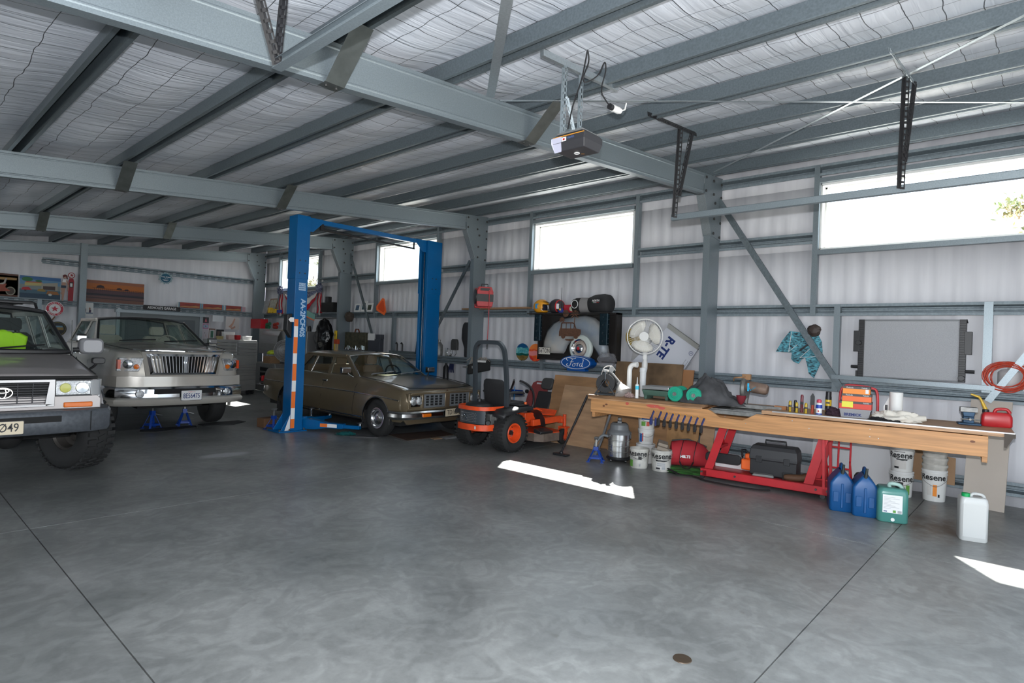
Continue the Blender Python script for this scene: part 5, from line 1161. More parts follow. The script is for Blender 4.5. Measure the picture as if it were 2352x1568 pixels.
for lab, a, b_, m_ in (('offcut of yellow-brown wood behind the left of the mitre saw', -.22, .14, YELLOW), ('offcut of reddish wood right of the mitre saw on the bench', .42, .10, WOODB)):
    mb = MB(); mb.box(-.07, .07, -.03, .03, 0, .09 if a < 0 else .045); oo = single(mb, 'timber_offcut', mat('offcut_' + ('y' if a < 0 else 'r'), (.42, .28, .07) if a < 0 else (.40, .17, .07), .7), lab, 'wood', loc=B(2.10 + a, .42 + b_ if a < 0 else .32), rot=(0, 0, BRZ), bevel=.003)
# screwdrivers, cans
def driver(s, d, h, col, lab, n='screwdriver', lean=0):
    o = bthing(n, lab, 'screwdriver', s, d, group='screwdrivers standing on the bench'); mb = MB(); mb.lathe([(.014, .0), (.016, .01), (.012, .03), (.016, .06), (.017, h - .02), (.012, h), (0, h)], seg=10); mb.build('handle', col, parent=o); mb = MB(); mb.lathe([(.0175, h * .45), (.0175, h * .6)], seg=10); mb.build('band', BLACK, parent=o); return o
dy = mat('driver_yellow', (.45, .30, .01), .25)
driver(2.66, .16, .13, dy, 'yellow and black screwdriver, leftmost of the upright group'); driver(2.74, .12, .12, dy, 'yellow and black screwdriver in front of the red-handled one'); driver(2.84, .12, .12, dy, 'yellow and black screwdriver, rightmost of the yellow ones')
driver(2.71, .20, .14, BLACK, 'all-black screwdriver between two yellow ones'); driver(2.78, .20, .21, mat('driver_maroon', (.16, .02, .03), .35), 'tall maroon screwdriver standing behind the yellow ones')
o = bthing('hand_saw_knife', 'dark pruning knife with orange-red handle standing beside the small can', 'knife', 2.90, .16); mb = MB(); mb.loft([[(.0 + a * w_, b_ * .004, z) for a, b_ in ((-1, -1), (1, -1), (1, 1), (-1, 1))] for z, w_ in ((.10, .022), (.20, .022), (.235, .004))]); mb.build('blade', BLACK, parent=o); mb = MB(); mb.tube([(0, 0, 0), (.005, 0, .10)], .016); mb.build('handle', mat('handle_orange_red', (.42, .06, .03), .5), parent=o)
o = bthing('glue_can', 'small white and blue can with pink cap on the bench', 'can', 2.98, .10); mb = MB(); mb.lathe([(.032, 0), (.033, .005), (.033, .12), (.025, .135), (.012, .14)], seg=24); mb.build('can', WHITEP, parent=o); mb = MB(); mb.lathe([(.0335, .002), (.0335, .018)], seg=24); mb.lathe([(.0335, .075), (.0335, .115)], seg=24); mb.build('blue_band', mat('blue_band', (.01, .05, .35), .4), parent=o); mb = MB(); mb.lathe([(.02, .138), (.026, .142), (.026, .165), (.016, .175), (0, .175)], seg=20); mb.build('cap', mat('pink_cap', (.55, .05, .10), .4), parent=o); mb = MB(); mb.poly([(0, -.0345, .055), (.011, -.034, .043), (0, -.0345, .031), (-.011, -.034, .043)]); mb.build('mark', REDP, parent=o, smooth=0)
o = bthing('spray_can', 'tall black spray can with yellow lettering behind the small white can', 'spray can', 3.05, .26); mb = MB(); mb.lathe([(.033, 0), (.033, .20), (.03, .215), (.03, .26), (.024, .265), (0, .265)], seg=24); mb.build('can', BLACK, parent=o); mb = MB(); mb.lathe([(.0335, .03), (.0335, .06)], seg=24); mb.lathe([(.0335, .10), (.0335, .17)], seg=24); mb.build('yellow_band', YELLOW, parent=o)
mb = MB(); mb.text('CRC', (0, -.0342, .135), (1, 0, 0), (0, 0, 1), .04, 0, bold=.002) if False else mb.box(-.02, .02, -.0345, -.034, .125, .145); mb.build('print', BLACK, parent=o, smooth=0)
o = bthing('dark_rag', 'dark maroon rag bunched left of the clear plastic tub', 'rag', 3.13, .16); mb = MB(); blob(mb, (0, 0, .03), (.09, .07, .06), 21, .35, 2.2, flat=-.03); mb.build('cloth', mat('dark_maroon_rag', (.035, .015, .025), .95), parent=o)
o = bthing('plastic_tub', 'clear plastic fixings tub with blue lettering under the nail boxes', 'tub', 3.34, .17, .02); mb = MB(); mb.loft([[(a * .15 * k, b_ * .10 * k, z) for a, b_ in ((-1, -1), (1, -1), (1, 1), (-1, 1))] for z, k in ((0, .9), (.085, 1), (.09, 1.03), (.10, 1.03))]); tb = mb.build('tub', mat('frosted_plastic', (.45, .45, .47), .3, trans=.3), parent=o, bevel=.008); mb = MB(); mb.text('BREMICK', (-.02, -.1, .035), (1, 0, 0), (0, -.1, 1), .042, 0, bold=.0015); mb.build('lettering', NAVY, parent=o, smooth=0)
def nailbox(z, col, lab, w_=.30, dx=0, sticker=None, top=BLACK):
    o = bthing('nail_box', lab, 'box', 3.34 + dx, .17, .03 + dx, z=BZ + z, group='nail boxes stacked on the clear tub'); mb = MB(); mb.box(-w_ / 2, w_ / 2, -.09, .09, 0, .082); mb.build('carton', col, parent=o, bevel=.002, smooth=0)
    mb = MB(); mb.box(-w_ / 2 - .001, w_ / 2 + .001, -.0915, .0915, .058, .083); mb.build('top_band', top, parent=o, smooth=0); mb = MB(); mb.text('Paslode', (-w_ / 2 + .07, -.0925, .070), (1, 0, 0), (0, 0, 1), .022, 0); mb.text('Paslode', (w_ / 2 - .05, -.0925, .070), (1, 0, 0), (0, 0, 1), .018, 0); 
    mb.build('lettering', LABEL, parent=o, smooth=0)
    if sticker: mb = MB(); mb.box(*sticker[:2], -.0935, -.092, *sticker[2:4]); mb.build('sticker', sticker[4], parent=o, smooth=0)
nailbox(.10, mat('carton_red', (.62, .04, .02), .5), 'red nail box with yellow sticker, bottom of the three on the tub', .31, 0, (-.13, -.02, .015, .08, mat('lemon', (.75, .70, .05), .5)))
nailbox(.183, mat('carton_orange', (.80, .14, .02), .5), 'plain orange nail box, middle of the three on the tub', .28, .01)
nailbox(.266, mat('carton_amber', (.85, .25, .02), .5), 'amber-fronted nail box, topmost of the three on the tub', .26, .005, (.09, .12, .01, .055, LABEL))
o = bthing('red_handle_frame', 'red tubular handle arching up behind the nail boxes', 'handle', 3.34, .40); mb = MB(); mb.tube([(-.19, 0, 0), (-.19, 0, .25), (-.15, 0, .33), (-.08, 0, .35), (.12, 0, .33), (.18, 0, .27), (.19, 0, 0)], .014, 8, smooth_n=4); mb.build('tube', RED, parent=o)
o = bthing('white_cloth', 'crumpled white cloth lying at the front of the bench', 'cloth', 3.73, .15, .15); mb = MB(); blob(mb, (0, 0, .02), (.21, .11, .085), 33, .35, 2.0, flat=-.02, seg=50, rings=30); mb.tube([(.12, 0, .03), (.20, -.01, .045), (.26, -.01, .055)], [.04, .035, .028], 10); mb.build('cloth', mat('offwhite_cloth', (.66, .62, .55), .95, bump=.3, bump_scale=30), parent=o, smooth=60)
o = bthing('gloves', 'black work gloves lying in front of the white cloth', 'gloves', 3.58, .05); mb = MB(); blob(mb, (0, 0, .015), (.09, .045, .022), 41, .4, 3, flat=-.015); blob(mb, (.12, -.01, .01), (.07, .03, .015), 43, .4, 3, flat=-.01); mb.build('glove', mat('glove_black', (.015, .015, .017), .9), parent=o)
o = bthing('paper_towel_roll', 'tall white paper towel roll standing at the back of the bench', 'paper roll', 3.70, .42); mb = MB(); mb.lathe([(.02, 0), (.065, 0), (.065, .30), (.02, .30)], seg=32); mb.loft([[(-.06 - a, .01, 0), (-.06 - a, .012, .26 - a * 2.2)] for a in (0, .03, .06)], closed=False, cap0=False, cap1=False); mb.build('paper', PAPER, parent=o)
o = bthing('marker_pen', 'black marker pen standing behind the white cloth', 'pen', 3.62, .28); mb = MB(); mb.cyl((0, 0, 0), (0, 0, .16), .011); mb.build('pen_body', BLACK, parent=o)
o = bthing('bench_vise', 'blue-grey bench vise bolted near the right end of the bench', 'vise', 4.34, .55, .1)
mb = MB(); mb.box(-.09, .11, -.08, .08, 0, .022); mb.box(-.045, .05, -.06, .06, .02, .09); mb.loft([[(a * .05 * k, b_ * .09, z) for a, b_ in ((-1, -1), (1, -1), (1, 1), (-1, 1))] for z, k in ((.09, .9), (.14, 1.1))]); mb.build('vise_body', mat('vise_blue', (.03, .08, .15), .5, .3, .3, 15), parent=o, bevel=.006)
mb = MB(); mb.box(-.075, .075, -.10, -.06, .14, .19); mb.box(-.075, .075, -.045, .0, .14, .19); mb.tube([(0, -.10, .07), (0, -.20, .07)], .014); mb.tube([(-.08, -.19, .07), (.08, -.19, .07)], .007); mb.build('jaws', CASTAL, parent=o, bevel=.005)
def gas(mb, w_, d_, h): mb.loft([rring(w_ * k, d_ * k, .03, z) for z, k in ((0, .92), (.012, 1), (h * .55, 1.0), (h * .8, .98), (h, .86), (h + .008, .80))])
o = bthing('fuel_can', 'red plastic fuel can with yellow spout at the right end of the bench', 'fuel can', 4.58, .62, .05)
mb = MB(); gas(mb, .26, .15, .14); mb.tube([(-.02, 0, .135), (-.0, 0, .18), (.08, 0, .185), (.11, 0, .145)], .017, 8, smooth_n=4); mb.build('can_body', REDP, parent=o, smooth=50)
mb = MB(); mb.lathe([(.03, 0), (.03, .03), (.02, .035)], (-.09, 0, .14), (0, 0, 1), 16); mb.build('cap', BLACK, parent=o)
mb = MB(); mb.tube([(-.09, 0, .17), (-.13, 0, .27), (-.15, 0, .30), (-.22, 0, .325)], [.018, .012, .013, .009], 10); mb.build('spout', mat('spout_yellow', (.65, .40, .02), .4), parent=o)

# ---- right end: board leaning on the wall, containers on the floor
mb = MB(); mb.box(-.19, .19, -.008, .008, 0, 1.24)
single(mb, 'leaning_board', mat('primed_mdf', (.50, .44, .38), .7, 0, .06, 3), 'tall pale board leaning on the wall behind the right bench end', 'board', loc=(8.57, .52, .0), rot=(math.radians(-12.5), 0, math.radians(-97)), smooth=0)
mb = MB(); mb.prism([(0, .18), (1.15, .20), (1.15, .52), (.95, .56), (.85, .44), (.45, .56), (0, .50)], (0, 0, 0), (0, 1, 0), (0, 0, 1), (.012, 0, 0)); single(mb, 'cardboard_sheet', CARD, 'torn brown cardboard sheet against the wall behind the paint pails', 'cardboard', loc=(8.76, .80, 0), rot=(0, math.radians(6), 0), smooth=0)
mb = MB(); mb.box(-.012, .012, 0, 1.1, 0, .62); single(mb, 'leaning_sheet', mat('white_panel', (.55, .55, .56), .5), 'plain white panel leaning on the wall behind the hand truck', 'panel', loc=(8.66, 1.25, 0), rot=(0, math.radians(10), 0), smooth=0)
def pail(loc, h, r, lab, rz=0, txt='Resene', txtz=.72, stripe=None, lid=True, dirty=False, group='paint pails under the bench', blocks=(), face=None):
    o = thing('paint_pail', lab, 'pail', loc, rz, group); mb = MB(); wr = r * .86
    mb.lathe([(0, 0), (wr, 0), (wr + .003, .01), (r * .985, h * .86), (r * 1.03, h * .865), (r * 1.03, h * .89), (r, h * .90), (r, h)] + ([] if lid else [(r - .006, h), (r - .01, h * .3), (0, h * .3)]), seg=36); mb.build('pail_body', mat('pail_white', (.72, .72, .70), .4) if not dirty else mat('pail_dirty', (.62, .60, .55), .5, 0, .3, 9), parent=o)
    if lid: mb = MB(); mb.lathe([(r * 1.02, h - .02), (r * 1.04, h - .015), (r * 1.04, h), (r * .98, h + .006), (r * .94, h - .002), (0, h - .002)], seg=36); mb.build('lid', mat('lid_white', (.75, .75, .74), .4), parent=o)
    mb = MB(); mb.tube([(r * 1.04, 0, h * .88), (r * .95, -r * .6, h * .68), (0.2 * r, -r * 1.12, h * .50), (-r * .8, -r * .7, h * .66), (-r * 1.04, 0, h * .88)], .0025, 4, smooth_n=6); mb.build('bail_handle', ALU, parent=o)
    mb = MB()
    def wrap_text(t_, z, size, mi):
        m2 = MB(); m2.text(t_, (0, 0, 0), (1, 0, 0), (0, 1, 0), size * 1.22, mi, bold=.0025); rr = r * .93 * (1 + .06 * z / h) + .006
        vs = [(math.sin(v[0] / rr) * rr, -math.cos(v[0] / rr) * rr, z + v[1]) for v in m2.v]; mb.add(vs, m2.f, mi)
    def wrap_rect(x0, x1, z0, z1, mi):
        rr = r * .93 * (1 + .06 * z0 / h) + .004; n = 8; mb.grid([[(math.sin((x0 + (x1 - x0) * i / n) / rr) * rr, -math.cos((x0 + (x1 - x0) * i / n) / rr) * rr, z) for i in range(n + 1)] for z in (z0, z1)], mi)
    if txt: wrap_text(txt, h * txtz, r * .62, 0)
    for (x0, x1, z0, z1, mi) in blocks: wrap_rect(x0 * r, x1 * r, z0 * h, z1 * h, mi)
    mb.build('label_print', [INK, mat('print_grey', (.35, .36, .37), .6), mat('print_green', (.12, .32, .05), .6), mat('print_orange', (.80, .25, .02), .6), mat('print_blue', (.02, .12, .40), .6), mat('print_pale', (.60, .58, .55), .6), mat('print_red', (.55, .08, .05), .6)], parent=o, smooth=0)
    return o
F = math.radians(-47)  # labels face the camera side
def frz(x, y): return math.atan2(y, x) - PI / 2
def P_(x, y, z=0): return (x, y, z)
dec = [(-.55, .55, .50, .56, 0), (-.5, .45, .10, .46, 5), (-.5, -.1, .12, .2, 0), (-.4, .4, .36, .42, 1), (-.4, .4, .27, .33, 1), (.05, .4, .12, .24, 1)]
pail(P_(7.42, 4.24), .27, .135, 'open white paint pail with black and green label, left of the front pair', frz(7.42, 4.24) - .25, 'Resene', .76, lid=False, dirty=True, blocks=[(-.95, -.45, .08, .42, 2), (.15, .5, .46, .62, 0), (.25, .4, .12, .24, 1)])
pail(P_(7.48, 3.93), .285, .14, 'white paint pail with large black lettering, dusty box on top', frz(7.48, 3.93), 'Resene', .74, lid=False, dirty=True, blocks=dec)
mb = MB(); mb.cbox((0, 0, 0), (.20, .16, .05)); mb.cbox((.03, .01, .045), (.16, .13, .04)); single(mb, 'dusty_carton', mat('dusty_carton', (.30, .25, .20), .9), 'dusty flattened carton resting on the open front paint pail', 'box', loc=(7.49, 3.92, .315), rot=(.25, -.15, .5), bevel=.003)
pb = P_(7.82, 4.37); pail(pb, .27, .135, 'white pail at the bottom of the three-high stack behind', frz(*pb[:2]), None, blocks=[(-.6, .2, .15, .5, 5)])
pail((pb[0], pb[1], .274), .22, .115, 'white pail with blue and red print, middle of the stack', frz(*pb[:2]), None, blocks=[(-.9, -.5, .15, .7, 4), (-.5, -.35, .2, .75, 6), (-.1, .7, .2, .7, 5)])
pail((pb[0], pb[1], .498), .22, .125, 'white pail with blue band and green print, topmost of stack', frz(*pb[:2]), None, blocks=[(-.6, .6, .62, .75, 4), (-.6, -.1, .2, .5, 2), (0, .35, .2, .5, 6)])
pr1 = P_(8.55, 1.30); pail(pr1, .30, .125, 'white paint pail with green-edged label, lower of the left stack by the wall', frz(*pr1[:2]), 'Resene', .74, blocks=[(-.3, .35, .42, .5, 5), (.4, .75, .12, .5, 2)])
pail((pr1[0], pr1[1], .304), .28, .125, 'white paint pail with dark banner label, upper of the left stack by the wall', frz(*pr1[:2]) - .15, 'Resene', .70, blocks=[(-.55, .4, .84, .90, 0), (-.3, .6, .50, .56, 0), (-.5, .5, .12, .48, 5), (-.5, -.1, .14, .22, 0)])
pr2 = P_(8.62, .98); pail(pr2, .36, .125, 'white paint pail with orange label square, bottom of the right stack', frz(*pr2[:2]) - .1, 'Resene', .78, blocks=[(-.0, .32, .18, .55, 3), (-.45, -.1, .2, .5, 5), (.4, .55, .15, .25, 0)])
for k, (z, nm, gr_) in enumerate(((.33, 'dirty white pail, second from the bottom of the right stack', 0), (.41, 'dripped white pail nested third in the right stack', 0), (.50, 'white pail with green rim, topmost of the right stack', 1))):
    o = thing('paint_pail', nm, 'pail', (pr2[0], pr2[1], z), 0, 'paint pails under the bench'); mb = MB(); mb.lathe([(.112, .0), (.125, .07), (.131, .072), (.131, .085), (.128, .09), (.128, .10 if not gr_ else .13)] + [(.12, .10 if not gr_ else .13), (.11, .03), (0, .03)], seg=36); mb.build('pail_body', mat('pail_dirty', (.62, .60, .55), .5, 0, .3, 9), parent=o)
    if gr_: mb = MB(); mb.lathe([(.1295, .105), (.133, .108), (.133, .118), (.1295, .122)], seg=36); mb.build('rim', mat('dark_green_rim', (.01, .10, .05), .4), parent=o)
# two blue jerrycans, teal drum, white drum
def jerry(loc, rz, lab):
    o = thing('water_jerrycan', lab, 'jerrycan', loc, rz, 'blue jerrycans on the floor')
    mb = MB(); mb.loft([rring(.235 * k, .33 * q, .03, z, (0, 0)) for z, k, q in ((0, .9, .94), (.015, 1, 1), (.28, 1, 1), (.30, .99, .99), (.35, .72, .97), (.40, .38, .9), (.425, .2, .8), (.43, .12, .7))]); mb.build('can_body', BLUEP, parent=o, smooth=50)
    mb = MB(); mb.box(-.012, .012, -.172, -.16, .04, .30); mb.box(-.085, -.03, -.171, -.16, .10, .21); mb.box(.03, .085, -.171, -.16, .10, .21); mb.tube([(0, .10, .40), (0, .05, .475), (0, -.06, .475), (0, -.10, .42)], .016, 8, smooth_n=3); mb.build('moulded_ribs', BLUEP, parent=o, bevel=.008)
    mb = MB(); mb.tube([(0, -.13, .40), (.005, -.14, .45), (.01, -.14, .50)], [.022, .014, .013], 10); mb.build('spout', mat('olive_black', (.02, .025, .02), .5), parent=o)
    return o
j0 = jerry((7.26, 1.66, 0), frz(7.2, 1.66) + .1, 'blue water jerrycan touching the end of the red trestle'); dup(j0, 'blue water jerrycan beside the teal drum', loc=(7.22, 1.43, 0), rz=frz(7.2, 1.43) + .1)
o = thing('chemical_drum', 'translucent teal plastic drum with white label on the floor', 'drum', (7.17, 1.17, 0), frz(7.1, 1.17) + .12)
teal = mat('teal_plastic', (.09, .31, .27), .3, trans=.25)
mb = MB(); mb.loft([rring(.27 * k, .26 * k, .045, z) for z, k in ((0, .93), (.012, 1), (.29, 1), (.32, .96), (.34, .86))]); mb.tube([(-.02, .0, .33), (-.02, -.02, .375), (.06, -.02, .37), (.09, 0, .33)], .02, 8, smooth_n=3, mi=1); mb.build('drum_body', [teal, mat('pale_teal', (.35, .50, .45), .4)], parent=o, smooth=50)
mb = MB(); mb.box(-.09, .08, -.1345, -.132, .10, .28)
for k in range(9): mb.box(-.08, -.08 + .14 * (.7 + .3 * math.sin(k * 2.1)), -.1352, -.1345, .255 - k * .014, .258 - k * .014, 1)
mb.box(-.08, -.05, -.1352, -.1345, .11, .118, 2); mb.box(.0, .025, -.1352, -.1345, .105, .13, 3); mb.box(.04, .075, -.1352, -.1345, .105, .13, 1); mb.build('label', [LABEL, mat('print_grey', (.35, .36, .37), .6), NAVY, mat('print_green', (.12, .32, .05), .6)], parent=o, smooth=0)
mb = MB(); mb.box(.1345, .1365, -.05, .06, .12, .28); mb.build('side_label', LABEL, parent=o, smooth=0)
mb = MB(); mb.cyl((0, -.136, .035), (0, -.131, .035), .017); mb.build('outlet', WHITEP, parent=o)
mb = MB(); mb.cyl((.07, .05, .33), (.07, .05, .385), .035); mb.build('cap', BLACK, parent=o)
o = thing('chemical_drum', 'tall white plastic drum with green cap standing alone on the floor', 'drum', (7.02, .50, 0), frz(7, .5) + .18)
mb = MB(); mb.loft([rring(.215 * k, .18 * k, .035, z) for z, k in ((0, .93), (.012, 1), (.35, 1), (.385, .95), (.40, .86))]); mb.loft([rring(.17, .002, .0009, z, (0, -.0915)) for z in (.04, .34)]); mb.tube([(-.02, 0, .39), (-.0, 0, .425), (.07, 0, .42), (.09, .02, .38), (.095, .04, .33)], .014, 8, smooth_n=3); mb.build('drum_body', mat('milky_white', (.58, .59, .58), .35, trans=.1), parent=o, smooth=50)
mb = MB(); mb.cyl((-.06, -.03, .395), (-.06, -.03, .43), .032); mb.build('cap', mat('cap_green', (.0, .30, .08), .4), parent=o)
mb = MB(); mb.box(.1085, .1095, -.06, .05, .12, .29, 0); mb.box(.1096, .1100, -.05, .04, .24, .27, 1); mb.box(.1096, .1100, -.05, .04, .14, .20, 2); mb.build('label', [mat('label_dark_green', (.01, .08, .06), .5), LABEL, mat('print_green', (.12, .32, .05), .6)], parent=o, smooth=0)
# hand truck
o = thing('hand_truck', 'red tubular hand truck with black wheels standing behind the blue jerrycans', 'hand truck', (8.05, 1.88, 0), math.radians(-90))
mb = MB()
for x in (-.13, .0, .13): mb.tube([(x, 0, .14), (x, .03, .78)], .011)
for z in (.30, .55, .78): mb.tube([(-.13, z * .035, z), (.13, z * .035, z)], .011)
for x in (-.13, .13): mb.tube([(x, 0, .40), (x, .12, .14)], .010)
mb.box(-.14, .14, -.16, .0, .02, .03); mb.tube([(-.13, 0, .14), (-.13, 0, .02)], .011); mb.tube([(.13, 0, .14), (.13, 0, .02)], .011); mb.build('frame', RED, parent=o)
for x in (-.20, .20):
    mb = MB(); mb.lathe([(.06, -.03), (.11, -.035), (.13, -.02), (.135, 0), (.13, .02), (.11, .035), (.06, .03)], (x, .12, .135), (1, 0, 0), 32); mb.lathe([(.06, -.02), (.0, -.01)], (x, .12, .135), (1, 0, 0), 20); mb.build('wheel', RUBBER, parent=o)
# left side of the bench: vacuum, jack stand, bag, plywood
o = thing('shop_vacuum', 'stainless drum workshop vacuum with black lid under the left bench end', 'vacuum', (7.55, 4.66, 0), frz(7.5, 4.66))
mb = MB(); mb.lathe([(.155, .075), (.155, .14), (.162, .145), (.162, .155), (.155, .16), (.155, .22), (.162, .225), (.162, .235), (.155, .24), (.155, .30), (.162, .305), (.162, .315), (.155, .32), (.155, .40)], seg=40); mb.build('drum', mat('bright_steel', (.66, .66, .66), .2, .9), parent=o)
mb = MB(); mb.lathe([(0, .03), (.16, .03), (.18, .05), (.165, .08), (.15, .08)], seg=36)
for k in range(4): a = PI / 4 + k * PI / 2; mb.cyl((.15 * math.cos(a) - .012, .15 * math.sin(a), .025), (.15 * math.cos(a) + .012, .15 * math.sin(a), .025), .025)
mb.build('base', BLACK, parent=o)
mb = MB(); mb.lathe([(.168, .40), (.172, .43), (.16, .45), (.14, .47), (.13, .54), (.10, .57), (0, .575)], seg=36); mb.box(-.03, .03, -.10, .10, .57, .60); mb.cyl((0, 0, .59), (0, 0, .64), .03); mb.build('motor_lid', GREY, parent=o, bevel=.005)
for sg in (-1, 1): mb = MB(); mb.box(sg * .165 - .012, sg * .165 + .012, -.02, .02, .34, .44); mb.build('latch', BLACK, parent=o, bevel=.003)
mb = MB(); mb.tube([(-.16, -.03, .36), (-.24, -.06, .37), (-.32, -.08, .28), (-.37, -.10, .12), (-.40, -.10, .05), (-.36, .02, .04), (-.28, .16, .20), (-.20, .26, .45), (-.13, .30, .70)], .020, 10, smooth_n=6); mb.build('hose', GREY, parent=o)
o = thing('vacuum_wand', 'black vacuum wand with floor head leaning from the floor to the bench end', 'vacuum wand', (7.22, 5.46, 0), 0)
mb = MB(); mb.cyl((0, 0, .05), (.12, -.36, .94), .014); mb.cyl((.06, -.18, .49), (.12, -.36, .94), .017); mb.build('wand', BLACK, parent=o); mb = MB(); mb.loft([[(x_, y_ * .13, z_) for y_, z_ in ((-1, .0), (1, .0), (1, .03), (-1, .03))] for x_ in (-.05, .05)]); mb.ball((0, 0, .04), .03); mb.build('floor_head', BLACK, parent=o, bevel=.008)
def jackstand(loc, rz, lab, h=.38, post=.06):
    o = thing('jack_stand', lab, 'jack stand', loc, rz, 'blue jack stands'); mb = MB()
    for a, b_ in ((-1, -1), (1, -1), (1, 1), (-1, 1)): mb.beam((a * .10, b_ * .10, .01), (a * .03, b_ * .03, h * .62), .035, .008, up=(a, b_, 0)); mb.cbox((a * .10, b_ * .10, .006), (.05, .05, .012))
    for a, b_ in ((0, 1), (0, -1), (1, 0), (-1, 0)):
        c = (a * .088, b_ * .088, .06); mb.beam((a * .085 - b_ * .085, b_ * .085 + a * .085, .06), (a * .085 + b_ * .085, b_ * .085 - a * .085, .06), .006, .03)
    mb.loft([[(a * .035, b_ * .035, z) for a, b_ in ((-1, -1), (1, -1), (1, 1), (-1, 1))] for z in (h * .58, h * .80)]); mb.build('base', JSBLUE, parent=o, bevel=.002, smooth=0)
    mb = MB(); mb.box(-.014, .014, -.014, .014, h * .6, h + post); mb.loft([[(a * w_, b_ * .028, h + post + dz) for a, b_ in ((-1, -1), (1, -1), (1, 1), (-1, 1))] for w_, dz in ((.02, 0), (.045, .02), (.05, .035))]); mb.build('ratchet_post', CASTAL, parent=o, bevel=.003)
    mb = MB(); mb.tube([(.03, -.03, h * .66), (.10, -.05, h * .60), (.14, -.05, h * .58)], .007); mb.build('lever', ALU, parent=o)
    return o
js = jackstand((7.26, 4.86, 0), .5, 'blue jack stand standing alone left of the workshop vacuum', .27, .05)
jackstand((3.40, 11.30, 0), .3, 'blue jack stand on the left under the nose of the white pickup', .37, .07); jackstand((3.93, 11.36, 0), -.2, 'blue jack stand on the right under the nose of the white pickup', .37, .07)
jackstand((4.98, 10.15, 0), .3, 'dark blue jack stand hidden beside the foot of the near lift post', .30, .03)
mb = MB(); mb.box(-.13, .13, -.10, .10, 0, .16); single(mb, 'wood_block', mat('dark_block', (.16, .08, .04), .8), 'brown timber block on the floor left of the near lift post', 'block', loc=(5.02, 10.50, 0), rot=(0, 0, .2), bevel=.006)
o = thing('tool_bag', 'red soft tool bag with black straps and white lettering under the bench', 'bag', (7.80, 3.70, 0), frz(7.8, 3.7) + .1)
mb = MB(); mb.loft([[(x_, y_, z_) for y_, z_ in [(math.cos(t) * .15 * k - .0, max(.06 + (.17 + .17 * math.sin(t)) * k2, .06)) for t in [2 * PI * i / 20 for i in range(20)]]] for x_, k, k2 in ((-.24, .7, .72), (-.225, .95, .95), (-.1, 1, 1.05), (.1, 1, 1.02), (.2, .95, .9), (.27, .75, .68), (.285, .5, .5))])
mb.build('bag_body', mat('bag_red', (.42, .02, .03), .8), parent=o, smooth=60)
mb = MB()
for x_ in (-.12, .06): mb.tube([(x_, -.15, .12), (x_ + .01, -.165, .26), (x_ + .04, -.10, .38), (x_ + .06, 0, .41)], .012, 6, smooth_n=4, flat=.4)
mb.tube([(-.12, -.16, .14), (-.08, -.20, .07), (.0, -.21, .06), (.06, -.16, .14)], .012, 6, smooth_n=4, flat=.5); mb.tube([(-.22, .0, .40), (0, .0, .43), (.25, .0, .34)], .009, 6); mb.build('straps', BLACK, parent=o)
mb = MB(); mb.text('HILTI', (-.05, -.172, .21), (1, 0, 0), (0, 0, 1), .05, 0, bold=.003, xscale=1.15); mb.build('lettering', LABEL, parent=o, smooth=0)
o = thing('green_cloth', 'crumpled green cloth lying beneath the red tool bag', 'cloth', (7.66, 3.66, 0), frz(7.7, 3.7)); mb = MB(); blob(mb, (0, 0, 0), (.34, .18, .06), 51, .35, 2, flat=0); mb.build('cloth', mat('leaf_green_cloth', (.03, .12, .02), .95), parent=o)
mb = MB(); mb.tube([(7.45, 3.82, .05), (7.36, 3.60, .02), (7.42, 3.45, .015), (7.36, 3.32, .015), (7.30, 3.2, .015), (7.28, 2.9, .015), (7.32, 2.6, .015), (7.40, 2.45, .02)], .022, 6, smooth_n=6, flat=.4)
single(mb, 'webbing_strap', BLACKM, 'black webbing strap trailing on the floor along the red trestle', 'strap')
# plywood sheets leaning on the wall
def lean(name, lab, x0, y0, y1, zt, xt, th, m, shift=0, cat='plywood', base=0, poly=None):
    """sheet standing on the floor at x0, top edge at x=xt, height zt"""
    a = math.atan2(xt - x0, zt - base); ln = math.hypot(xt - x0, zt - base); mb = MB(); pl = poly if poly else [(0, 0), (y0 - y1, 0), (y0 - y1 - shift, ln), (-shift, ln)]
    mb.prism(pl, (0, 0, 0), (0, -1, 0), (math.sin(a), 0, math.cos(a)), (math.cos(a) * th, 0, -math.sin(a) * th)); return single(mb, name, m, lab, cat, loc=(x0, y0, base), smooth=0)
lean('plywood_sheet', 'large darker plywood sheet leaning behind the mower front', 8.30, 6.72, 5.30, 1.13, 8.62, .018, PLY, .0)
lean('plywood_sheet', 'paler plywood sheet leaning in front of the dark one', 8.08, 6.34, 5.35, .98, 8.42, .012, PLY2, -.0)
lean('plywood_sheet', 'plywood sheet leaning behind the vacuum under the bench', 8.26, 5.32, 4.30, .82, 8.44, .018, PLY, 0)
lean('plywood_sheet', 'knotty plywood sheet leaning behind the red tool bag', 8.20, 4.28, 3.78, .80, 8.38, .018, mat('plywood_knotty', (.50, .28, .12), .6, 0, .4, 5), 0)
lean('plywood_sheet', 'plain plywood offcut leaning next to the column under the bench', 8.24, 3.76, 3.56, .80, 8.40, .018, PLY2, 0)
lean('plywood_sheet', 'dark-stained plywood board with knots standing behind the pipes on the bench', 8.45, 5.46, 4.24, 1.44, 8.68, .018, mat('plywood_stained', (.24, .15, .08), .6, 0, .55, 2.6), .0)
lean('plywood_sheet', 'orange-brown board standing behind the green dumbbells', 8.50, 4.85, 4.08, 1.36, 8.72, .018, mat('plywood_orange', (.48, .23, .10), .6, 0, .15, 2), .0)
mb = MB(); nn = Vector((-1, 0, 0))
mb.prism([(4.58, 2.05), (4.05, 1.72), (4.30, 1.34), (4.98, 1.30), (5.30, 1.38)], (8.80, 0, 0), (0, 1, 0), (0, 0, 1), (.03, 0, 0), 0)
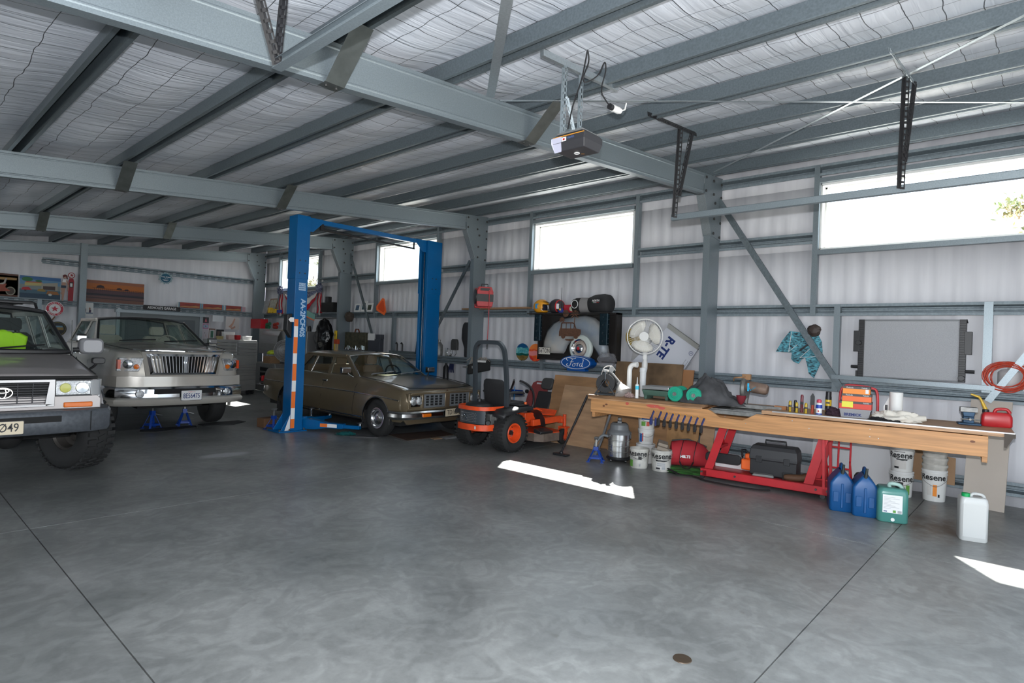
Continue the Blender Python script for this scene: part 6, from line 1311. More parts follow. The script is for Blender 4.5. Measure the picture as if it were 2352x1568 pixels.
mb.prism([(4.58, 2.09), (4.60, 2.02), (4.07, 1.68), (4.05, 1.75)], (8.785, 0, 0), (0, 1, 0), (0, 0, 1), (.05, 0, 0), 2)
dU = Vector((0, .50, -.58)).normalized() ; dV = Vector((0, -.58, -.50)).normalized()
dU = Vector((0, .42, -.60)).normalized(); dV = Vector((0, -.60, -.42)).normalized()
mb.text('R-TE', (8.797, 4.62, 1.70), dU, dV, .19, 1, bold=.008)
mb.lathe([(.03, 0), (.036, .001)], (8.797, 4.18, 1.62), (-1, 0, 0), 24, 1); mb.text('A', (8.797, 4.18, 1.62), dU, dV, .05, 1)
for k in range(3): mb.beam((8.796, 4.26 - k * .04, 1.52 - k * .02), (8.796, 4.34 - k * .04, 1.40 - k * .02), .003, .008, up=(1, 0, 0), mi=3)
single(mb, 'insulation_board', [mat('foam_white', (.62, .64, .70), .6), NAVY, mat('foam_edge', (.35, .35, .33), .7), mat('print_grey', (.35, .36, .37), .6)], 'tilted white insulation board printed with big blue letters behind the fan', 'board', smooth=0)
mb = MB(); mb.prism([(5.15, 1.95), (4.62, 1.80), (4.60, 1.44), (5.28, 1.46)], (8.835, 0, 0), (0, 1, 0), (0, 0, 1), (.012, 0, 0)); single(mb, 'cement_board', mat('cement_grey', (.40, .39, .39), .8), 'plain grey board behind the fan, left of the lettered board', 'board', smooth=0)
mb = MB(); mb.lathe([(0, 0), (.155, 0), (.155, .012), (0, .012)], (8.83, 5.23, 1.86), (-1, 0, 0), 36); single(mb, 'gold_disc', mat('gold_disc', (.45, .30, .03), .4, 0, .4, 20), 'gold speckled round disc on the wall behind the fan', 'disc')
o = thing('plastic_bag', 'crumpled clear plastic bag on the girt left of the plywood', 'bag', (8.62, 5.62, 1.36)); mb = MB(); blob(mb, (0, 0, .09), (.08, .18, .12), 61, .35, 1.8); mb.build('film', mat('clear_film', (.40, .40, .43), .25, alpha=.28), parent=o, smooth=0)
# ================================================================ RIGHT WALL: displays and hung things
GY = 8.845
# fender display panel
o = thing('fender_display', 'car fender and whitewall wheel mounted on a black panel on the wall', 'wall display', (8.74, 6.40, 1.40))
mb = MB(); mb.box(.03, .05, -.95, .79, 0, .86); 
for (a, b_, c, d) in ((-.95, .79, 0, .03), (-.95, .79, .83, .86), (-.95, -.92, 0, .86), (.76, .79, 0, .86)): mb.box(-.10, .05, a, b_, c, d)
mb.build('backboard', mat('panel_black', (.018, .015, .014), .55), parent=o, smooth=0)
# fender: bulged sheet with arch cut out. local y: left in the picture is +y
mb = MB(); out = [(.72, .14), (.71, .40), (.62, .62), (.48, .77), (.28, .86), (.02, .91), (-.25, .92), (-.45, .86), (-.60, .74), (-.68, .58), (-.72, .40), (-.78, .12)]
inn = [(.22, .14), (.18, .20), (.14, .30), (.06, .40), (-.04, .46), (-.14, .48), (-.26, .46), (-.36, .40), (-.43, .30), (-.50, .20), (-.56, .12), (-.60, .08)]
rows = []
for t in [i / 8 for i in range(9)]:
    e = math.sin(PI * (t ** .6)) ; rows.append([(-.02 - .10 * (1 - abs(2 * t - 1) ** 2.5), a[0] + (b_[0] - a[0]) * t, (a[1] + (b_[1] - a[1]) * t) * .90) for a, b_ in zip(out, inn)])
mb.grid(rows); mb.build('fender', mat('aged_fender', (.50, .48, .44), .45, .15, .5, 2.2, col2=(.27, .32, .38)), parent=o, solid=.006, smooth=70)
mb = MB(); c = Vector((-.02, -.19, .23)); mb.lathe([(.175, -.03), (.235, .0), (.245, .03), (.24, .06), (.215, .085), (.17, .09), (.15, .08)], c, (-1, 0, 0), 48, 0); wl = mb.build('whitewall_tyre', mat('whitewall', (.60, .66, .62), .5), parent=o)
mb = MB(); mb.lathe([(.170, .085), (.165, .10), (.14, .075), (.12, .065)], c, (-1, 0, 0), 40, 0); mb.lathe([(.085, .08), (.08, .105), (.05, .125), (0, .135)], c, (-1, 0, 0), 32, 0); mb.lathe([(.140, .08), (.115, .06), (.09, .08), (.085, .08)], c, (-1, 0, 0), 32, 1); mb.build('hub_cap', [CHROME, mat('cream_rim', (.45, .38, .33), .35)], parent=o)
mb = MB(); mb.text('88', c + Vector((-.172, 0, 0)), (0, -1, 0), (0, 0, 1), .05, 0) if False else mb.lathe([(.03, .131), (.02, .137), (0, .138)], c, (-1, 0, 0), 16, 0); mb.build('hub_mark', REDP, parent=o)
plate(o, (-.15, .58, .16), (0, -1, 0), (0, 0, 1), .27, .125, '56TON', INK, INK, mat('plate_cream2', (.72, .68, .60), .5), xs=.72)
# two dark valve covers hung on the panel edges
def valve(yc, z0, z1, wd, lab):
    o = thing('engine_cover', lab, 'engine cover', (8.60, yc, 1.40 + z0), 0, 'studded dark engine covers on the display'); mb = MB(); h = z1 - z0
    mb.loft([rring(.07, wd, .02, z) for z in (0, h)]); mb.build('cover', mat('dark_teal_metal', (.008, .03, .045), .35, .5, .4, 30, bump=.5, bump_scale=60), parent=o, bevel=.01)
    mb = MB()
    for k in range(4): mb.lathe([(.02, 0), (.018, .012), (0, .018)], (-.035, 0, h * (.12 + .25 * k)), (-1, 0, 0), 14)
    for k in range(7):
        for sg in (-1, 1): mb.ball((0, sg * wd / 2, h * (.06 + .147 * k)), .012, seg=8, rings=5)
    mb.build('studs', mat('stud_metal', (.06, .09, .11), .3, .8), parent=o)
valve(7.16, .34, .84, .15, 'dark studded engine cover on the left edge of the fender display'); valve(5.68, .30, .86, .17, 'dark studded engine cover on the right edge of the fender display')
# rusty steel cut-out: plain van shape with palms
o = thing('rusty_cutout', 'rust-brown steel cut-out of a van under two palms and sun', 'wall art', (8.53, 6.36, 1.84))
mb = MB(); th = (-.006, 0, 0); U = (0, -1, 0); V = (0, 0, 1); R0_ = (0, 0, 0)
mb.prism([(-.24, .0), (.20, .0), (.24, .05), (.24, .12), (.15, .14), (-.22, .14), (-.24, .08)], R0_, U, V, th); mb.prism([(-.21, .14), (-.20, .23), (-.17, .25), (.06, .25), (.10, .23), (.14, .14), (.12, .14), (.085, .215), (.05, .23), (-.16, .23), (-.185, .215), (-.195, .14)], R0_, U, V, th)
for x in (-.09, .01): mb.prism([(x, .14), (x + .012, .14), (x + .012, .24), (x, .24)], R0_, U, V, th)
for x in (-.14, .14): mb.cyl((-.003, -x, .0), (-.012, -x, .0), .045, seg=20)
mb.cyl((-.0, .10, .41), (-.008, .10, .41), .065, seg=28)
for x0, z0, z1, r_ in ((.09, .14, .40, .11), (-.19, .14, .30, .07)):
    mb.prism([(x0 - .008, z0), (x0 + .008, z0), (x0 + .016, z1), (x0 + .006, z1)], R0_, U, V, th)
    for k in range(8):
        a = -.7 + k * (PI + 1.4) / 7; tip = (x0 + .01 + r_ * math.cos(a), z1 + r_ * math.sin(a) * .8 - .02); mid = (x0 + .01 + r_ * .55 * math.cos(a), z1 + r_ * .6 * math.sin(a)); n_ = (-math.sin(a) * .014, math.cos(a) * .014)
        mb.prism([(x0 + .01, z1), (mid[0] - n_[0], mid[1] - n_[1]), tip, (mid[0] + n_[0], mid[1] + n_[1])], R0_, U, V, th)
mb.prism([(-.10, -.05), (.10, -.05), (.08, -.075), (0, -.085), (-.08, -.075)], R0_, U, V, th)
mb.build('cutout', mat('rust', (.16, .075, .045), .8, .2, .35, 30), parent=o, smooth=0)
# blue oval box sign
o = thing('oval_sign', 'blue oval box sign with white script lettering below the fender display', 'sign', (8.50, 6.19, 1.375))
mb = MB(); ov = [(.335 * math.cos(t), .125 * math.sin(t)) for t in [2 * PI * k / 60 for k in range(60)]]
mb.prism(ov, (0, -.0, 0), (0, -1, 0), (0, 0, 1), (.17, 0, 0)); mb.box(.02, .12, -.2, .2, -.145, -.11); mb.build('sign_body', mat('sign_blue', (.0, .08, .35), .35), parent=o, smooth=30)
mb = MB(); mb.tube([(-.003, -.305 * math.cos(t), .105 * math.sin(t)) for t in [2 * PI * k / 60 for k in range(60)]], .006, 5, closed=True)
# script word drawn with strokes: F o r d
def stroke(pts, r_=.011): mb.tube([(-.004, -x, z) for x, z in pts], r_, 6, smooth_n=6, flat=.5)
stroke([(-.16, .035), (-.19, .045), (-.19, .075), (-.14, .082), (-.05, .068), (.01, .082)]); stroke([(-.06, .07), (-.09, .01), (-.12, -.055), (-.17, -.065), (-.19, -.035), (-.16, -.02)]); stroke([(-.11, .012), (-.04, .016)])
stroke([(-.02, -.01), (-.055, -.03), (-.055, -.06), (-.02, -.062), (.0, -.035), (-.02, -.01), (.01, -.012), (.03, -.01)], .009); stroke([(.05, .0), (.04, -.06)], .009); stroke([(.045, -.02), (.065, .0), (.08, -.008)], .009); stroke([(.135, -.005), (.10, -.02), (.095, -.055), (.12, -.06), (.145, -.03), (.17, .055), (.15, .06)], .009); stroke([(.155, .0), (.14, -.05), (.165, -.06)], .009)
mb.build('script_lettering', LABEL, parent=o)
# shelf board over the display with helmets and helmet bags
mb = MB(); mb.box(8.52, 8.86, 5.52, 7.38, 2.44 - .19 - .005, 2.262); single(mb, 'display_shelf', mat('panel_black', (.018, .015, .014), .55), 'narrow black shelf above the fender display holding helmets', 'shelf', smooth=0)
HZ = 2.262
def helmet(loc, rz, shell, lab, open_face=True):
    o = thing('helmet', lab, 'helmet', loc, rz); mb = MB(); rows = []
    for k in range(15):
        ph = PI * .80 * k / 14; row = []
        for i in range(33):
            t = 2 * PI * i / 32; x, y, z = math.sin(ph) * math.cos(t) * .155, math.sin(ph) * math.sin(t) * .125, math.cos(ph) * .135 + .125
            row.append((x, y, max(z, .01)))
        rows.append(row)
    mb.grid(rows); 
    mb.f = [f for f in mb.f if not (sum(mb.v[i][0] for i in f) / 4 > .055 and .045 < sum(mb.v[i][2] for i in f) / 4 < .165)] if open_face else mb.f; mb.m = [0] * len(mb.f)
    mb.build('shell', shell, parent=o, solid=.012, smooth=80)
    mb = MB(); mb.ball((-.01, 0, .11), (.125, .105, .10)); mb.build('lining', mat('navy_lining', (.01, .012, .03), .9), parent=o)
    return o
h1 = helmet((8.66, 7.14, HZ), math.radians(-70), mat('helmet_orange', (.75, .32, .02), .25), 'orange open-face helmet with black peak, leftmost on the shelf')
mb = MB(); mb.loft([[(x, y * w_, z) for y in (-1, -.5, 0, .5, 1)] + [(x, y * w_, z - .008) for y in (1, .5, 0, -.5, -1)] for x, z, w_ in ((.06, .235, .10), (.14, .215, .115), (.22, .185, .09))]); mb.build('peak', BLACK, parent=h1)
mb = MB(); mb.cbox((-.05, -.118, .13), (.07, .012, .09)); mb.build('blue_patch', mat('patch_blue', (.02, .22, .45), .5), parent=h1); mb = MB(); mb.tube([(.06, -.10, .12), (.03, -.12, .07), (.06, -.11, .05)], .008, 5); mb.build('buckle', LABEL, parent=h1)
h2 = helmet((8.66, 6.78, HZ), math.radians(-100), mat('helmet_charcoal', (.03, .03, .035), .5), 'dark grey helmet with red and white trim, second on the shelf', False)
mb = MB(); mb.tube([(.09, .128 * math.cos(t) * .9, .12 + .115 * math.sin(t)) for t in [PI * k / 10 for k in range(-3, 14)]], .012, 6, 0); mb.build('trim', REDP, parent=h2); mb = MB(); mb.text('BADDY', (0, 0, 0), (1, 0, 0), (0, 1, 0), .05) if False else None
mb = MB(); mb.cbox((.11, -.075, .12), (.05, .06, .10)); mb.build('white_patch', LABEL, parent=h2, bevel=.01)
mb = MB(); mb.text('AXEBY', (-.157, .0, .185), (0, -1, 0), (.35, 0, .9), .045, 0, bold=.002); 
mb.build('lettering', LABEL, parent=h2, smooth=0)
mb = MB(); mb.box(-.06, .06, -.13, .13, 0, .155); o = single(mb, 'tin_box', mat('tin_red', (.50, .02, .04), .4), 'red tin with round pale emblem standing behind the flag on the shelf', 'tin', loc=(8.72, 6.50, HZ), bevel=.015); mb = MB(); mb.cyl((-.061, -.06, .08), (-.064, -.06, .08), .045); mb.build('emblem', mat('cream_emblem', (.6, .6, .45), .5), parent=o)
mb = MB(); mb.cyl((0, 0, 0), (0, 0, .46), .0035); mb.build
o = thing('toy_antenna', 'thin black antenna rising from a small toy in front of the red tin', 'antenna', (8.56, 6.60, HZ)); mb.build('rod', BLACK, parent=o); mb = MB(); blob(mb, (0, 0, .04), (.035, .05, .045), 71, .4, 2); mb.build('base', mat('toy_blue', (.02, .03, .25), .5), parent=o); mb = MB(); mb.ball((-.03, 0, .06), .02); mb.build('yellow_bit', YELLOW, parent=o)
o = thing('helmet_bag', 'round black and grey helmet bag with pale ring print on the shelf', 'bag', (8.68, 6.20, HZ), .2)
mb = MB(); mb.loft([[(math.cos(t) * .14 * k, y, .135 + max(-.135, math.sin(t) * .14 * k)) for t in [2 * PI * i / 28 for i in range(28)]] for y, k in ((.20, .5), (.18, .8), (.12, .98), (.0, 1.0))]); mb.build('bag_front', BLACKM, parent=o, smooth=60)
mb = MB(); mb.loft([[(math.cos(t) * .142 * k, y, .135 + max(-.135, math.sin(t) * .142 * k)) for t in [2 * PI * i / 28 for i in range(28)]] for y, k in ((.02, 1), (-.10, .98), (-.17, .85))]); mb.build('bag_side', mat('bag_grey', (.22, .21, .21), .9), parent=o, smooth=60)
mb = MB(); mb.tube([(-.145, .10 + .06 * math.cos(t), .15 + .07 * math.sin(t)) for t in [2 * PI * k / 24 for k in range(24)]], .006, 5, closed=True); mb.build('ring_print', LABEL, parent=o)
o = thing('helmet_bag', 'large black helmet bag with small tricolour logo, rightmost on the shelf', 'bag', (8.68, 5.82, HZ), -.1)
mb = MB(); mb.loft([[(math.cos(t) * .14 * k, y, .15 + max(-.15, math.sin(t) * .16 * k)) for t in [2 * PI * i / 28 for i in range(28)]] for y, k in ((.30, .6), (.22, .85), (.1, 1.08), (-.08, 1.12), (-.19, 1.0), (-.23, .75))]); mb.build('bag_body', mat('bag_charcoal', (.02, .02, .022), .8), parent=o, smooth=60)
mb = MB(); mb.text('NORTH', (-.172, -.02, .20), (0, -1, 0), (0, 0, 1), .045, 0, bold=.002, shear=.3); mb.box(-.174, -.168, .03, .05, .165, .173, 1); mb.box(-.174, -.168, -.04, .03, .165, .173, 0); mb.box(-.174, -.168, -.09, -.04, .165, .173, 2); mb.build('logo', [LABEL, mat('flag_green', (.0, .30, .10), .5), REDP], parent=o, smooth=0)
# air hose reel on the column
o = thing('hose_reel', 'red and black air hose reel mounted on the steel column', 'hose reel', (8.60, 8.66, 2.36), math.radians(-35))
mb = MB(); mb.box(-.17, .17, -.02, .04, .02, .42, 0); mb.prism([(-.15, .04), (.15, .04), (.17, .12), (.17, .34), (.13, .44), (-.13, .44), (-.17, .34), (-.17, .12)], (0, -.24, 0), (1, 0, 0), (0, 0, 1), (0, .22, 0), 0); mb.build('reel_case', REDP, parent=o, bevel=.012, smooth=0)
mb = MB(); mb.box(-.172, .172, -.246, -.10, .14, .29); mb.lathe([(.15, 0), (.15, .025), (0, .03)], (-.17, -.13, .24), (-1, 0, 0), 28); mb.tube([(-.06, -.13, .44), (-.06, -.13, .50), (.07, -.13, .50), (.07, -.13, .44)], .010); mb.box(-.10, .10, -.25, -.24, .36, .41); mb.build('reel_trim', BLACK, parent=o, bevel=.005)
mb = MB(); mb.tube([(.08, -.25, .38), (.085, -.255, .1), (.085, -.25, -.4), (.08, -.24, -.62)], .008, 6); mb.build('hose', REDP, parent=o)
mb = MB(); mb.tube([(.08, -.24, -.62), (.08, -.24, -.82)], .012, 6); mb.tube([(.08, -.24, -.70), (.05, -.25, -.66)], .006, 5); mb.build('air_gun', BLACK, parent=o)
mb = MB(); mb.box(8.72, 8.86, 7.55, 9.42, 2.364, 2.40); single(mb, 'timber_length', mat('rough_timber', (.33, .20, .11), .8), 'length of rough timber lying on the girt beside the column', 'timber', bevel=.004)
# orange slow-vehicle triangle
o = thing('warning_triangle', 'orange slow-vehicle warning triangle hanging tilted from the girt', 'sign', (8.84, 12.50, 2.50), 0)
tri = [(-.20, -.16), (.16, -.20), (.215, -.10), (.04, .20), (-.045, .20), (-.24, -.06)]
q = [(x * math.cos(-.25) - z * math.sin(-.25), x * math.sin(-.25) + z * math.cos(-.25)) for x, z in tri]
mb = MB(); mb.prism(q, (0, 0, 0), (0, -1, 0), (0, 0, 1), (.006, 0, 0)); mb.build('border', ORANGEP, parent=o, smooth=0); mb = MB(); mb.prism([(x * .68, z * .68) for x, z in q], (-.003, 0, 0), (0, -1, 0), (0, 0, 1), (.003, 0, 0)); mb.build('centre', mat('deep_orange', (.70, .07, .01), .6), parent=o, smooth=0)
# radiator
o = thing('radiator', 'large car radiator standing on the wall rail with black end tanks', 'radiator', (8.80, 1.30, 1.405))
mb = MB(); mb.box(-.02, .025, -.50, .49, .01, .73); mb.build('core', mat('radiator_fins', (.40, .41, .43), .45, .2, .2, 90, stretch=(1, 1, 3), bump=.25, bump_scale=260), parent=o, smooth=0)
mb = MB(); mb.box(-.03, .03, -.50, .49, .725, .745); mb.box(-.03, .03, -.50, .49, .0, .015); mb.build_each('frame_rail', GREY, parent=o, smooth=0)
for sg in (-1, 1):
    mb = MB(); y0 = .49 if sg > 0 else -.50; a, b_ = sorted((y0, y0 + sg * .065)); mb.box(-.045, .035, a, b_, .0, .745)
    for k in range(26): mb.box(-.048, -.04, a, b_, .01 + k * .0285, .022 + k * .0285)
    c_, d_ = sorted((y0 + sg * .05, y0 + sg * .12)); mb.box(-.05, .03, c_, d_, .33, .60)
    if sg < 0: mb.cyl((-.04, y0 - .035, .05), (-.12, y0 - .035, .05), .032, seg=16); mb.cyl((0, y0 - .06, .13), (0, y0 - .15, .13), .02, seg=12); mb.tube([(0, y0 - .05, .745), (0, y0 - .06, .70)], .02)
    else: mb.cyl((-.04, y0 + .05, .44), (-.13, y0 + .05, .44), .03, seg=16); mb.cyl((0, y0 + .06, .13), (0, y0 + .15, .13), .02, seg=12); mb.box(-.03, .03, y0, y0 + .09, .0, .08)
    mb.build('end_tank', BLACK, parent=o, bevel=.003, smooth=0)
mb = MB(); mb.beam((8.80, .46, 1.355), (8.80, 2.16, 1.385), .09, .055); tag(mb.build('trim_rail', GALV, smooth=0), kind='structure')
# folded bird-pattern kite / fish cut-out
o = thing('bird_kite', 'turquoise and black feather-patterned bird kite with dark head on the wall', 'kite', (8.835, 2.60, 1.70))
bird = [(2.906, 1.696), (2.82, 1.86), (2.726, 1.99), (2.581, 1.975), (2.44, 2.0), (2.36, 1.95), (2.31, 1.85), (2.296, 1.72), (2.30, 1.60), (2.393, 1.349), (2.461, 1.41), (2.485, 1.53), (2.514, 1.63), (2.56, 1.60), (2.596, 1.536), (2.66, 1.56), (2.695, 1.60), (2.69, 1.69)]
mb = MB(); mb.prism([(y - 2.60, z - 1.70) for y, z in bird], (0, 0, 0), (0, 1, 0), (0, 0, 1), (-.012, 0, 0)); mb.build('wings', mat('feather', (.12, .42, .52), .7, 0, .9, 26, col2=(.01, .02, .03), stretch=(1, 1, 2.2)), parent=o, smooth=0)
mb = MB(); blob(mb, (-.05, -.20, .30), (.05, .085, .08), 81, .15, 2); mb.lathe([(0, .0), (.03, .01), (.03, .03)], (-.10, -.20, .30), (1, 0, 0), 12, 1); mb.build('head', [mat('bird_head', (.05, .035, .03), .6), mat('cream_eye', (.4, .35, .3), .5)], parent=o)
mb = MB()
for a, b_ in (((.10, .28), (.13, .0)), ((.13, .0), (.02, .10)), ((-.22, .12), (-.02, -.08)), ((-.02, -.08), (-.25, -.05))): mb.beam((-.016, a[0], a[1]), (-.016, b_[0], b_[1]), .004, .02, up=(1, 0, 0))
mb.build('white_tapes', LABEL, parent=o, smooth=0); mb = MB(); mb.beam((-.03, -.02, .02), (-.03, -.14, .12), .02, .035, up=(1, 0, 0)); mb.build('grip', BLACK, parent=o)
# orange hose coil and white drum on the rail at the far right
mb = MB(); random.seed(4)
for k in range(11):
    cy, cz, r0, r1 = .36 + random.uniform(-.03, .03), 1.50 + random.uniform(-.02, .02), .17 + random.uniform(-.03, .03), .15 + random.uniform(-.03, .02); mb.tube([(8.82 - k * .006, cy + r0 * math.cos(t), cz + r1 * math.sin(t)) for t in [2 * PI * i / 28 for i in range(28)]], .006, 5, closed=True)
single(mb, 'extension_cord', mat('cord_orange_red', (.50, .05, .02), .5), 'tangled coil of orange-red cord hanging behind the diagonal brace', 'cord')
mb = MB(); mb.lathe([(.11, 0), (.12, .02), (.12, .20), (.09, .23), (.03, .24), (.03, .26), (0, .26)], seg=28); single(mb, 'round_tank', mat('tank_white', (.55, .54, .54), .4), 'white round tank on the rail behind the orange cord coil', 'tank', loc=(8.99 - .04, .33, 1.345))
# painted discs on the lower girt
def disc(loc, r_, cols, lab):
    o = thing('painted_disc', lab, 'painting', loc, 0, 'round poured paintings'); n = len(cols)
    for i, (f0, f1, m_) in enumerate(cols):
        mb = MB(); pts = []
        N_ = 16; ca = lambda f: math.asin(max(-1, min(1, 2 * f - 1))); A0, A1 = ca(f0), ca(f1)
        pts = [(math.cos(A0) * u, math.sin(A0) + .05 * math.sin(u * 5 + i) * (1 - u * u)) for u in [-1 + 2 * k / N_ for k in range(N_)]] + [(math.cos(t), math.sin(t)) for t in [A0 + (A1 - A0) * k / 8 for k in range(9)]] + [(math.cos(A1) * u, math.sin(A1) + .05 * math.sin(u * 5 + i + 1) * (1 - u * u)) for u in [1 - 2 * k / N_ for k in range(1, N_)]] + [(-math.cos(t), math.sin(t)) for t in [A1 + (A0 - A1) * k / 8 for k in range(8)]]
        mb.prism([(p[0] * r_ * .98, p[1] * r_) for p in pts], (-.001 * i, 0, r_), (0, -1, 0), (0, 0, 1), (.012, 0, 0)); mb.build('band', m_, parent=o, smooth=0)
    return o
tealp = mat('pour_teal', (.0, .25, .30), .3, 0, .5, 18, col2=(.2, .5, .5)); disc((8.76, 7.67, 1.345), .17, [(0.02, .32, mat('pour_ochre', (.22, .14, .03), .4, 0, .4, 20)), (.30, .45, mat('pour_dkgreen', (.0, .09, .07), .3)), (.43, .78, tealp), (.76, .995, mat('pour_blue', (.0, .07, .20), .3))], 'round turquoise, blue and ochre poured painting on the lower girt')
rp = mat('pour_red', (.60, .01, .02), .3, 0, .5, 12, col2=(.85, .15, .02)); disc((8.75, 7.33, 1.345), .17, [(.02, .35, rp), (.33, .6, mat('pour_pink', (.80, .25, .25), .3)), (.58, .70, rp), (.68, .995, mat('pour_orange', (.85, .22, .04), .3))], 'round red and orange poured painting half behind the display')
# chairs and parts on the lower girt left of the column
o = thing('seat_back', 'black padded seat back standing on the girt beside the column', 'seat', (8.82, 9.34, 1.345)); mb = MB(); mb.loft([rring(.09 * q, .26 * k, .03, z, (0.02, 0)) for z, k, q in ((0, .35, .8), (.03, .42, 1), (.20, .45, 1), (.30, .8, 1), (.36, 1.02, 1), (.40, 1.05, 1.2), (.60, 1.02, 1.2), (.70, .9, 1), (.75, .6, .8))]); mb.build('cushion', VINYL, parent=o, smooth=60)
o = thing('headrest', 'small grey headrest on two bent rods left of the seat back', 'headrest', (8.82, 9.71, 1.345)); mb = MB(); mb.loft([rring(.07, .22 * k, .03, z) for z, k in ((.14, .9), (.16, 1), (.30, 1), (.36, .85), (.38, .6))]); mb.build('pad', mat('grey_pad', (.06, .06, .06), .8), parent=o, smooth=60); mb = MB(); mb.tube([(0, -.05, .14), (0, -.06, .06), (-.02, -.03, .01)], .006); mb.tube([(0, .05, .14), (0, .07, .06), (-.02, .1, .01)], .006); mb.tube([(-.02, .14, .01), (-.02, .08, .01)], .012); mb.build('rods', BLACK, parent=o)
o = thing('metal_canister', 'grey metal canister with short neck on the girt behind the far lift post', 'canister', (8.76, 10.16, 1.345)); mb = MB(); mb.lathe([(.08, -.12), (.085, -.10), (.085, .12), (.05, .17), (.035, .19), (.035, .24), (0, .24)], (0, 0, .12)); mb.build('canister_body', CASTAL, parent=o)
o = thing('pump_fitting', 'small chrome pump fitting with ring on the girt right of the canister', 'pump', (8.80, 9.91, 1.345)); mb = MB(); mb.box(-.04, .04, -.03, .05, 0, .18); mb.tube([(-.05, -.10 + .06 * math.cos(t), .08 + .07 * math.sin(t)) for t in [2 * PI * k / 20 for k in range(20)]], .008, 6, closed=True); mb.build('fitting', CHROME, parent=o, bevel=.006)
o = thing('work_gloves', 'navy work gloves hanging from the lower girt by the far lift post', 'gloves', (8.80, 9.74, 1.18)); mb = MB()
for k in range(4): mb.tube([(-.02, -.05 + k * .03, .0), (-.03, -.06 + k * .04, -.10), (-.03, -.08 + k * .055, -.19)], [.02, .016, .010], 7)
mb.build('glove', mat('navy_glove', (.01, .015, .06), .9), parent=o)
o = thing('fire_extinguisher', 'tall black cylinder hanging under the girt right of the far lift post', 'cylinder', (8.78, 9.92, .70)); mb = MB(); mb.lathe([(.06, 0), (.065, .02), (.065, .40), (.03, .45), (.02, .50)]); mb.build('cylinder_body', BLACK, parent=o)
# clutter of bag and wires hung on the column
o = thing('tool_pouch', 'black open tool pouch full of wires hanging on the steel column', 'tool pouch', (8.54, 8.66, 1.01), math.radians(-40))
mb = MB(); mb.loft([[(x_, y_, z_) for x_, y_, z_ in ((-.22, -.10, z), (.24, -.10, z + .10), (.24, .08, z + .12), (-.22, .08, z))] for z in (.0, .20)]); mb.build('pouch', BLACKM, parent=o, bevel=.02); mb = MB(); random.seed(3)
for k in range(14):
    x_ = random.uniform(-.2, .2); mb.tube([(x_, 0, .2), (x_ + random.uniform(-.08, .08), -.05, .36), (x_ + random.uniform(-.12, .12), -.10, .28)], .005, 4, smooth_n=3)
mb.build('wires', mat('wire_mix', (.35, .30, .25), .6), parent=o)
mb = MB(); 
for k in range(6): mb.tube([(-.32, .0, .16 + .0 * k), (-.10, -.12, .18 - .01 * k)], .006, 4)
mb.box(-.06, .14, -.14, .04, .26, .30); mb.build('rods', CASTAL, parent=o)
mb = MB(); mb.box(0, .02, -.18, .18, 0, .10); o = single(mb, 'blue_clip_rack', mat('rack_blue', (.0, .04, .28), .5), 'blue clip rack fixed low on the wall behind the mower seat', 'rack', loc=(8.965, 7.99, .645), bevel=.003); mb = MB(); mb.tube([(-.01, .02, .16), (-.01, .03, -.12)], .010); mb.build('hook', mat('hook_blue', (.0, .22, .6), .4), parent=o)
# mechanic's creepers leaning behind the mower
o = thing('mechanic_creeper', 'faded red plastic creeper with hand slot leaning on the wall behind the mower', 'creeper', (8.30, 7.08, .03), 0, rot=(0, math.radians(20), 0)); mb = MB(); ol = [(-.22, 0), (-.24, .1), (-.22, .75), (-.16, .98), (-.08, 1.02), (.10, 1.02), (.18, .98), (.24, .75), (.24, .1), (.20, 0)]; mb.prism(ol, (0, 0, 0), (0, 1, 0), (0, 0, 1), (.04, 0, 0)); mb.box(-.02, 0, -.17, -.02, .1, .8); mb.box(-.02, 0, .03, .18, .1, .8); mb.build('board', mat('faded_red', (.26, .05, .05), .6), parent=o, bevel=.015); mb = MB(); mb.box(-.003, .043, -.03, .08, .955, .985); mb.build('hand_slot', WALLM, parent=o)
mb = MB(); mb.cyl((.02, .27, .80), (.02, .31, .80), .035); mb.build('wheel', BLACK, parent=o)
o = thing('mechanic_creeper', 'black padded creeper with headrest leaning beside the faded red one', 'creeper', (8.22, 6.88, .03), 0, rot=(0, math.radians(22), 0)); mb = MB(); mb.prism([(-.16, 0), (-.18, .85), (.16, .85), (.18, 0)], (0, 0, 0), (0, 1, 0), (0, 0, 1), (.05, 0, 0)); mb.build('pad', VINYL, parent=o, bevel=.015); mb = MB(); mb.prism(rrect(.26, .22, .07), (-.02, 0, 1.0), (0, 1, 0), (0, 0, 1), (.07, 0, 0)); mb.build('headrest', mat('grey_pad', (.06, .06, .06), .8), parent=o, bevel=.02)
# mechanical bits on the bay beyond the lift
mb = MB(); mb.box(8.74, 8.86, 11.0, 12.0, 1.345, 1.40); single(mb, 'steel_channel', GALVD, 'short grey steel channel lying on the girt behind the sedan roof', 'channel', smooth=0)
for k, y in enumerate((11.55, 11.75)):
    mb = MB(); mb.tube([(0, 0, 0), (0, 0, .16), (-.03, .02, .20)], [.02, .02, .03], 8); single(mb, 'cast_hook', BLACK, ['black hooked bracket, left of the pair behind the sedan roof', 'black hooked bracket, right of the pair behind the sedan roof'][1 - k], 'bracket', 'hooked brackets on the girt', loc=(8.80, y, 1.40))
mb = MB(); mb.prism([(-.25, 0), (-.20, .26), (.05, .38), (.18, .30), (.22, 0)], (0, 0, 0), (0, 1, 0), (0, 0, 1), (.06, 0, 0)); single(mb, 'dark_panel_part', mat('dark_blue_green', (.01, .045, .07), .4), 'dark blue-green panel part standing on the girt behind the far post', 'panel', loc=(8.72, 10.75, 1.35), bevel=.01)
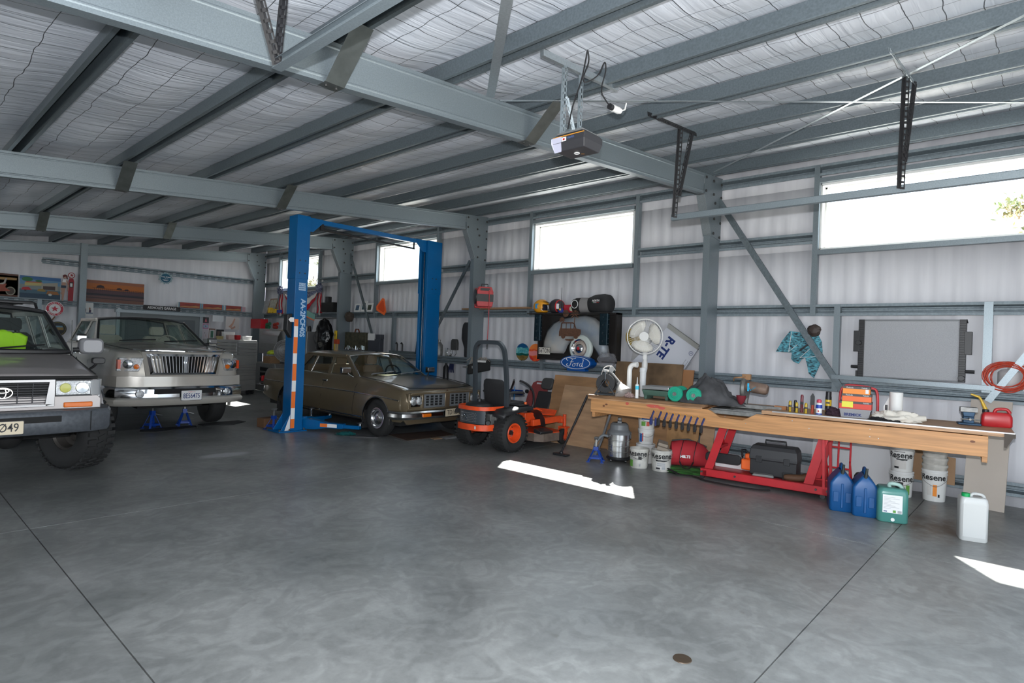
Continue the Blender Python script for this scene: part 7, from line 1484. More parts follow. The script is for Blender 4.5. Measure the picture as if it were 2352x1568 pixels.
o = thing('tool_roll', 'olive canvas tool carrier with shiny tools standing behind the sedan', 'tool carrier', (8.70, 13.35, 1.36)); mb = MB(); mb.box(-.05, .05, -.46, .50, .0, .46); mb.build('carrier', mat('olive_canvas', (.085, .08, .05), .9, 0, .5, 12), parent=o, bevel=.02); mb = MB(); mb.tube([(0, -.10, .46), (0, -.06, .54), (0, .06, .54), (0, .10, .46)], .018, 8); mb.build('handle', mat('brown_grip', (.16, .04, .02), .6), parent=o); mb = MB(); random.seed(5)
for k in range(16): y = -.45 + k * .06; mb.tube([(-.07, y, random.uniform(.0, .02)), (-.07, y + random.uniform(-.02, .02), random.uniform(.05, .13))], .012, 6)
mb.build('tools', CHROME, parent=o)
o = thing('parts_box', 'dark box of parts with a white label standing right of the tool carrier', 'box', (8.70, 12.50, 1.36)); mb = MB(); mb.box(-.06, .06, -.25, .26, 0, .30); mb.box(-.05, .06, -.26, -.05, .30, .42); mb.build('carton', mat('slate_box', (.05, .055, .07), .7), parent=o, bevel=.01); mb = MB(); mb.box(-.07, -.06, -.02, .26, .27, .44); mb.build('label', LABEL, parent=o, smooth=0)
frm = None
for k, (y, h, w_) in enumerate(((13.55, .22, .26), (13.27, .28, .22), (13.0, .22, .26))):
    lab = ['leftmost of the three small white photo frames on the girt', 'taller middle one of the three small white photo frames on the girt', 'rightmost of the three small white photo frames on the girt'][k]
    o = thing('photo_frame', lab, 'photo frame', (8.79, y, 2.365), 0, 'small photo frames on the girt', rot=(0, .2, 0)); mb = MB(); mb.box(0, .012, -w_ / 2, w_ / 2, 0, h); mb.build('frame', PAPER, parent=o, smooth=0); mb = MB(); mb.box(-.002, 0, -w_ / 3.4, w_ / 3.4, h * .2, h * .8); mb.build('photo', mat('photo_%d' % k, [(.10, .18, .28), (.06, .16, .20), (.08, .10, .07)][k], .4, 0, .6, 25), parent=o, smooth=0)
mb = MB(); blob(mb, (0, 0, 0), (.11, .12, .13), 91, .2, 2); single(mb, 'rope_bundle', mat('rope_brown', (.06, .045, .035), .9), 'dark brown bundle hung on the girt end by the column', 'bundle', loc=(8.74, 13.80, 2.23))
# ================================================================ BACK CORNER: cabinets, shelf goods, bunting
steelm = mat('brushed_cabinet', (.48, .48, .47), .38, .6, .1, 4, stretch=(1, 1, 20))
o = thing('tool_chest', 'tall stainless rolling tool chest with many drawers near the back wall', 'tool chest', (6.86, 16.25, 0), math.radians(12))
mb = MB(); mb.box(-.62, .62, 0, .55, .12, 1.50); mb.build('cabinet', steelm, parent=o, bevel=.006, smooth=0)
for i, (x0, x1, z0, z1) in enumerate([(-.60, -.0, 1.36 - k * .085, 1.435 - k * .085) for k in range(4)] + [(.02, .60, 1.36 - k * .085, 1.435 - k * .085) for k in range(4)] + [(-.60, .60, .86, 1.09)] + [(-.60, .60, .78 - k * .075, .845 - k * .075) for k in range(4)] + [(-.60, .60, .44 - k * .125, .55 - k * .125) for k in range(3)]):
    mb = MB(); mb.box(x0, x1, -.018, 0, z0, z1); d_ = mb.build('drawer', steelm, parent=o, bevel=.003, smooth=0)
    mb = MB(); mb.box(x0 + .01, x1 - .01, -.034, -.018, z1 - .018, z1 - .006); mb.build('drawer_handle', CHROME, parent=d_, smooth=0)
mb = MB(); mb.box(-.02, .04, -.03, -.0, 1.10, 1.45); mb.box(.60, .63, -.03, 0, .9, 1.46); mb.build('corner_trim', ALU, parent=o, smooth=0)
for x in (-.5, .42, .55):
    mb = MB(); mb.cyl((x - .02, .05, .06), (x + .02, .05, .06), .06, seg=20); mb.box(x - .03, x + .03, .0, .1, .10, .125); mb.build('castor', BLACK, parent=o)
# clutter on the chest
def onchest(x, y): c, s = math.cos(math.radians(12)), math.sin(math.radians(12)); return (6.86 + x * c - y * s, 16.25 + x * s + y * c, 1.502)
for nm, lab, x, sz, m_ in (('parts_tray', 'white tray of small parts on the tool chest', .35, (.30, .2, .10), WHITEP), ('red_carton', 'bright red box on the tool chest', .12, (.12, .12, .12), REDP), ('glove_box', 'small pale carton left of the red box on the chest', -.10, (.18, .12, .12), mat('pale_pink', (.6, .45, .42), .6)), ('yellow_tin', 'yellow-lidded tin at the left of the chest top', -.40, (.14, .12, .08), mat('tin_yellow', (.35, .28, .12), .6)), ('white_crate', 'shallow white crate behind the red box on the chest', -.02, (.34, .1, .20), WHITEP)):
    mb = MB(); mb.loft([[(a * sz[0] / 2 * k, b_ * sz[1] / 2 * k, z) for a, b_ in ((-1, -1), (1, -1), (1, 1), (-1, 1))] for z, k in ((0, .9), (sz[2], 1), (sz[2] + .008, 1.03))]); p = onchest(x, .16 if nm != 'white_crate' else .36); single(mb, nm, m_, lab, 'box', loc=p, rot=(0, 0, .2), bevel=.006)
mb = MB(); mb.lathe([(.03, 0), (.03, .10), (.012, .15), (.012, .22), (0, .22)]); single(mb, 'spray_bottle', BLACK, 'small black bottle standing on the tool chest', 'bottle', loc=onchest(-.30, .30))
# stainless kitchen-style bench with hood doors, fridge behind the near post
o = thing('steel_cabinet', 'grey stainless cabinet bench with curved bright top door in the corner', 'cabinet', (8.30, 17.45, 0))
mb = MB(); mb.box(-.30, .45, -1.1, .75, .0, .80); mb.box(-.32, .47, -1.12, .77, .80, .84); mb.box(.05, .47, -1.1, .75, 1.1, 1.86)
mb.build('cabinet', steelm, parent=o, bevel=.006, smooth=0); mb = MB(); mb.loft([[(x, y, z) for x, z in ((.05, 1.84), (-.10, 1.78), (-.18, 1.62), (-.20, 1.42), (.05, 1.42))] for y in (-.95, .15)]); mb.build('hood_door', SSTEEL, parent=o, smooth=60)
for k in range(4): mb = MB(); mb.box(-.32, -.30, -1.05, -.2, .16 + k * .15, .28 + k * .15); d_ = mb.build('drawer', mat('dark_drawer', (.03, .03, .032), .5), parent=o, bevel=.003); mb = MB(); mb.box(-.34, -.32, -1.0, -.25, .265 + k * .15, .275 + k * .15); mb.build('drawer_handle', ALU, parent=d_, smooth=0)
mb = MB(); mb.box(-.15, .15, -.22, .22, 0, .20); single(mb, 'brown_carton', CARD, 'small brown carton on the steel bench in the corner', 'box', loc=(8.20, 17.0, .842), bevel=.004)
mb = MB(); blob(mb, (0, 0, .05), (.12, .15, .08), 95, .2, 2, flat=-.04); single(mb, 'baseball_cap', mat('cap_yellow_green', (.55, .70, .05), .6), 'fluorescent yellow cap on top of the brown carton', 'cap', loc=(8.20, 17.0, 1.07 + .02))
o = thing('fridge', 'stainless double-door fridge in the corner behind the sedan', 'fridge', (8.42, 15.35, 0))
mb = MB(); mb.box(-.28, .42, -.46, .46, .03, 1.80); mb.build('cabinet', mat('fridge_side', (.30, .30, .30), .4, .6), parent=o, bevel=.01, smooth=0)
for a, b_, h_ in ((-.455, -.005, -.05), (.005, .455, .05)): mb = MB(); mb.box(-.34, -.285, a, b_, .05, 1.78); d_ = mb.build('door', steelm, parent=o, bevel=.008, smooth=0); mb = MB(); mb.tube([(-.34, h_, .8), (-.385, h_, .82), (-.385, h_, 1.62), (-.34, h_, 1.64)], .012, 8); mb.build('door_handle', CHROME, parent=d_)
o = thing('round_fan_heater', 'round wire-fronted floor fan between the tool chest and sedan tail', 'fan', (7.70, 15.20, 0), math.radians(-40)); c = Vector((0, 0, 1.26)); mb = MB()
for r_ in (.08, .14, .20, .25, .29): mb.tube([c + Vector((r_ * math.cos(t), -.06 if r_ < .28 else 0, r_ * math.sin(t))) for t in [2 * PI * k / 36 for k in range(36)]], .003 if r_ < .28 else .010, 5, closed=True)
for k in range(40): t = 2 * PI * k / 40; mb.tube([c + Vector((.03 * math.cos(t), -.07, .03 * math.sin(t))), c + Vector((.20 * math.cos(t), -.06, .20 * math.sin(t))), c + Vector((.29 * math.cos(t), 0, .29 * math.sin(t)))], .0018, 3)
mb.build('fan_cage', mat('cage_grey', (.5, .5, .5), .3, .8), parent=o); mb = MB(); mb.lathe([(.29, 0), (.29, .10), (.1, .18), (0, .18)], c, (0, 1, 0), 32); mb.build('housing', mat('housing_dusty', (.16, .15, .15), .5), parent=o)
mb = MB(); mb.tube([(0, .08, 0), (0, .08, 1.05)], .025); mb.lathe([(.22, 0), (.22, .02), (.03, .04)], (0, .08, 0)); mb.build('stand', BLACK, parent=o)
# black bag, level, paint brushes against the third column
mb = MB(); blob(mb, (0, 0, 1.68), (.20, .30, .48), 97, .13, 2.0, seg=50, rings=36); mb.loft([[(a * .12, b_ * .22, z) for a, b_ in ((-1, -1), (1, -1), (1, 1), (-1, 1))] for z in (.0, 1.6)]); single(mb, 'rubbish_bag', mat('bin_bag', (.006, .006, .007), .22, bump=.6, bump_scale=18), 'glossy black rubbish bag bulging left of the third column', 'bag', loc=(8.42, 14.50, 0), smooth=60)
mb = MB(); mb.box(-.02, .02, -.04, .04, 0, 1.85); mb.box(-.021, -.02, -.015, .015, 1.70, 1.76, 1); single(mb, 'spirit_level', [YELLOW, BLACK], 'yellow spirit level standing against the third column', 'level', loc=(8.46, 13.98, 0), rot=(0, 0, 0), bevel=.004)
o = thing('clamp_set', 'red-headed wooden bar clamps standing beside the yellow level', 'clamps', (8.42, 13.84, 0)); mb = MB()
for k in range(3): mb.box(-.02, .0, -.07 + k * .05, -.045 + k * .05, 0, 1.50)
mb.build('bars', mat('pale_wood', (.55, .40, .22), .6), parent=o); mb = MB(); mb.box(-.04, .02, -.10, .09, 1.50, 1.62); mb.build('heads', mat('head_orange_red', (.55, .07, .02), .5), parent=o, bevel=.008)
# shelf along the girt in bay four with goods
mb = MB(); mb.box(8.40, 8.86, 14.2, 15.6, 2.18, 2.20); single(mb, 'wire_shelf', ALU, 'light metal shelf on the wall above the fridge', 'shelf', smooth=0)
mb = MB(); mb.loft([[(a * .015 + .0, b_ * w_, z) for a, b_ in ((-1, -1), (1, -1), (1, 1), (-1, 1))] for z, w_ in ((-.60, .20), (-.1, .21), (0, .19))]); o = single(mb, 'hanging_bag', CLEARP, 'clear plastic packet with green header hanging from the shelf', 'packet', loc=(8.36, 15.15, 2.24), rot=(.25, 0, 0)); mb = MB(); mb.box(-.018, .018, -.22, .22, -.05, .10); mb.box(-.019, .019, -.215, .215, -.08, -.05, 1); mb.build('header_card', [mat('mint_card', (.20, .42, .36), .6), ORANGEP], parent=o, smooth=0)
goods = [('speaker_box', 'black boxy radio on the girt right of the bunting', (8.72, 14.75, 2.365), (.2, .62, .26), BLACKM), ('camera_case', 'small black case on top of the black radio', (8.72, 14.85, 2.63), (.12, .14, .16), BLACK),
         ('toy_truck', 'yellow toy truck on the girt in the corner', (8.74, 18.15, 2.365), (.14, .50, .13), YELLOW), ('blue_tin', 'small blue box beside the yellow toy truck', (8.74, 17.72, 2.365), (.1, .2, .10), mat('tin_blue', (.02, .05, .3), .5)),
         ('green_power_tool', 'dark green power tool on top of the corner cabinet', (8.50, 17.95, 1.862), (.2, .35, .20), mat('tool_green', (.01, .12, .05), .5)), ('red_power_tool', 'black and red power tool case right of the green tool', (8.50, 17.45, 1.862), (.2, .30, .18), mat('tool_red', (.30, .02, .01), .5)), ('red_metal_case', 'square red metal case on the cabinet in the back corner', (8.50, 18.55, 1.862), (.24, .70, .30), mat('case_red', (.50, .01, .02), .4)),
         ('jar_row', 'row of small jars and tins on the fridge top', (8.45, 15.40, 1.80), (.3, .6, .10), mat('jar_mix', (.25, .25, .20), .5, 0, .5, 20))]
for nm, lab, loc, sz, m_ in goods:
    mb = MB()
    if nm == 'jar_row':
        o = None
        for k in range(5):
            m2 = MB(); m2.lathe([(.04, 0), (.045, .01), (.045, .09 + .02 * (k % 3)), (.03, .12 + .02 * (k % 3)), (.03, .14 + .02 * (k % 3)), (0, .14 + .02 * (k % 3))]); single(m2, 'jar', [mat('jar_green', (.10, .20, .08), .3), mat('jar_brown', (.30, .12, .05), .3), ALU, mat('jar_clear', (.5, .5, .48), .2), BLACK][k], ['green jar', 'brown tin', 'silver tin', 'clear jar', 'black tin'][k] + ' standing on top of the fridge', 'jar', 'jars on the fridge', loc=(8.30, 15.70 - k * .16, 1.80))
        continue
    if nm == 'toy_truck': mb.box(-.06, .06, -.25, .10, .04, .12); mb.box(-.06, .06, .12, .25, .04, .17); [mb.cyl((-.07, y, .035), (.07, y, .035), .035) for y in (-.18, 0, .18)]
    elif 'power_tool' in nm: mb.tube([(0, -.1, .05), (0, .1, .05)], .05, 10); mb.tube([(0, .02, .05), (0, .06, .18)], .03, 8); mb.tube([(0, .1, .12), (0, -.14, .16)], .045, 10)
    else: mb.box(-sz[0] / 2, sz[0] / 2, -sz[1] / 2, sz[1] / 2, 0, sz[2])
    single(mb, nm, m_, lab, 'toy' if 'toy' in nm else 'tool' if 'tool' in nm else 'box', loc=loc, bevel=.008)
o = thing('picture_frame', 'brown-framed picture leaning in the corner on the girt', 'picture', (8.78, 18.42, 2.365), 0, rot=(0, .25, 0)); mb = MB()
for a, b_, c_, d_ in ((-.26, .26, 0, .03), (-.26, .26, .46, .49), (-.26, -.23, 0, .49), (.23, .26, 0, .49)): mb.box(0, .02, a, b_, c_, d_)
mb.build('frame', mat('frame_brown', (.22, .09, .03), .5), parent=o, smooth=0); mb = MB(); mb.box(.005, .015, -.23, .23, .03, .46); mb.build('picture', mat('pale_map', (.50, .50, .42), .6, 0, .4, 12), parent=o, smooth=0)
mb = MB(); mb.box(0, .01, -.24, .2, 0, .42); single(mb, 'grey_print', mat('grey_print', (.42, .42, .43), .6, 0, .3, 12), 'pale grey print leaning left of the brown-framed picture', 'picture', loc=(8.80, 18.86, 2.365), rot=(0, .2, 0), smooth=0)
# bunting: striped fabric swags below the fourth window
redc = mat('bunting_red', (.42, .015, .03), .85); whc = mat('bunting_white', (.62, .60, .57), .85); nvc = mat('bunting_navy', (.015, .025, .09), .85, 0, .6, 30, col2=(.25, .27, .35))
def swag(y0, y1, z, drop, lab):
    o = thing('flag_bunting', lab, 'bunting', (8.82, 0, 0)); 
    for j, (f0, f1, m_) in enumerate(((0, .33, nvc), (.33, .68, whc), (.68, 1, redc))):
        mb = MB(); rows = []
        for f in (f0, (f0 + f1) / 2, f1):
            rows.append([(-.02 - .015 * math.sin(u * 40), y0 + (y1 - y0) * u, z - .06 * f - (drop * (f * .9 + .1)) * math.sin(PI * u) ** .8) for u in [k / 30 for k in range(31)]])
        mb.grid(rows); mb.build('stripe', m_, parent=o, solid=.006, smooth=60)
    return o
swag(17.55, 15.55, 3.02, .62, 'red, white and navy fabric swag draped below the corner window')
def tail(y, lab):
    o = thing('flag_rosette', lab, 'rosette', (8.80, y, 0)); mb = MB(); rows = []
    for j, (a, m_) in enumerate(((-1, redc), (0, whc), (1, redc))):
        mb = MB(); mb.grid([[(-.03 + .015 * math.sin(v * 9 + u), (a + u) * .085 * (.55 + v * .6) , 3.0 - v * .66 - (.06 if a == 0 and v > .9 else 0)) for u in (-.5, 0, .5)] for v in [k / 8 for k in range(9)]]); mb.build('ribbon', m_, parent=o, solid=.006)
    mb = MB(); blob(mb, (-.06, 0, 3.06), (.06, .14, .12), y, .5, 3); mb.build('bow', nvc, parent=o)
tail(17.72, 'navy bow with red and white tails at the left end of the swag'); tail(15.42, 'navy bow with red and white tails at the right end of the swag')
tail(15.28, 'second navy bow hanging just right of the right-hand one') if False else None

# ================================================================ END WALL PICTURES AND SIGNS (wall plane y = 19.1)
WY = 19.138
def art(name, lab, cat, x0, x1, z0, z1, bands=(), shapes=(), y=WY, th=.02, frame=None):
    """flat picture: background bands and polygons in unit coordinates"""
    o = thing(name, lab, cat, ((x0 + x1) / 2, y, z0)); W_, H_ = x1 - x0, z1 - z0; mb = MB(); mb.box(-W_ / 2, W_ / 2, 0, th, 0, H_); mb.build('panel', frame or PAPER, parent=o, smooth=0)
    mats = []; mb = MB()
    def mi(c):
        m_ = c if not isinstance(c, tuple) else mat('ink_%02x%02x%02x' % tuple(int(v * 255) for v in c), c, .5)
        if m_ not in mats: mats.append(m_)
        return mats.index(m_)
    for k, (a, b_, c) in enumerate(bands): mb.add([(-W_ / 2 + .004, -.001, a * H_), (W_ / 2 - .004, -.001, a * H_), (W_ / 2 - .004, -.001, b_ * H_), (-W_ / 2 + .004, -.001, b_ * H_)], [(0, 1, 2, 3)], mi(c))
    for k, (pts, c) in enumerate(shapes): mb.add([((p[0] - .5) * W_, -.002 - .0004 * (k % 8), p[1] * H_) for p in pts], [tuple(range(len(pts)))], mi(c))
    if mats: mb.build('print', mats, parent=o, smooth=0)
    return o, W_, H_
def ell(cx, cy, rx, ry, n=18): return [(cx + rx * math.cos(2 * PI * k / n), cy + ry * math.sin(2 * PI * k / n)) for k in range(n)]
pier = [([(.14, .66), (1, .60), (1, .585), (.14, .645)], (.03, .015, .02)), ([(.20, .66), (.22, .76), (.27, .80), (.32, .76), (.34, .66)], (.03, .015, .02)), ([(.53, .635), (.54, .70), (.58, .72), (.62, .69), (.62, .63)], (.03, .015, .02)), ([(.66, .625), (.67, .675), (.72, .69), (.74, .62)], (.03, .015, .02))] + [([(.17 + k * .032, .65), (.175 + k * .032, .65), (.175 + k * .032, .52), (.17 + k * .032, .52)], (.05, .02, .02)) for k in range(26)]
art('canvas_print', 'wide canvas of a long pier at orange sunset on the back wall', 'picture', 3.98, 5.42, 2.385, 2.97, [(0, .14, (.17, .08, .06)), (.14, .30, (.13, .07, .07)), (.30, .40, (.04, .035, .05)), (.40, .58, (.09, .05, .06)), (.58, .72, (.45, .13, .02)), (.72, .86, (.42, .13, .03)), (.86, 1, (.30, .11, .06))], pier + [([(0, .40), (1, .33), (1, .30), (0, .37)], (.02, .02, .03)), ([(0, .22), (1, .17), (1, .15), (0, .19)], (.04, .03, .03))])
art('painting', 'painting of old cars parked outside a roadside diner on the back wall', 'picture', 2.66, 3.50, 2.375, 2.93, [(0, .22, (.015, .05, .09)), (.22, .40, (.05, .12, .17)), (.40, .62, (.20, .24, .24)), (.62, .85, (.10, .24, .40)), (.85, 1, (.03, .12, .30))],
    [([(.12, .55), (.55, .60), (.55, .72), (.12, .70)], (.45, .38, .15)), ([(.12, .70), (.55, .72), (.5, .76), (.16, .75)], (.40, .08, .03)), ([(.52, .42), (.92, .42), (.92, .78), (.52, .70)], (.32, .30, .25)), ([(.56, .42), (.86, .42), (.86, .60), (.56, .58)], (.05, .03, .03)), (ell(.18, .85, .13, .10), (.02, .14, .04)), (ell(.45, .80, .08, .05), (.02, .12, .04)), ([(.04, .36), (.08, .48), (.22, .50), (.30, .36)], (.42, .02, .03)), ([(.42, .34), (.45, .44), (.56, .46), (.64, .36), (.6, .32)], (.28, .18, .04)), ([(.64, .22), (.68, .38), (.92, .36), (.97, .22)], (.30, .12, .03)), (ell(.74, .20, .045, .055), (.45, .5, .5)), (ell(.14, .35, .03, .04), (.02, .02, .02))])
art('metal_sign', 'rust-brown tin sign with a motorcycle at the left edge of the back wall', 'sign', 1.90, 2.64, 2.375, 2.94, [(0, 1, (.09, .025, .01)), (.08, .92, (.22, .14, .05))], [([(.05, .70), (.95, .74), (.95, .84), (.05, .82)], (.30, .17, .05)), (ell(.80, .25, .13, .19), (.25, .24, .18)), (ell(.80, .25, .10, .15), (.05, .03, .02)), (ell(.28, .25, .13, .19), (.25, .24, .18)), (ell(.28, .25, .10, .15), (.05, .03, .02)), ([(.25, .40), (.45, .55), (.70, .55), (.66, .40), (.80, .25), (.45, .20)], (.28, .05, .02)), ([(.40, .50), (.62, .60), (.62, .52)], (.4, .38, .33)), ([(.60, .55), (.66, .80), (.70, .80), (.66, .55)], (.30, .28, .25))])
# cut-out figure beside an old petrol pump (flat printed sign)
o = thing('cutout_sign', 'flat cut-out sign of a woman in shorts leaning by a red petrol pump', 'sign', (3.60, 19.145, 2.36)); mb = MB(); skin = 0
def pl(pts, mi_, y=-.0): mb.prism(pts, (0, y, 0), (1, 0, 0), (0, 0, 1), (0, .012, 0), mi_)
pl([(.06, 0), (.17, 0), (.18, .52), (.16, .60), (.08, .60), (.06, .52)], 1); mb.cyl((.12, .012, .68), (.12, 0, .68), .075, seg=28, mi=1); mb.cyl((.12, .0, .68), (.12, -.003, .68), .058, seg=28, mi=2)
star = [(.12 + (.05 if k % 2 == 0 else .02) * math.sin(k * PI / 5), .68 + (.05 if k % 2 == 0 else .02) * math.cos(k * PI / 5)) for k in range(10)]; pl(star, 1, -.018); pl([(.08, .36), (.16, .36), (.16, .50), (.08, .50)], 4, -.003); pl([(.095, .38), (.145, .38), (.145, .47), (.095, .47)], 2, -.006)
pl([(-.07, .0), (-.04, .0), (-.02, .18), (.0, .34), (-.09, .34), (-.07, .16)], 0, -.002); pl([(-.06, .33), (-.10, .36), (-.21, .26), (-.10, .17), (-.04, .15), (-.04, .18), (-.15, .255), (-.06, .30)], 0, -.004); pl([(-.10, .33), (.01, .33), (.01, .40), (-.09, .40)], 3, -.006); pl([(-.085, .40), (-.0, .40), (.01, .50), (-.07, .50)], 0, -.002); pl([(-.08, .48), (.02, .48), (.03, .55), (-.06, .56)], 2, -.006); pl([(.0, .54), (.03, .54), (.07, .40), (.06, .26), (.04, .26), (.045, .40)], 0, -.008); mb.ball((-.03, -.004, .62), (.035, .006, .042), 0); pl([(-.06, .60), (-.07, .66), (-.02, .69), (.03, .66), (.04, .57), (.02, .56), (.0, .64)], 5, -.010)
mb.build('figure_print', [mat('print_skin', (.45, .27, .20), .6), mat('print_pump_red', (.30, .01, .02), .5), LABEL, mat('print_denim', (.03, .05, .08), .6), mat('print_dark', (.03, .02, .02), .5), mat('print_auburn', (.12, .02, .02), .6)], parent=o, smooth=0)
# round red and white star sign
o = thing('round_sign', 'round red and white motor oil sign with a red star on the back wall', 'sign', (3.39, 19.135, 2.135)); mb = MB(); mb.lathe([(0, .0), (.19, 0), (.195, -.015), (.19, -.02), (0, -.02)], (0, 0, 0), (0, 1, 0), 48, 0); mb.lathe([(.125, -.0215), (.178, -.0215)], (0, 0, 0), (0, 1, 0), 48, 1)
def arc_text(t_, r_, a0, a1, size, mi_, flip=False):
    for k, ch in enumerate(t_):
        a = a0 + (a1 - a0) * (k / max(1, len(t_) - 1)); p = Vector((math.sin(a) * r_, -.0245, math.cos(a) * r_)); U_ = Vector((math.cos(a), 0, -math.sin(a))); V_ = Vector((math.sin(a), 0, math.cos(a)))
        if flip: U_, V_ = -U_, -V_
        mb.text(ch, p, U_, V_, size, mi_, bold=.0015)
arc_text('GASOLINE', .150, -1.05, 1.05, .048, 0); arc_text('MOTOR OIL', .152, PI + 1.0, PI - 1.0, .048, 0, True)
st = [((.085 if k % 2 == 0 else .034) * math.sin(k * PI / 5), (.085 if k % 2 == 0 else .034) * math.cos(k * PI / 5)) for k in range(10)]; mb.add([(p[0], -.022, p[1]) for p in st], [tuple(range(10))], 1); mb.build('sign_face', [LABEL, mat('sign_red', (.50, .01, .04), .4)], parent=o, smooth=30)
mb = MB(); mb.beam((3.42, 19.24, 1.94), (3.22, 19.24, 1.60), .02, .07, up=(0, 1, 0)); single(mb, 'timber_strut', mat('old_timber', (.20, .10, .05), .8), 'short brown timber strut on the wall below the round star sign', 'timber')
o = thing('round_sign', 'round black sign with thin gold ring, partly behind the pickup cab', 'sign', (3.48, 19.21, 1.62)); mb = MB(); mb.lathe([(0, 0), (.19, 0), (.19, -.02), (0, -.02)], (0, 0, 0), (0, 1, 0), 40, 0); mb.tube([(.165 * math.cos(t), -.022, .165 * math.sin(t)) for t in [2 * PI * k / 40 for k in range(40)]], .003, 4, 1, closed=True); mb.box(-.12, .12, -.024, -.022, -.03, .04, 2); mb.box(-.04, .10, -.026, -.024, .04, .08, 3); mb.build('sign_face', [BLACK, mat('gold_ring', (.5, .4, .05), .4), mat('gold_print', (.28, .18, .06), .5), mat('blue_print', (.15, .3, .4), .5)], parent=o)
o, W_, H_ = art('poster', 'white poster with two small figures beside the end-wall column', 'poster', 3.965, 4.225, 2.0, 2.35, [], [([(.02, .05), (.32, .05), (.40, .45), (.30, .72), (.05, .70)], (.14, .03, .03)), (ell(.2, .55, .12, .13), (.35, .16, .10)), ([(.60, .2), (.80, .2), (.82, .45), (.66, .55)], (.08, .05, .10)), (ell(.70, .56, .07, .08), (.35, .16, .10)), ([(.4, .15), (.98, .15), (.98, .25), (.4, .25)], (.25, .30, .38)), ([(0, 0), (.30, 0), (.30, .12), (0, .12)], (.35, .02, .02))])
# blue scalloped round sign
o = thing('round_sign', 'blue and white scalloped round sign on the upper rail of the back wall', 'sign', (5.96, 19.14, 3.21)); mb = MB(); sc = [((.175 + .022 * math.cos(t * 11)) * math.cos(t), (.165 + .02 * math.cos(t * 11)) * math.sin(t)) for t in [2 * PI * k / 110 for k in range(110)]]; mb.prism(sc, (0, 0, 0), (1, 0, 0), (0, 0, 1), (0, .015, 0), 0); mb.lathe([(0, -.001), (.13, -.001)], (0, 0, 0), (0, 1, 0), 40, 1) if False else mb.add([(.135 * math.cos(t), -.002, .13 * math.sin(t)) for t in [2 * PI * k / 40 for k in range(40)]], [tuple(range(40))], 1)
for k in range(22): a = 2 * PI * k / 22; mb.add([((.158 + .012 * math.cos(b_)) * math.cos(a) - .012 * math.sin(b_) * math.sin(a), -.002, (.150 + .012 * math.cos(b_)) * math.sin(a) + .012 * math.sin(b_) * math.cos(a)) for b_ in (0, PI / 2, PI, -PI / 2)], [(0, 1, 2, 3)], 1)
mb.text('Tony Arena', (0, -.004, .035), (1, 0, .0), (0, 0, 1), .050, 2, bold=.0015); mb.text('& Co', (0.02, -.004, -.01), (1, 0, 0), (0, 0, 1), .040, 2); mb.box(-.08, .08, -.004, -.003, -.055, -.045, 2); mb.box(-.05, .05, -.004, -.003, -.08, -.07, 2)
mb.build('sign_face', [mat('pale_aqua', (.35, .45, .47), .5), mat('sign_petrol', (.01, .10, .17), .4), LABEL], parent=o, smooth=0)
# long black street-style sign
o = thing('street_sign', 'long black street sign with white capitals above the steel door', 'sign', (5.90, 19.148, 2.325)); mb = MB(); mb.prism(rrect(.98, .135, .03), (0, 0, 0), (1, 0, 0), (0, 0, 1), (0, .008, 0), 0); mb.text("ASSHOLE'S GARAGE", (0, -.002, 0), (1, 0, 0), (0, 0, 1), .105, 1, bold=.0015, xscale=.80); mb.build('sign_face', [BLACK, LABEL], parent=o, smooth=0)
for k, (x0, x1) in enumerate(((6.30, 6.93), (6.95, 7.58), (7.63, 8.16))):
    lab = ['long red-brown printed tin, leftmost on the back rail', 'long red-brown printed tin, middle on the back rail', 'red printed tin, rightmost on the back rail'][k]
    o, W_, H_ = art('printed_tin', lab, 'tin', x0, x1, 2.385, 2.54, [(0, 1, (.28, .04, .03))], [([(.05, .2), (.3, .35), (.5, .3), (.75, .5), (.95, .35), (.9, .15), (.1, .1)], (.40, .22, .08)), ([(.2, .5), (.4, .65), (.6, .55), (.8, .7), (.7, .5)], (.10, .02, .02)), ([(.0, 0), (.06, 0), (.06, 1), (0, 1)], (.12, .25, .33)), ([(.94, 0), (1, 0), (1, 1), (.94, 1)], (.12, .25, .33))], y=19.055, th=.10)
mb = MB(); mb.box(8.17, 8.30, 19.13, 19.155, 2.385, 2.53); single(mb, 'pink_card', mat('pale_pink_card', (.55, .35, .40), .6), 'pale pink card at the end of the tins on the back rail', 'card', smooth=0)
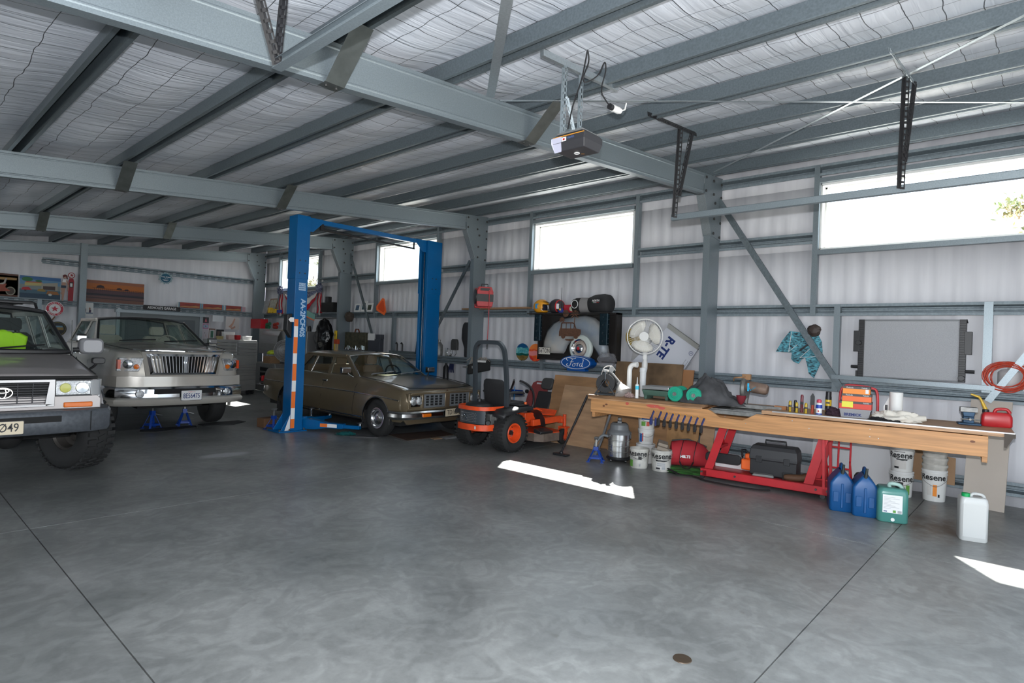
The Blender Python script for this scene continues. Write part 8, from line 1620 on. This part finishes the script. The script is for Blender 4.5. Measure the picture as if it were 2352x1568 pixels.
# steel door in the end wall with frame and track
mb = MB(); mb.box(4.84, 6.92, 19.12, 19.16, 0, 2.14); mb.box(4.98, 6.80, 19.11, 19.12, .1, 2.02, 1); mb.box(6.1, 6.6, 19.105, 19.11, 1.2, 1.8, 2); tag(mb.build('door_1', [mat('door_grey', (.17, .19, .20), .5), mat('door_dark', (.10, .115, .125), .5), mat('door_pane', (.18, .23, .22), .2)], smooth=0), kind='structure')
mb = MB(); mb.box(4.76, 4.84, 19.08, 19.16, 0, 2.22); mb.box(6.92, 7.0, 19.08, 19.16, 0, 2.22); mb.box(4.72, 7.04, 19.03, 19.16, 2.14, 2.22); mb.cyl((4.80, 19.0, 2.20), (4.80, 19.1, 2.20), .06, seg=12); tag(mb.build('trim_door_frame', GALVL, smooth=0), kind='structure')
for nm, lab, x0, x1, z0, z1, col, shp in (('poster', 'black poster with a pink figure right of the steel door', 7.02, 7.20, 1.96, 2.14, (.03, .03, .035), [([(.3, .2), (.5, .9), (.7, .2)], (.55, .12, .15))]), ('poster', 'pink and blue swirled drawing below the black poster', 7.02, 7.20, 1.78, 1.95, (.45, .22, .33), [(ell(.5, .5, .4, .3), (.25, .45, .55)), (ell(.5, .5, .12, .15), (.35, .15, .25))]), ('poster', 'pale child drawing, lowest of the three by the door', 7.02, 7.20, 1.40, 1.77, (.50, .46, .50), [(ell(.4, .7, .05, .05), (.1, .1, .12)), (ell(.55, .5, .03, .12), (.4, .2, .2))]), ('notice', 'plain white notice pinned high on the back wall', 7.30, 7.63, 2.02, 2.21, (.62, .64, .67), []), ('poster', 'large poster of bare legs and arms on the back wall', 7.70, 8.12, 1.80, 2.19, (.60, .56, .55), [([(.2, .2), (.45, .5), (.6, .9), (.7, .85), (.55, .4), (.4, .1)], (.55, .33, .25)), ([(.35, .1), (.7, .3), (.72, .15), (.45, .0)], (.45, .26, .2))]), ('picture_frame', 'thin brown picture frame with green print below the white notice', 7.20, 7.40, 1.45, 1.80, (.16, .06, .03), [([(.1, .1), (.9, .1), (.9, .9), (.1, .9)], (.55, .55, .55)), ([(.3, .2), (.7, .2), (.7, .8), (.3, .8)], (.05, .15, .10))]), ('picture_frame', 'dark framed picture partly behind the tool chest', 7.42, 7.66, 1.45, 1.78, (.02, .02, .02), [([(.15, .15), (.85, .15), (.85, .85), (.15, .85)], (.12, .08, .07))])):
    art(nm, lab, 'poster' if nm != 'picture_frame' else 'picture', x0, x1, z0, z1, [(0, 1, col)], shp, y=19.12, th=.012)
# ================================================================ CEILING FITTINGS: door track, opener, hangers
def slotted(name, a, b_, parent, m=BLACK, w_=.038, slot=True):
    """perforated steel angle from a to b"""
    a, b_ = Vector(a), Vector(b_); d = (b_ - a); ln = d.length; d.normalize(); v = Vector((.74, .67, 0)); s = d.cross(v).normalized(); n_ = int(ln / .05); mb = MB()
    for sd in (-1, 1): mb.beam(a + s * sd * w_ * .38, b_ + s * sd * w_ * .38, w_ * .24, .003, up=v)
    for k in range(n_ + 1):
        c = a + d * (ln * k / n_); mb.beam(c - d * .009, c + d * .009, w_, .003, up=v)
    q = v.normalized() * w_ * .5 + s * w_ * .5; mb.beam(a + q, b_ + q, .003, w_ * .9, up=s)
    return mb.build(name, m, parent=parent, smooth=0)
tk = thing('door_track', 'long galvanised garage door track hung from purlins by slotted angles', 'door track', (5.95, 3.10, 3.10))
mb = MB(); mb.sheet([(-.035, -.028), (-.035, .028), (-.03, .034), (.0, .034), (.012, .02)], (0, 0, 0), (1, 0, 0), (0, 0, 1), (0, -4.3, 0)); mb.sheet([(-.037, -.028), (.02, -.028)], (0, 0, 0), (1, 0, 0), (0, 0, 1), (0, -4.3, 0)); mb.build('track', GALV, parent=tk, smooth=0, solid=.002)
for y, ps in ((-.06, True), (-2.14, False)):
    slotted('hanger', (-.05, y, .0), (.02, y - .0, .98), tk); slotted('hanger', (.22, y - .02, .99), (.0, y + .0, .25), tk); slotted('hanger', (-.70, y, .91), (.34, y - .02, 1.00), tk, BLACK if ps else GALVL)
tk2 = thing('door_track', 'left garage door track running towards the camera above the rafter', 'door track', (1.45, 3.10, 3.10))
mb = MB(); mb.sheet([(.035, -.028), (.035, .028), (.03, .034), (.0, .034), (-.012, .02)], (0, 0, 0), (1, 0, 0), (0, 0, 1), (0, -4.3, 0)); mb.sheet([(.037, -.028), (-.02, -.028)], (0, 0, 0), (1, 0, 0), (0, 0, 1), (0, -4.3, 0)); mb.build('track', GALV, parent=tk2, smooth=0, solid=.002)
slotted('hanger', (.0, -.03, .0), (.04, -.03, .60), tk2); slotted('hanger', (.0, -.03, .0), (-.20, -.03, .58), tk2); slotted('hanger', (.25, -.55, .50), (.75, -.6, .56), tk2)
op = thing('door_opener', 'black and grey garage door opener hung on brackets from the roof', 'door opener', (3.70, 2.74, 3.155), 0)
opb = bpy.data.objects.new('opener_unit', None); COL.objects.link(opb); opb.parent = op; opb.scale = (.72, .72, .85)
# camera sees its left (-x) face and its front (-y) and underside
mb = MB(); mb.loft([[(x, y, z) for x, y in ((-.14, -.17), (.14, -.17), (.14, .20), (-.14, .20))] for z in (.0, )] + [[(x * 1.22, y * 1.12, .07) for x, y in ((-.14, -.17), (.14, -.17), (.14, .20), (-.14, .20))]] + [[(x * 1.22, y * 1.12, .12) for x, y in ((-.14, -.17), (.14, -.17), (.14, .20), (-.14, .20))]] + [[(x * 1.0, y * 1.0, .15) for x, y in ((-.14, -.17), (.14, -.17), (.14, .20), (-.14, .20))]]); mb.build('opener_body', mat('opener_charcoal', (.035, .035, .04), .4), parent=opb, bevel=.006, smooth=0)
mb = MB(); mb.loft([[(-.173, .10, .118), (-.173, .226, .118), (-.173, .226, .07), (-.143, .202, -.002), (-.143, .12, -.002)], [(-.183, .10, .118), (-.183, .232, .118), (-.183, .232, .07), (-.150, .206, -.008), (-.150, .12, -.008)]]); mb.build('light_cover', mat('lilac_grey', (.50, .50, .62), .4), parent=opb, smooth=0)
mb = MB(); mb.box(-.1735, -.171, -.19, .22, .120, .127, 0); mb.build('orange_stripe', mat('stripe_orange', (.75, .32, .03), .5), parent=opb, smooth=0)
mb = MB(); mb.box(-.1745, -.1725, .04, .10, .075, .112, 0); mb.box(-.1765, -.1745, .058, .082, .085, .102, 1); mb.text('merlin', (-.1745, -.02, .10), (0, -1, 0), (0, 0, 1), .035, 2); mb.build('decal', [LABEL, REDP, mat('decal_blue', (.10, .18, .45), .5)], parent=opb, smooth=0)
mb = MB(); mb.tube([(.028 * math.cos(t), .02 + .028 * math.sin(t), -.003) for t in [2 * PI * k / 24 for k in range(24)]], .004, 5, 0, closed=True); mb.text('60', (.055, -.02, -.003), (.6, -.8, 0), (-.8, -.6, 0), .04, 1); mb.build('underside_print', [LABEL, mat('stripe_orange', (.75, .32, .03), .5)], parent=opb, smooth=0)
mb = MB(); mb.box(-.15, .15, -.15, .18, .15, .165); mb.build('top_plate', ALU, parent=opb, smooth=0)
slotted('bracket', (-.02, .14, .13), (-.02, .14, .70), op, GALV, .03); slotted('bracket', (.20, .14, .13), (.20, .14, .72), op, GALV, .026)
slotted('bracket', (-.02, .12, .45), (.12, .12, .13), op, GALV, .02)
mb = MB(); mb.beam((-.28, .17, .715), (.76, .17, .805), .035, .045); mb.beam((-.28, .185, .735), (.76, .185, .825), .003, .06); mb.build('support_bar', GALVL, parent=op, smooth=0)
mb = MB(); mb.tube([(-.08, .05, .17), (-.04, .04, .36), (.03, .02, .58), (.05, .0, .74), (.07, .0, .82), (.09, .0, .74), (.07, .03, .62), (.12, .04, .60), (.22, .0, .68), (.28, -.02, .80), (.30, -.02, .74), (.28, .0, .58), (.33, -.02, .50), (.40, -.03, .47)], .006, 6, smooth_n=6); mb.build('cable', BLACK, parent=op)
mb = MB(); mb.cyl((.40, -.03, .47), (.48, -.04, .47), .028, mi=0); mb.cyl((.46, -.04, .47), (.50, -.045, .47), .022, mi=0); mb.cyl((.36, -.03, .47), (.41, -.03, .47), .024, mi=1); mb.tube([(.50, -.045, .47), (.56, -.05, .50), (.58, -.05, .56)], .006, 6, 0); mb.build('plug', [WHITEP, BLACK], parent=op)
mb = MB(); mb.tube([(-.01, .40, .09), (-.01, .9, .09)], .0001, 3)
# cards and scraps on the floor, mats
def scrap(name, lab, pts, col, loc, th=.006, cat='scrap', rz=0):
    mb = MB(); mb.prism(pts, (0, 0, .001), (1, 0, 0), (0, 1, 0), (0, 0, th)); return single(mb, name, col, lab, cat, loc=(loc[0], loc[1], 0), rot=(0, 0, rz), smooth=0)
matb = mat('black_mat', (.025, .025, .026), .8)
scrap('floor_mat', 'flat black mat on the floor under the left jack stand', [(-.45, -.15), (-.25, -.28), (.45, -.10), (.50, .12), (.1, .16), (-.38, .06)], matb, (3.55, 11.05), .012, 'mat')
scrap('floor_mat', 'flat black mat on the floor by the right front wheel of the pickup', [(-.30, -.18), (.20, -.22), (.52, .02), (.46, .22), (.1, .2), (-.32, .06)], matb, (4.45, 11.22), .012, 'mat')
scrap('cardboard_sheet', 'stained brown cardboard flat under the nose of the sedan', [(-.62, -.28), (.45, -.25), (.62, .3), (-.5, .4)], mat('stained_card', (.10, .055, .035), .85, 0, .4, 4), (6.75, 8.10), .006, 'cardboard')
scrap('cardboard_sheet', 'small brown card scrap on the floor before the sedan plate', [(-.12, -.05), (.04, -.08), (.06, .05), (-.10, .06)], CARD, (6.70, 7.72), .01, 'cardboard')
scrap('paper_sheet', 'grey paper sheet lying beside the card scrap before the sedan', [(-.16, -.08), (.14, -.10), (.18, .06), (-.10, .1)], mat('grey_paper', (.30, .30, .32), .8), (6.92, 7.66), .005, 'paper')
scrap('plank_scrap', 'dark folded card strip on the floor beside the sedan front wheel', [(-.25, -.05), (.22, -.10), (.28, 0), (-.2, .04)], mat('dark_strip', (.06, .06, .06), .7), (5.78, 8.50), .02, 'strip', -.7)
mb = MB(); blob(mb, (0, 0, 0), (.16, .09, .05), 101, .4, 2.4, flat=0); single(mb, 'teal_cloth', mat('teal_cloth', (.0, .09, .09), .95), 'dark teal cloth on the floor between lift arm and sedan wheel', 'cloth', loc=(5.66, 8.90, .002), rot=(0, 0, -.7))
mb = MB(); mb.lathe([(0, 0), (.05, 0), (.048, .004), (0, .006)]); single(mb, 'metal_disc', mat('brass_dark', (.08, .055, .035), .5, .5), 'small round dark metal cap set in the foreground floor', 'cap', loc=(3.018, 1.421, 0))
mb = MB(); mb.prism([(0, 0), (.05, .0), (.06, .03), (.02, .04)], (0, 0, .001), (1, 0, 0), (0, 1, 0), (0, 0, .003)); single(mb, 'rust_flake', mat('rust_flake', (.14, .05, .03), .8), 'tiny rust-coloured flake on the floor near the bottom left', 'flake', loc=(1.38, 2.15, 0), smooth=0)
# ================================================================ OUTSIDE TREES seen through the windows
leafm = mat('leaf_green', (.16, .22, .07), .6, 0, .6, 3, col2=(.30, .22, .12)); barkm = mat('bark', (.12, .09, .07), .9)
def tree(x, y, h, r_, n_, lab, sd):
    random.seed(sd); o = thing('tree', lab, 'tree', (x, y, -.17), 0, 'trees outside the windows'); mb = MB(); mb.tube([(0, 0, 0), (.1, 0, h * .3), (0, .1, h * .6), (.1, 0, h * .85)], [.18, .14, .08, .03], 8)
    for k in range(14): a = random.uniform(0, 2 * PI); z = h * random.uniform(.3, .75); mb.tube([(0, 0, z), (r_ * .4 * math.cos(a), r_ * .4 * math.sin(a), z + h * .10), (r_ * .8 * math.cos(a), r_ * .8 * math.sin(a), z + h * .16)], [.05, .03, .01], 5)
    mb.build('trunk', barkm, parent=o); mb = MB()
    cl = [(random.gauss(0, r_ * .45), random.gauss(0, r_ * .45), h * random.uniform(.35, 1.0)) for _ in range(26)]
    for k in range(n_):
        c = random.choice(cl); p = Vector((c[0] + random.gauss(0, r_ * .16), c[1] + random.gauss(0, r_ * .16), c[2] + random.gauss(0, r_ * .13))); d = Vector((random.gauss(0, 1), random.gauss(0, 1), random.gauss(0, 1))).normalized(); e = d.orthogonal().normalized(); s_ = random.uniform(.05, .10); mb.add([p - d * s_, p + e * s_ * .4, p + d * s_, p - e * s_ * .4], [(0, 1, 2, 3)])
    mb.build('crown', leafm, parent=o, smooth=0)
tree(20.0, 36.2, 6.9, 1.0, 4200, 'tree outside seen through the corner window beside the lift post', 11); tree(16.4, .2, 5.25, .85, 5200, 'tree outside at the right edge of the nearest window', 12)
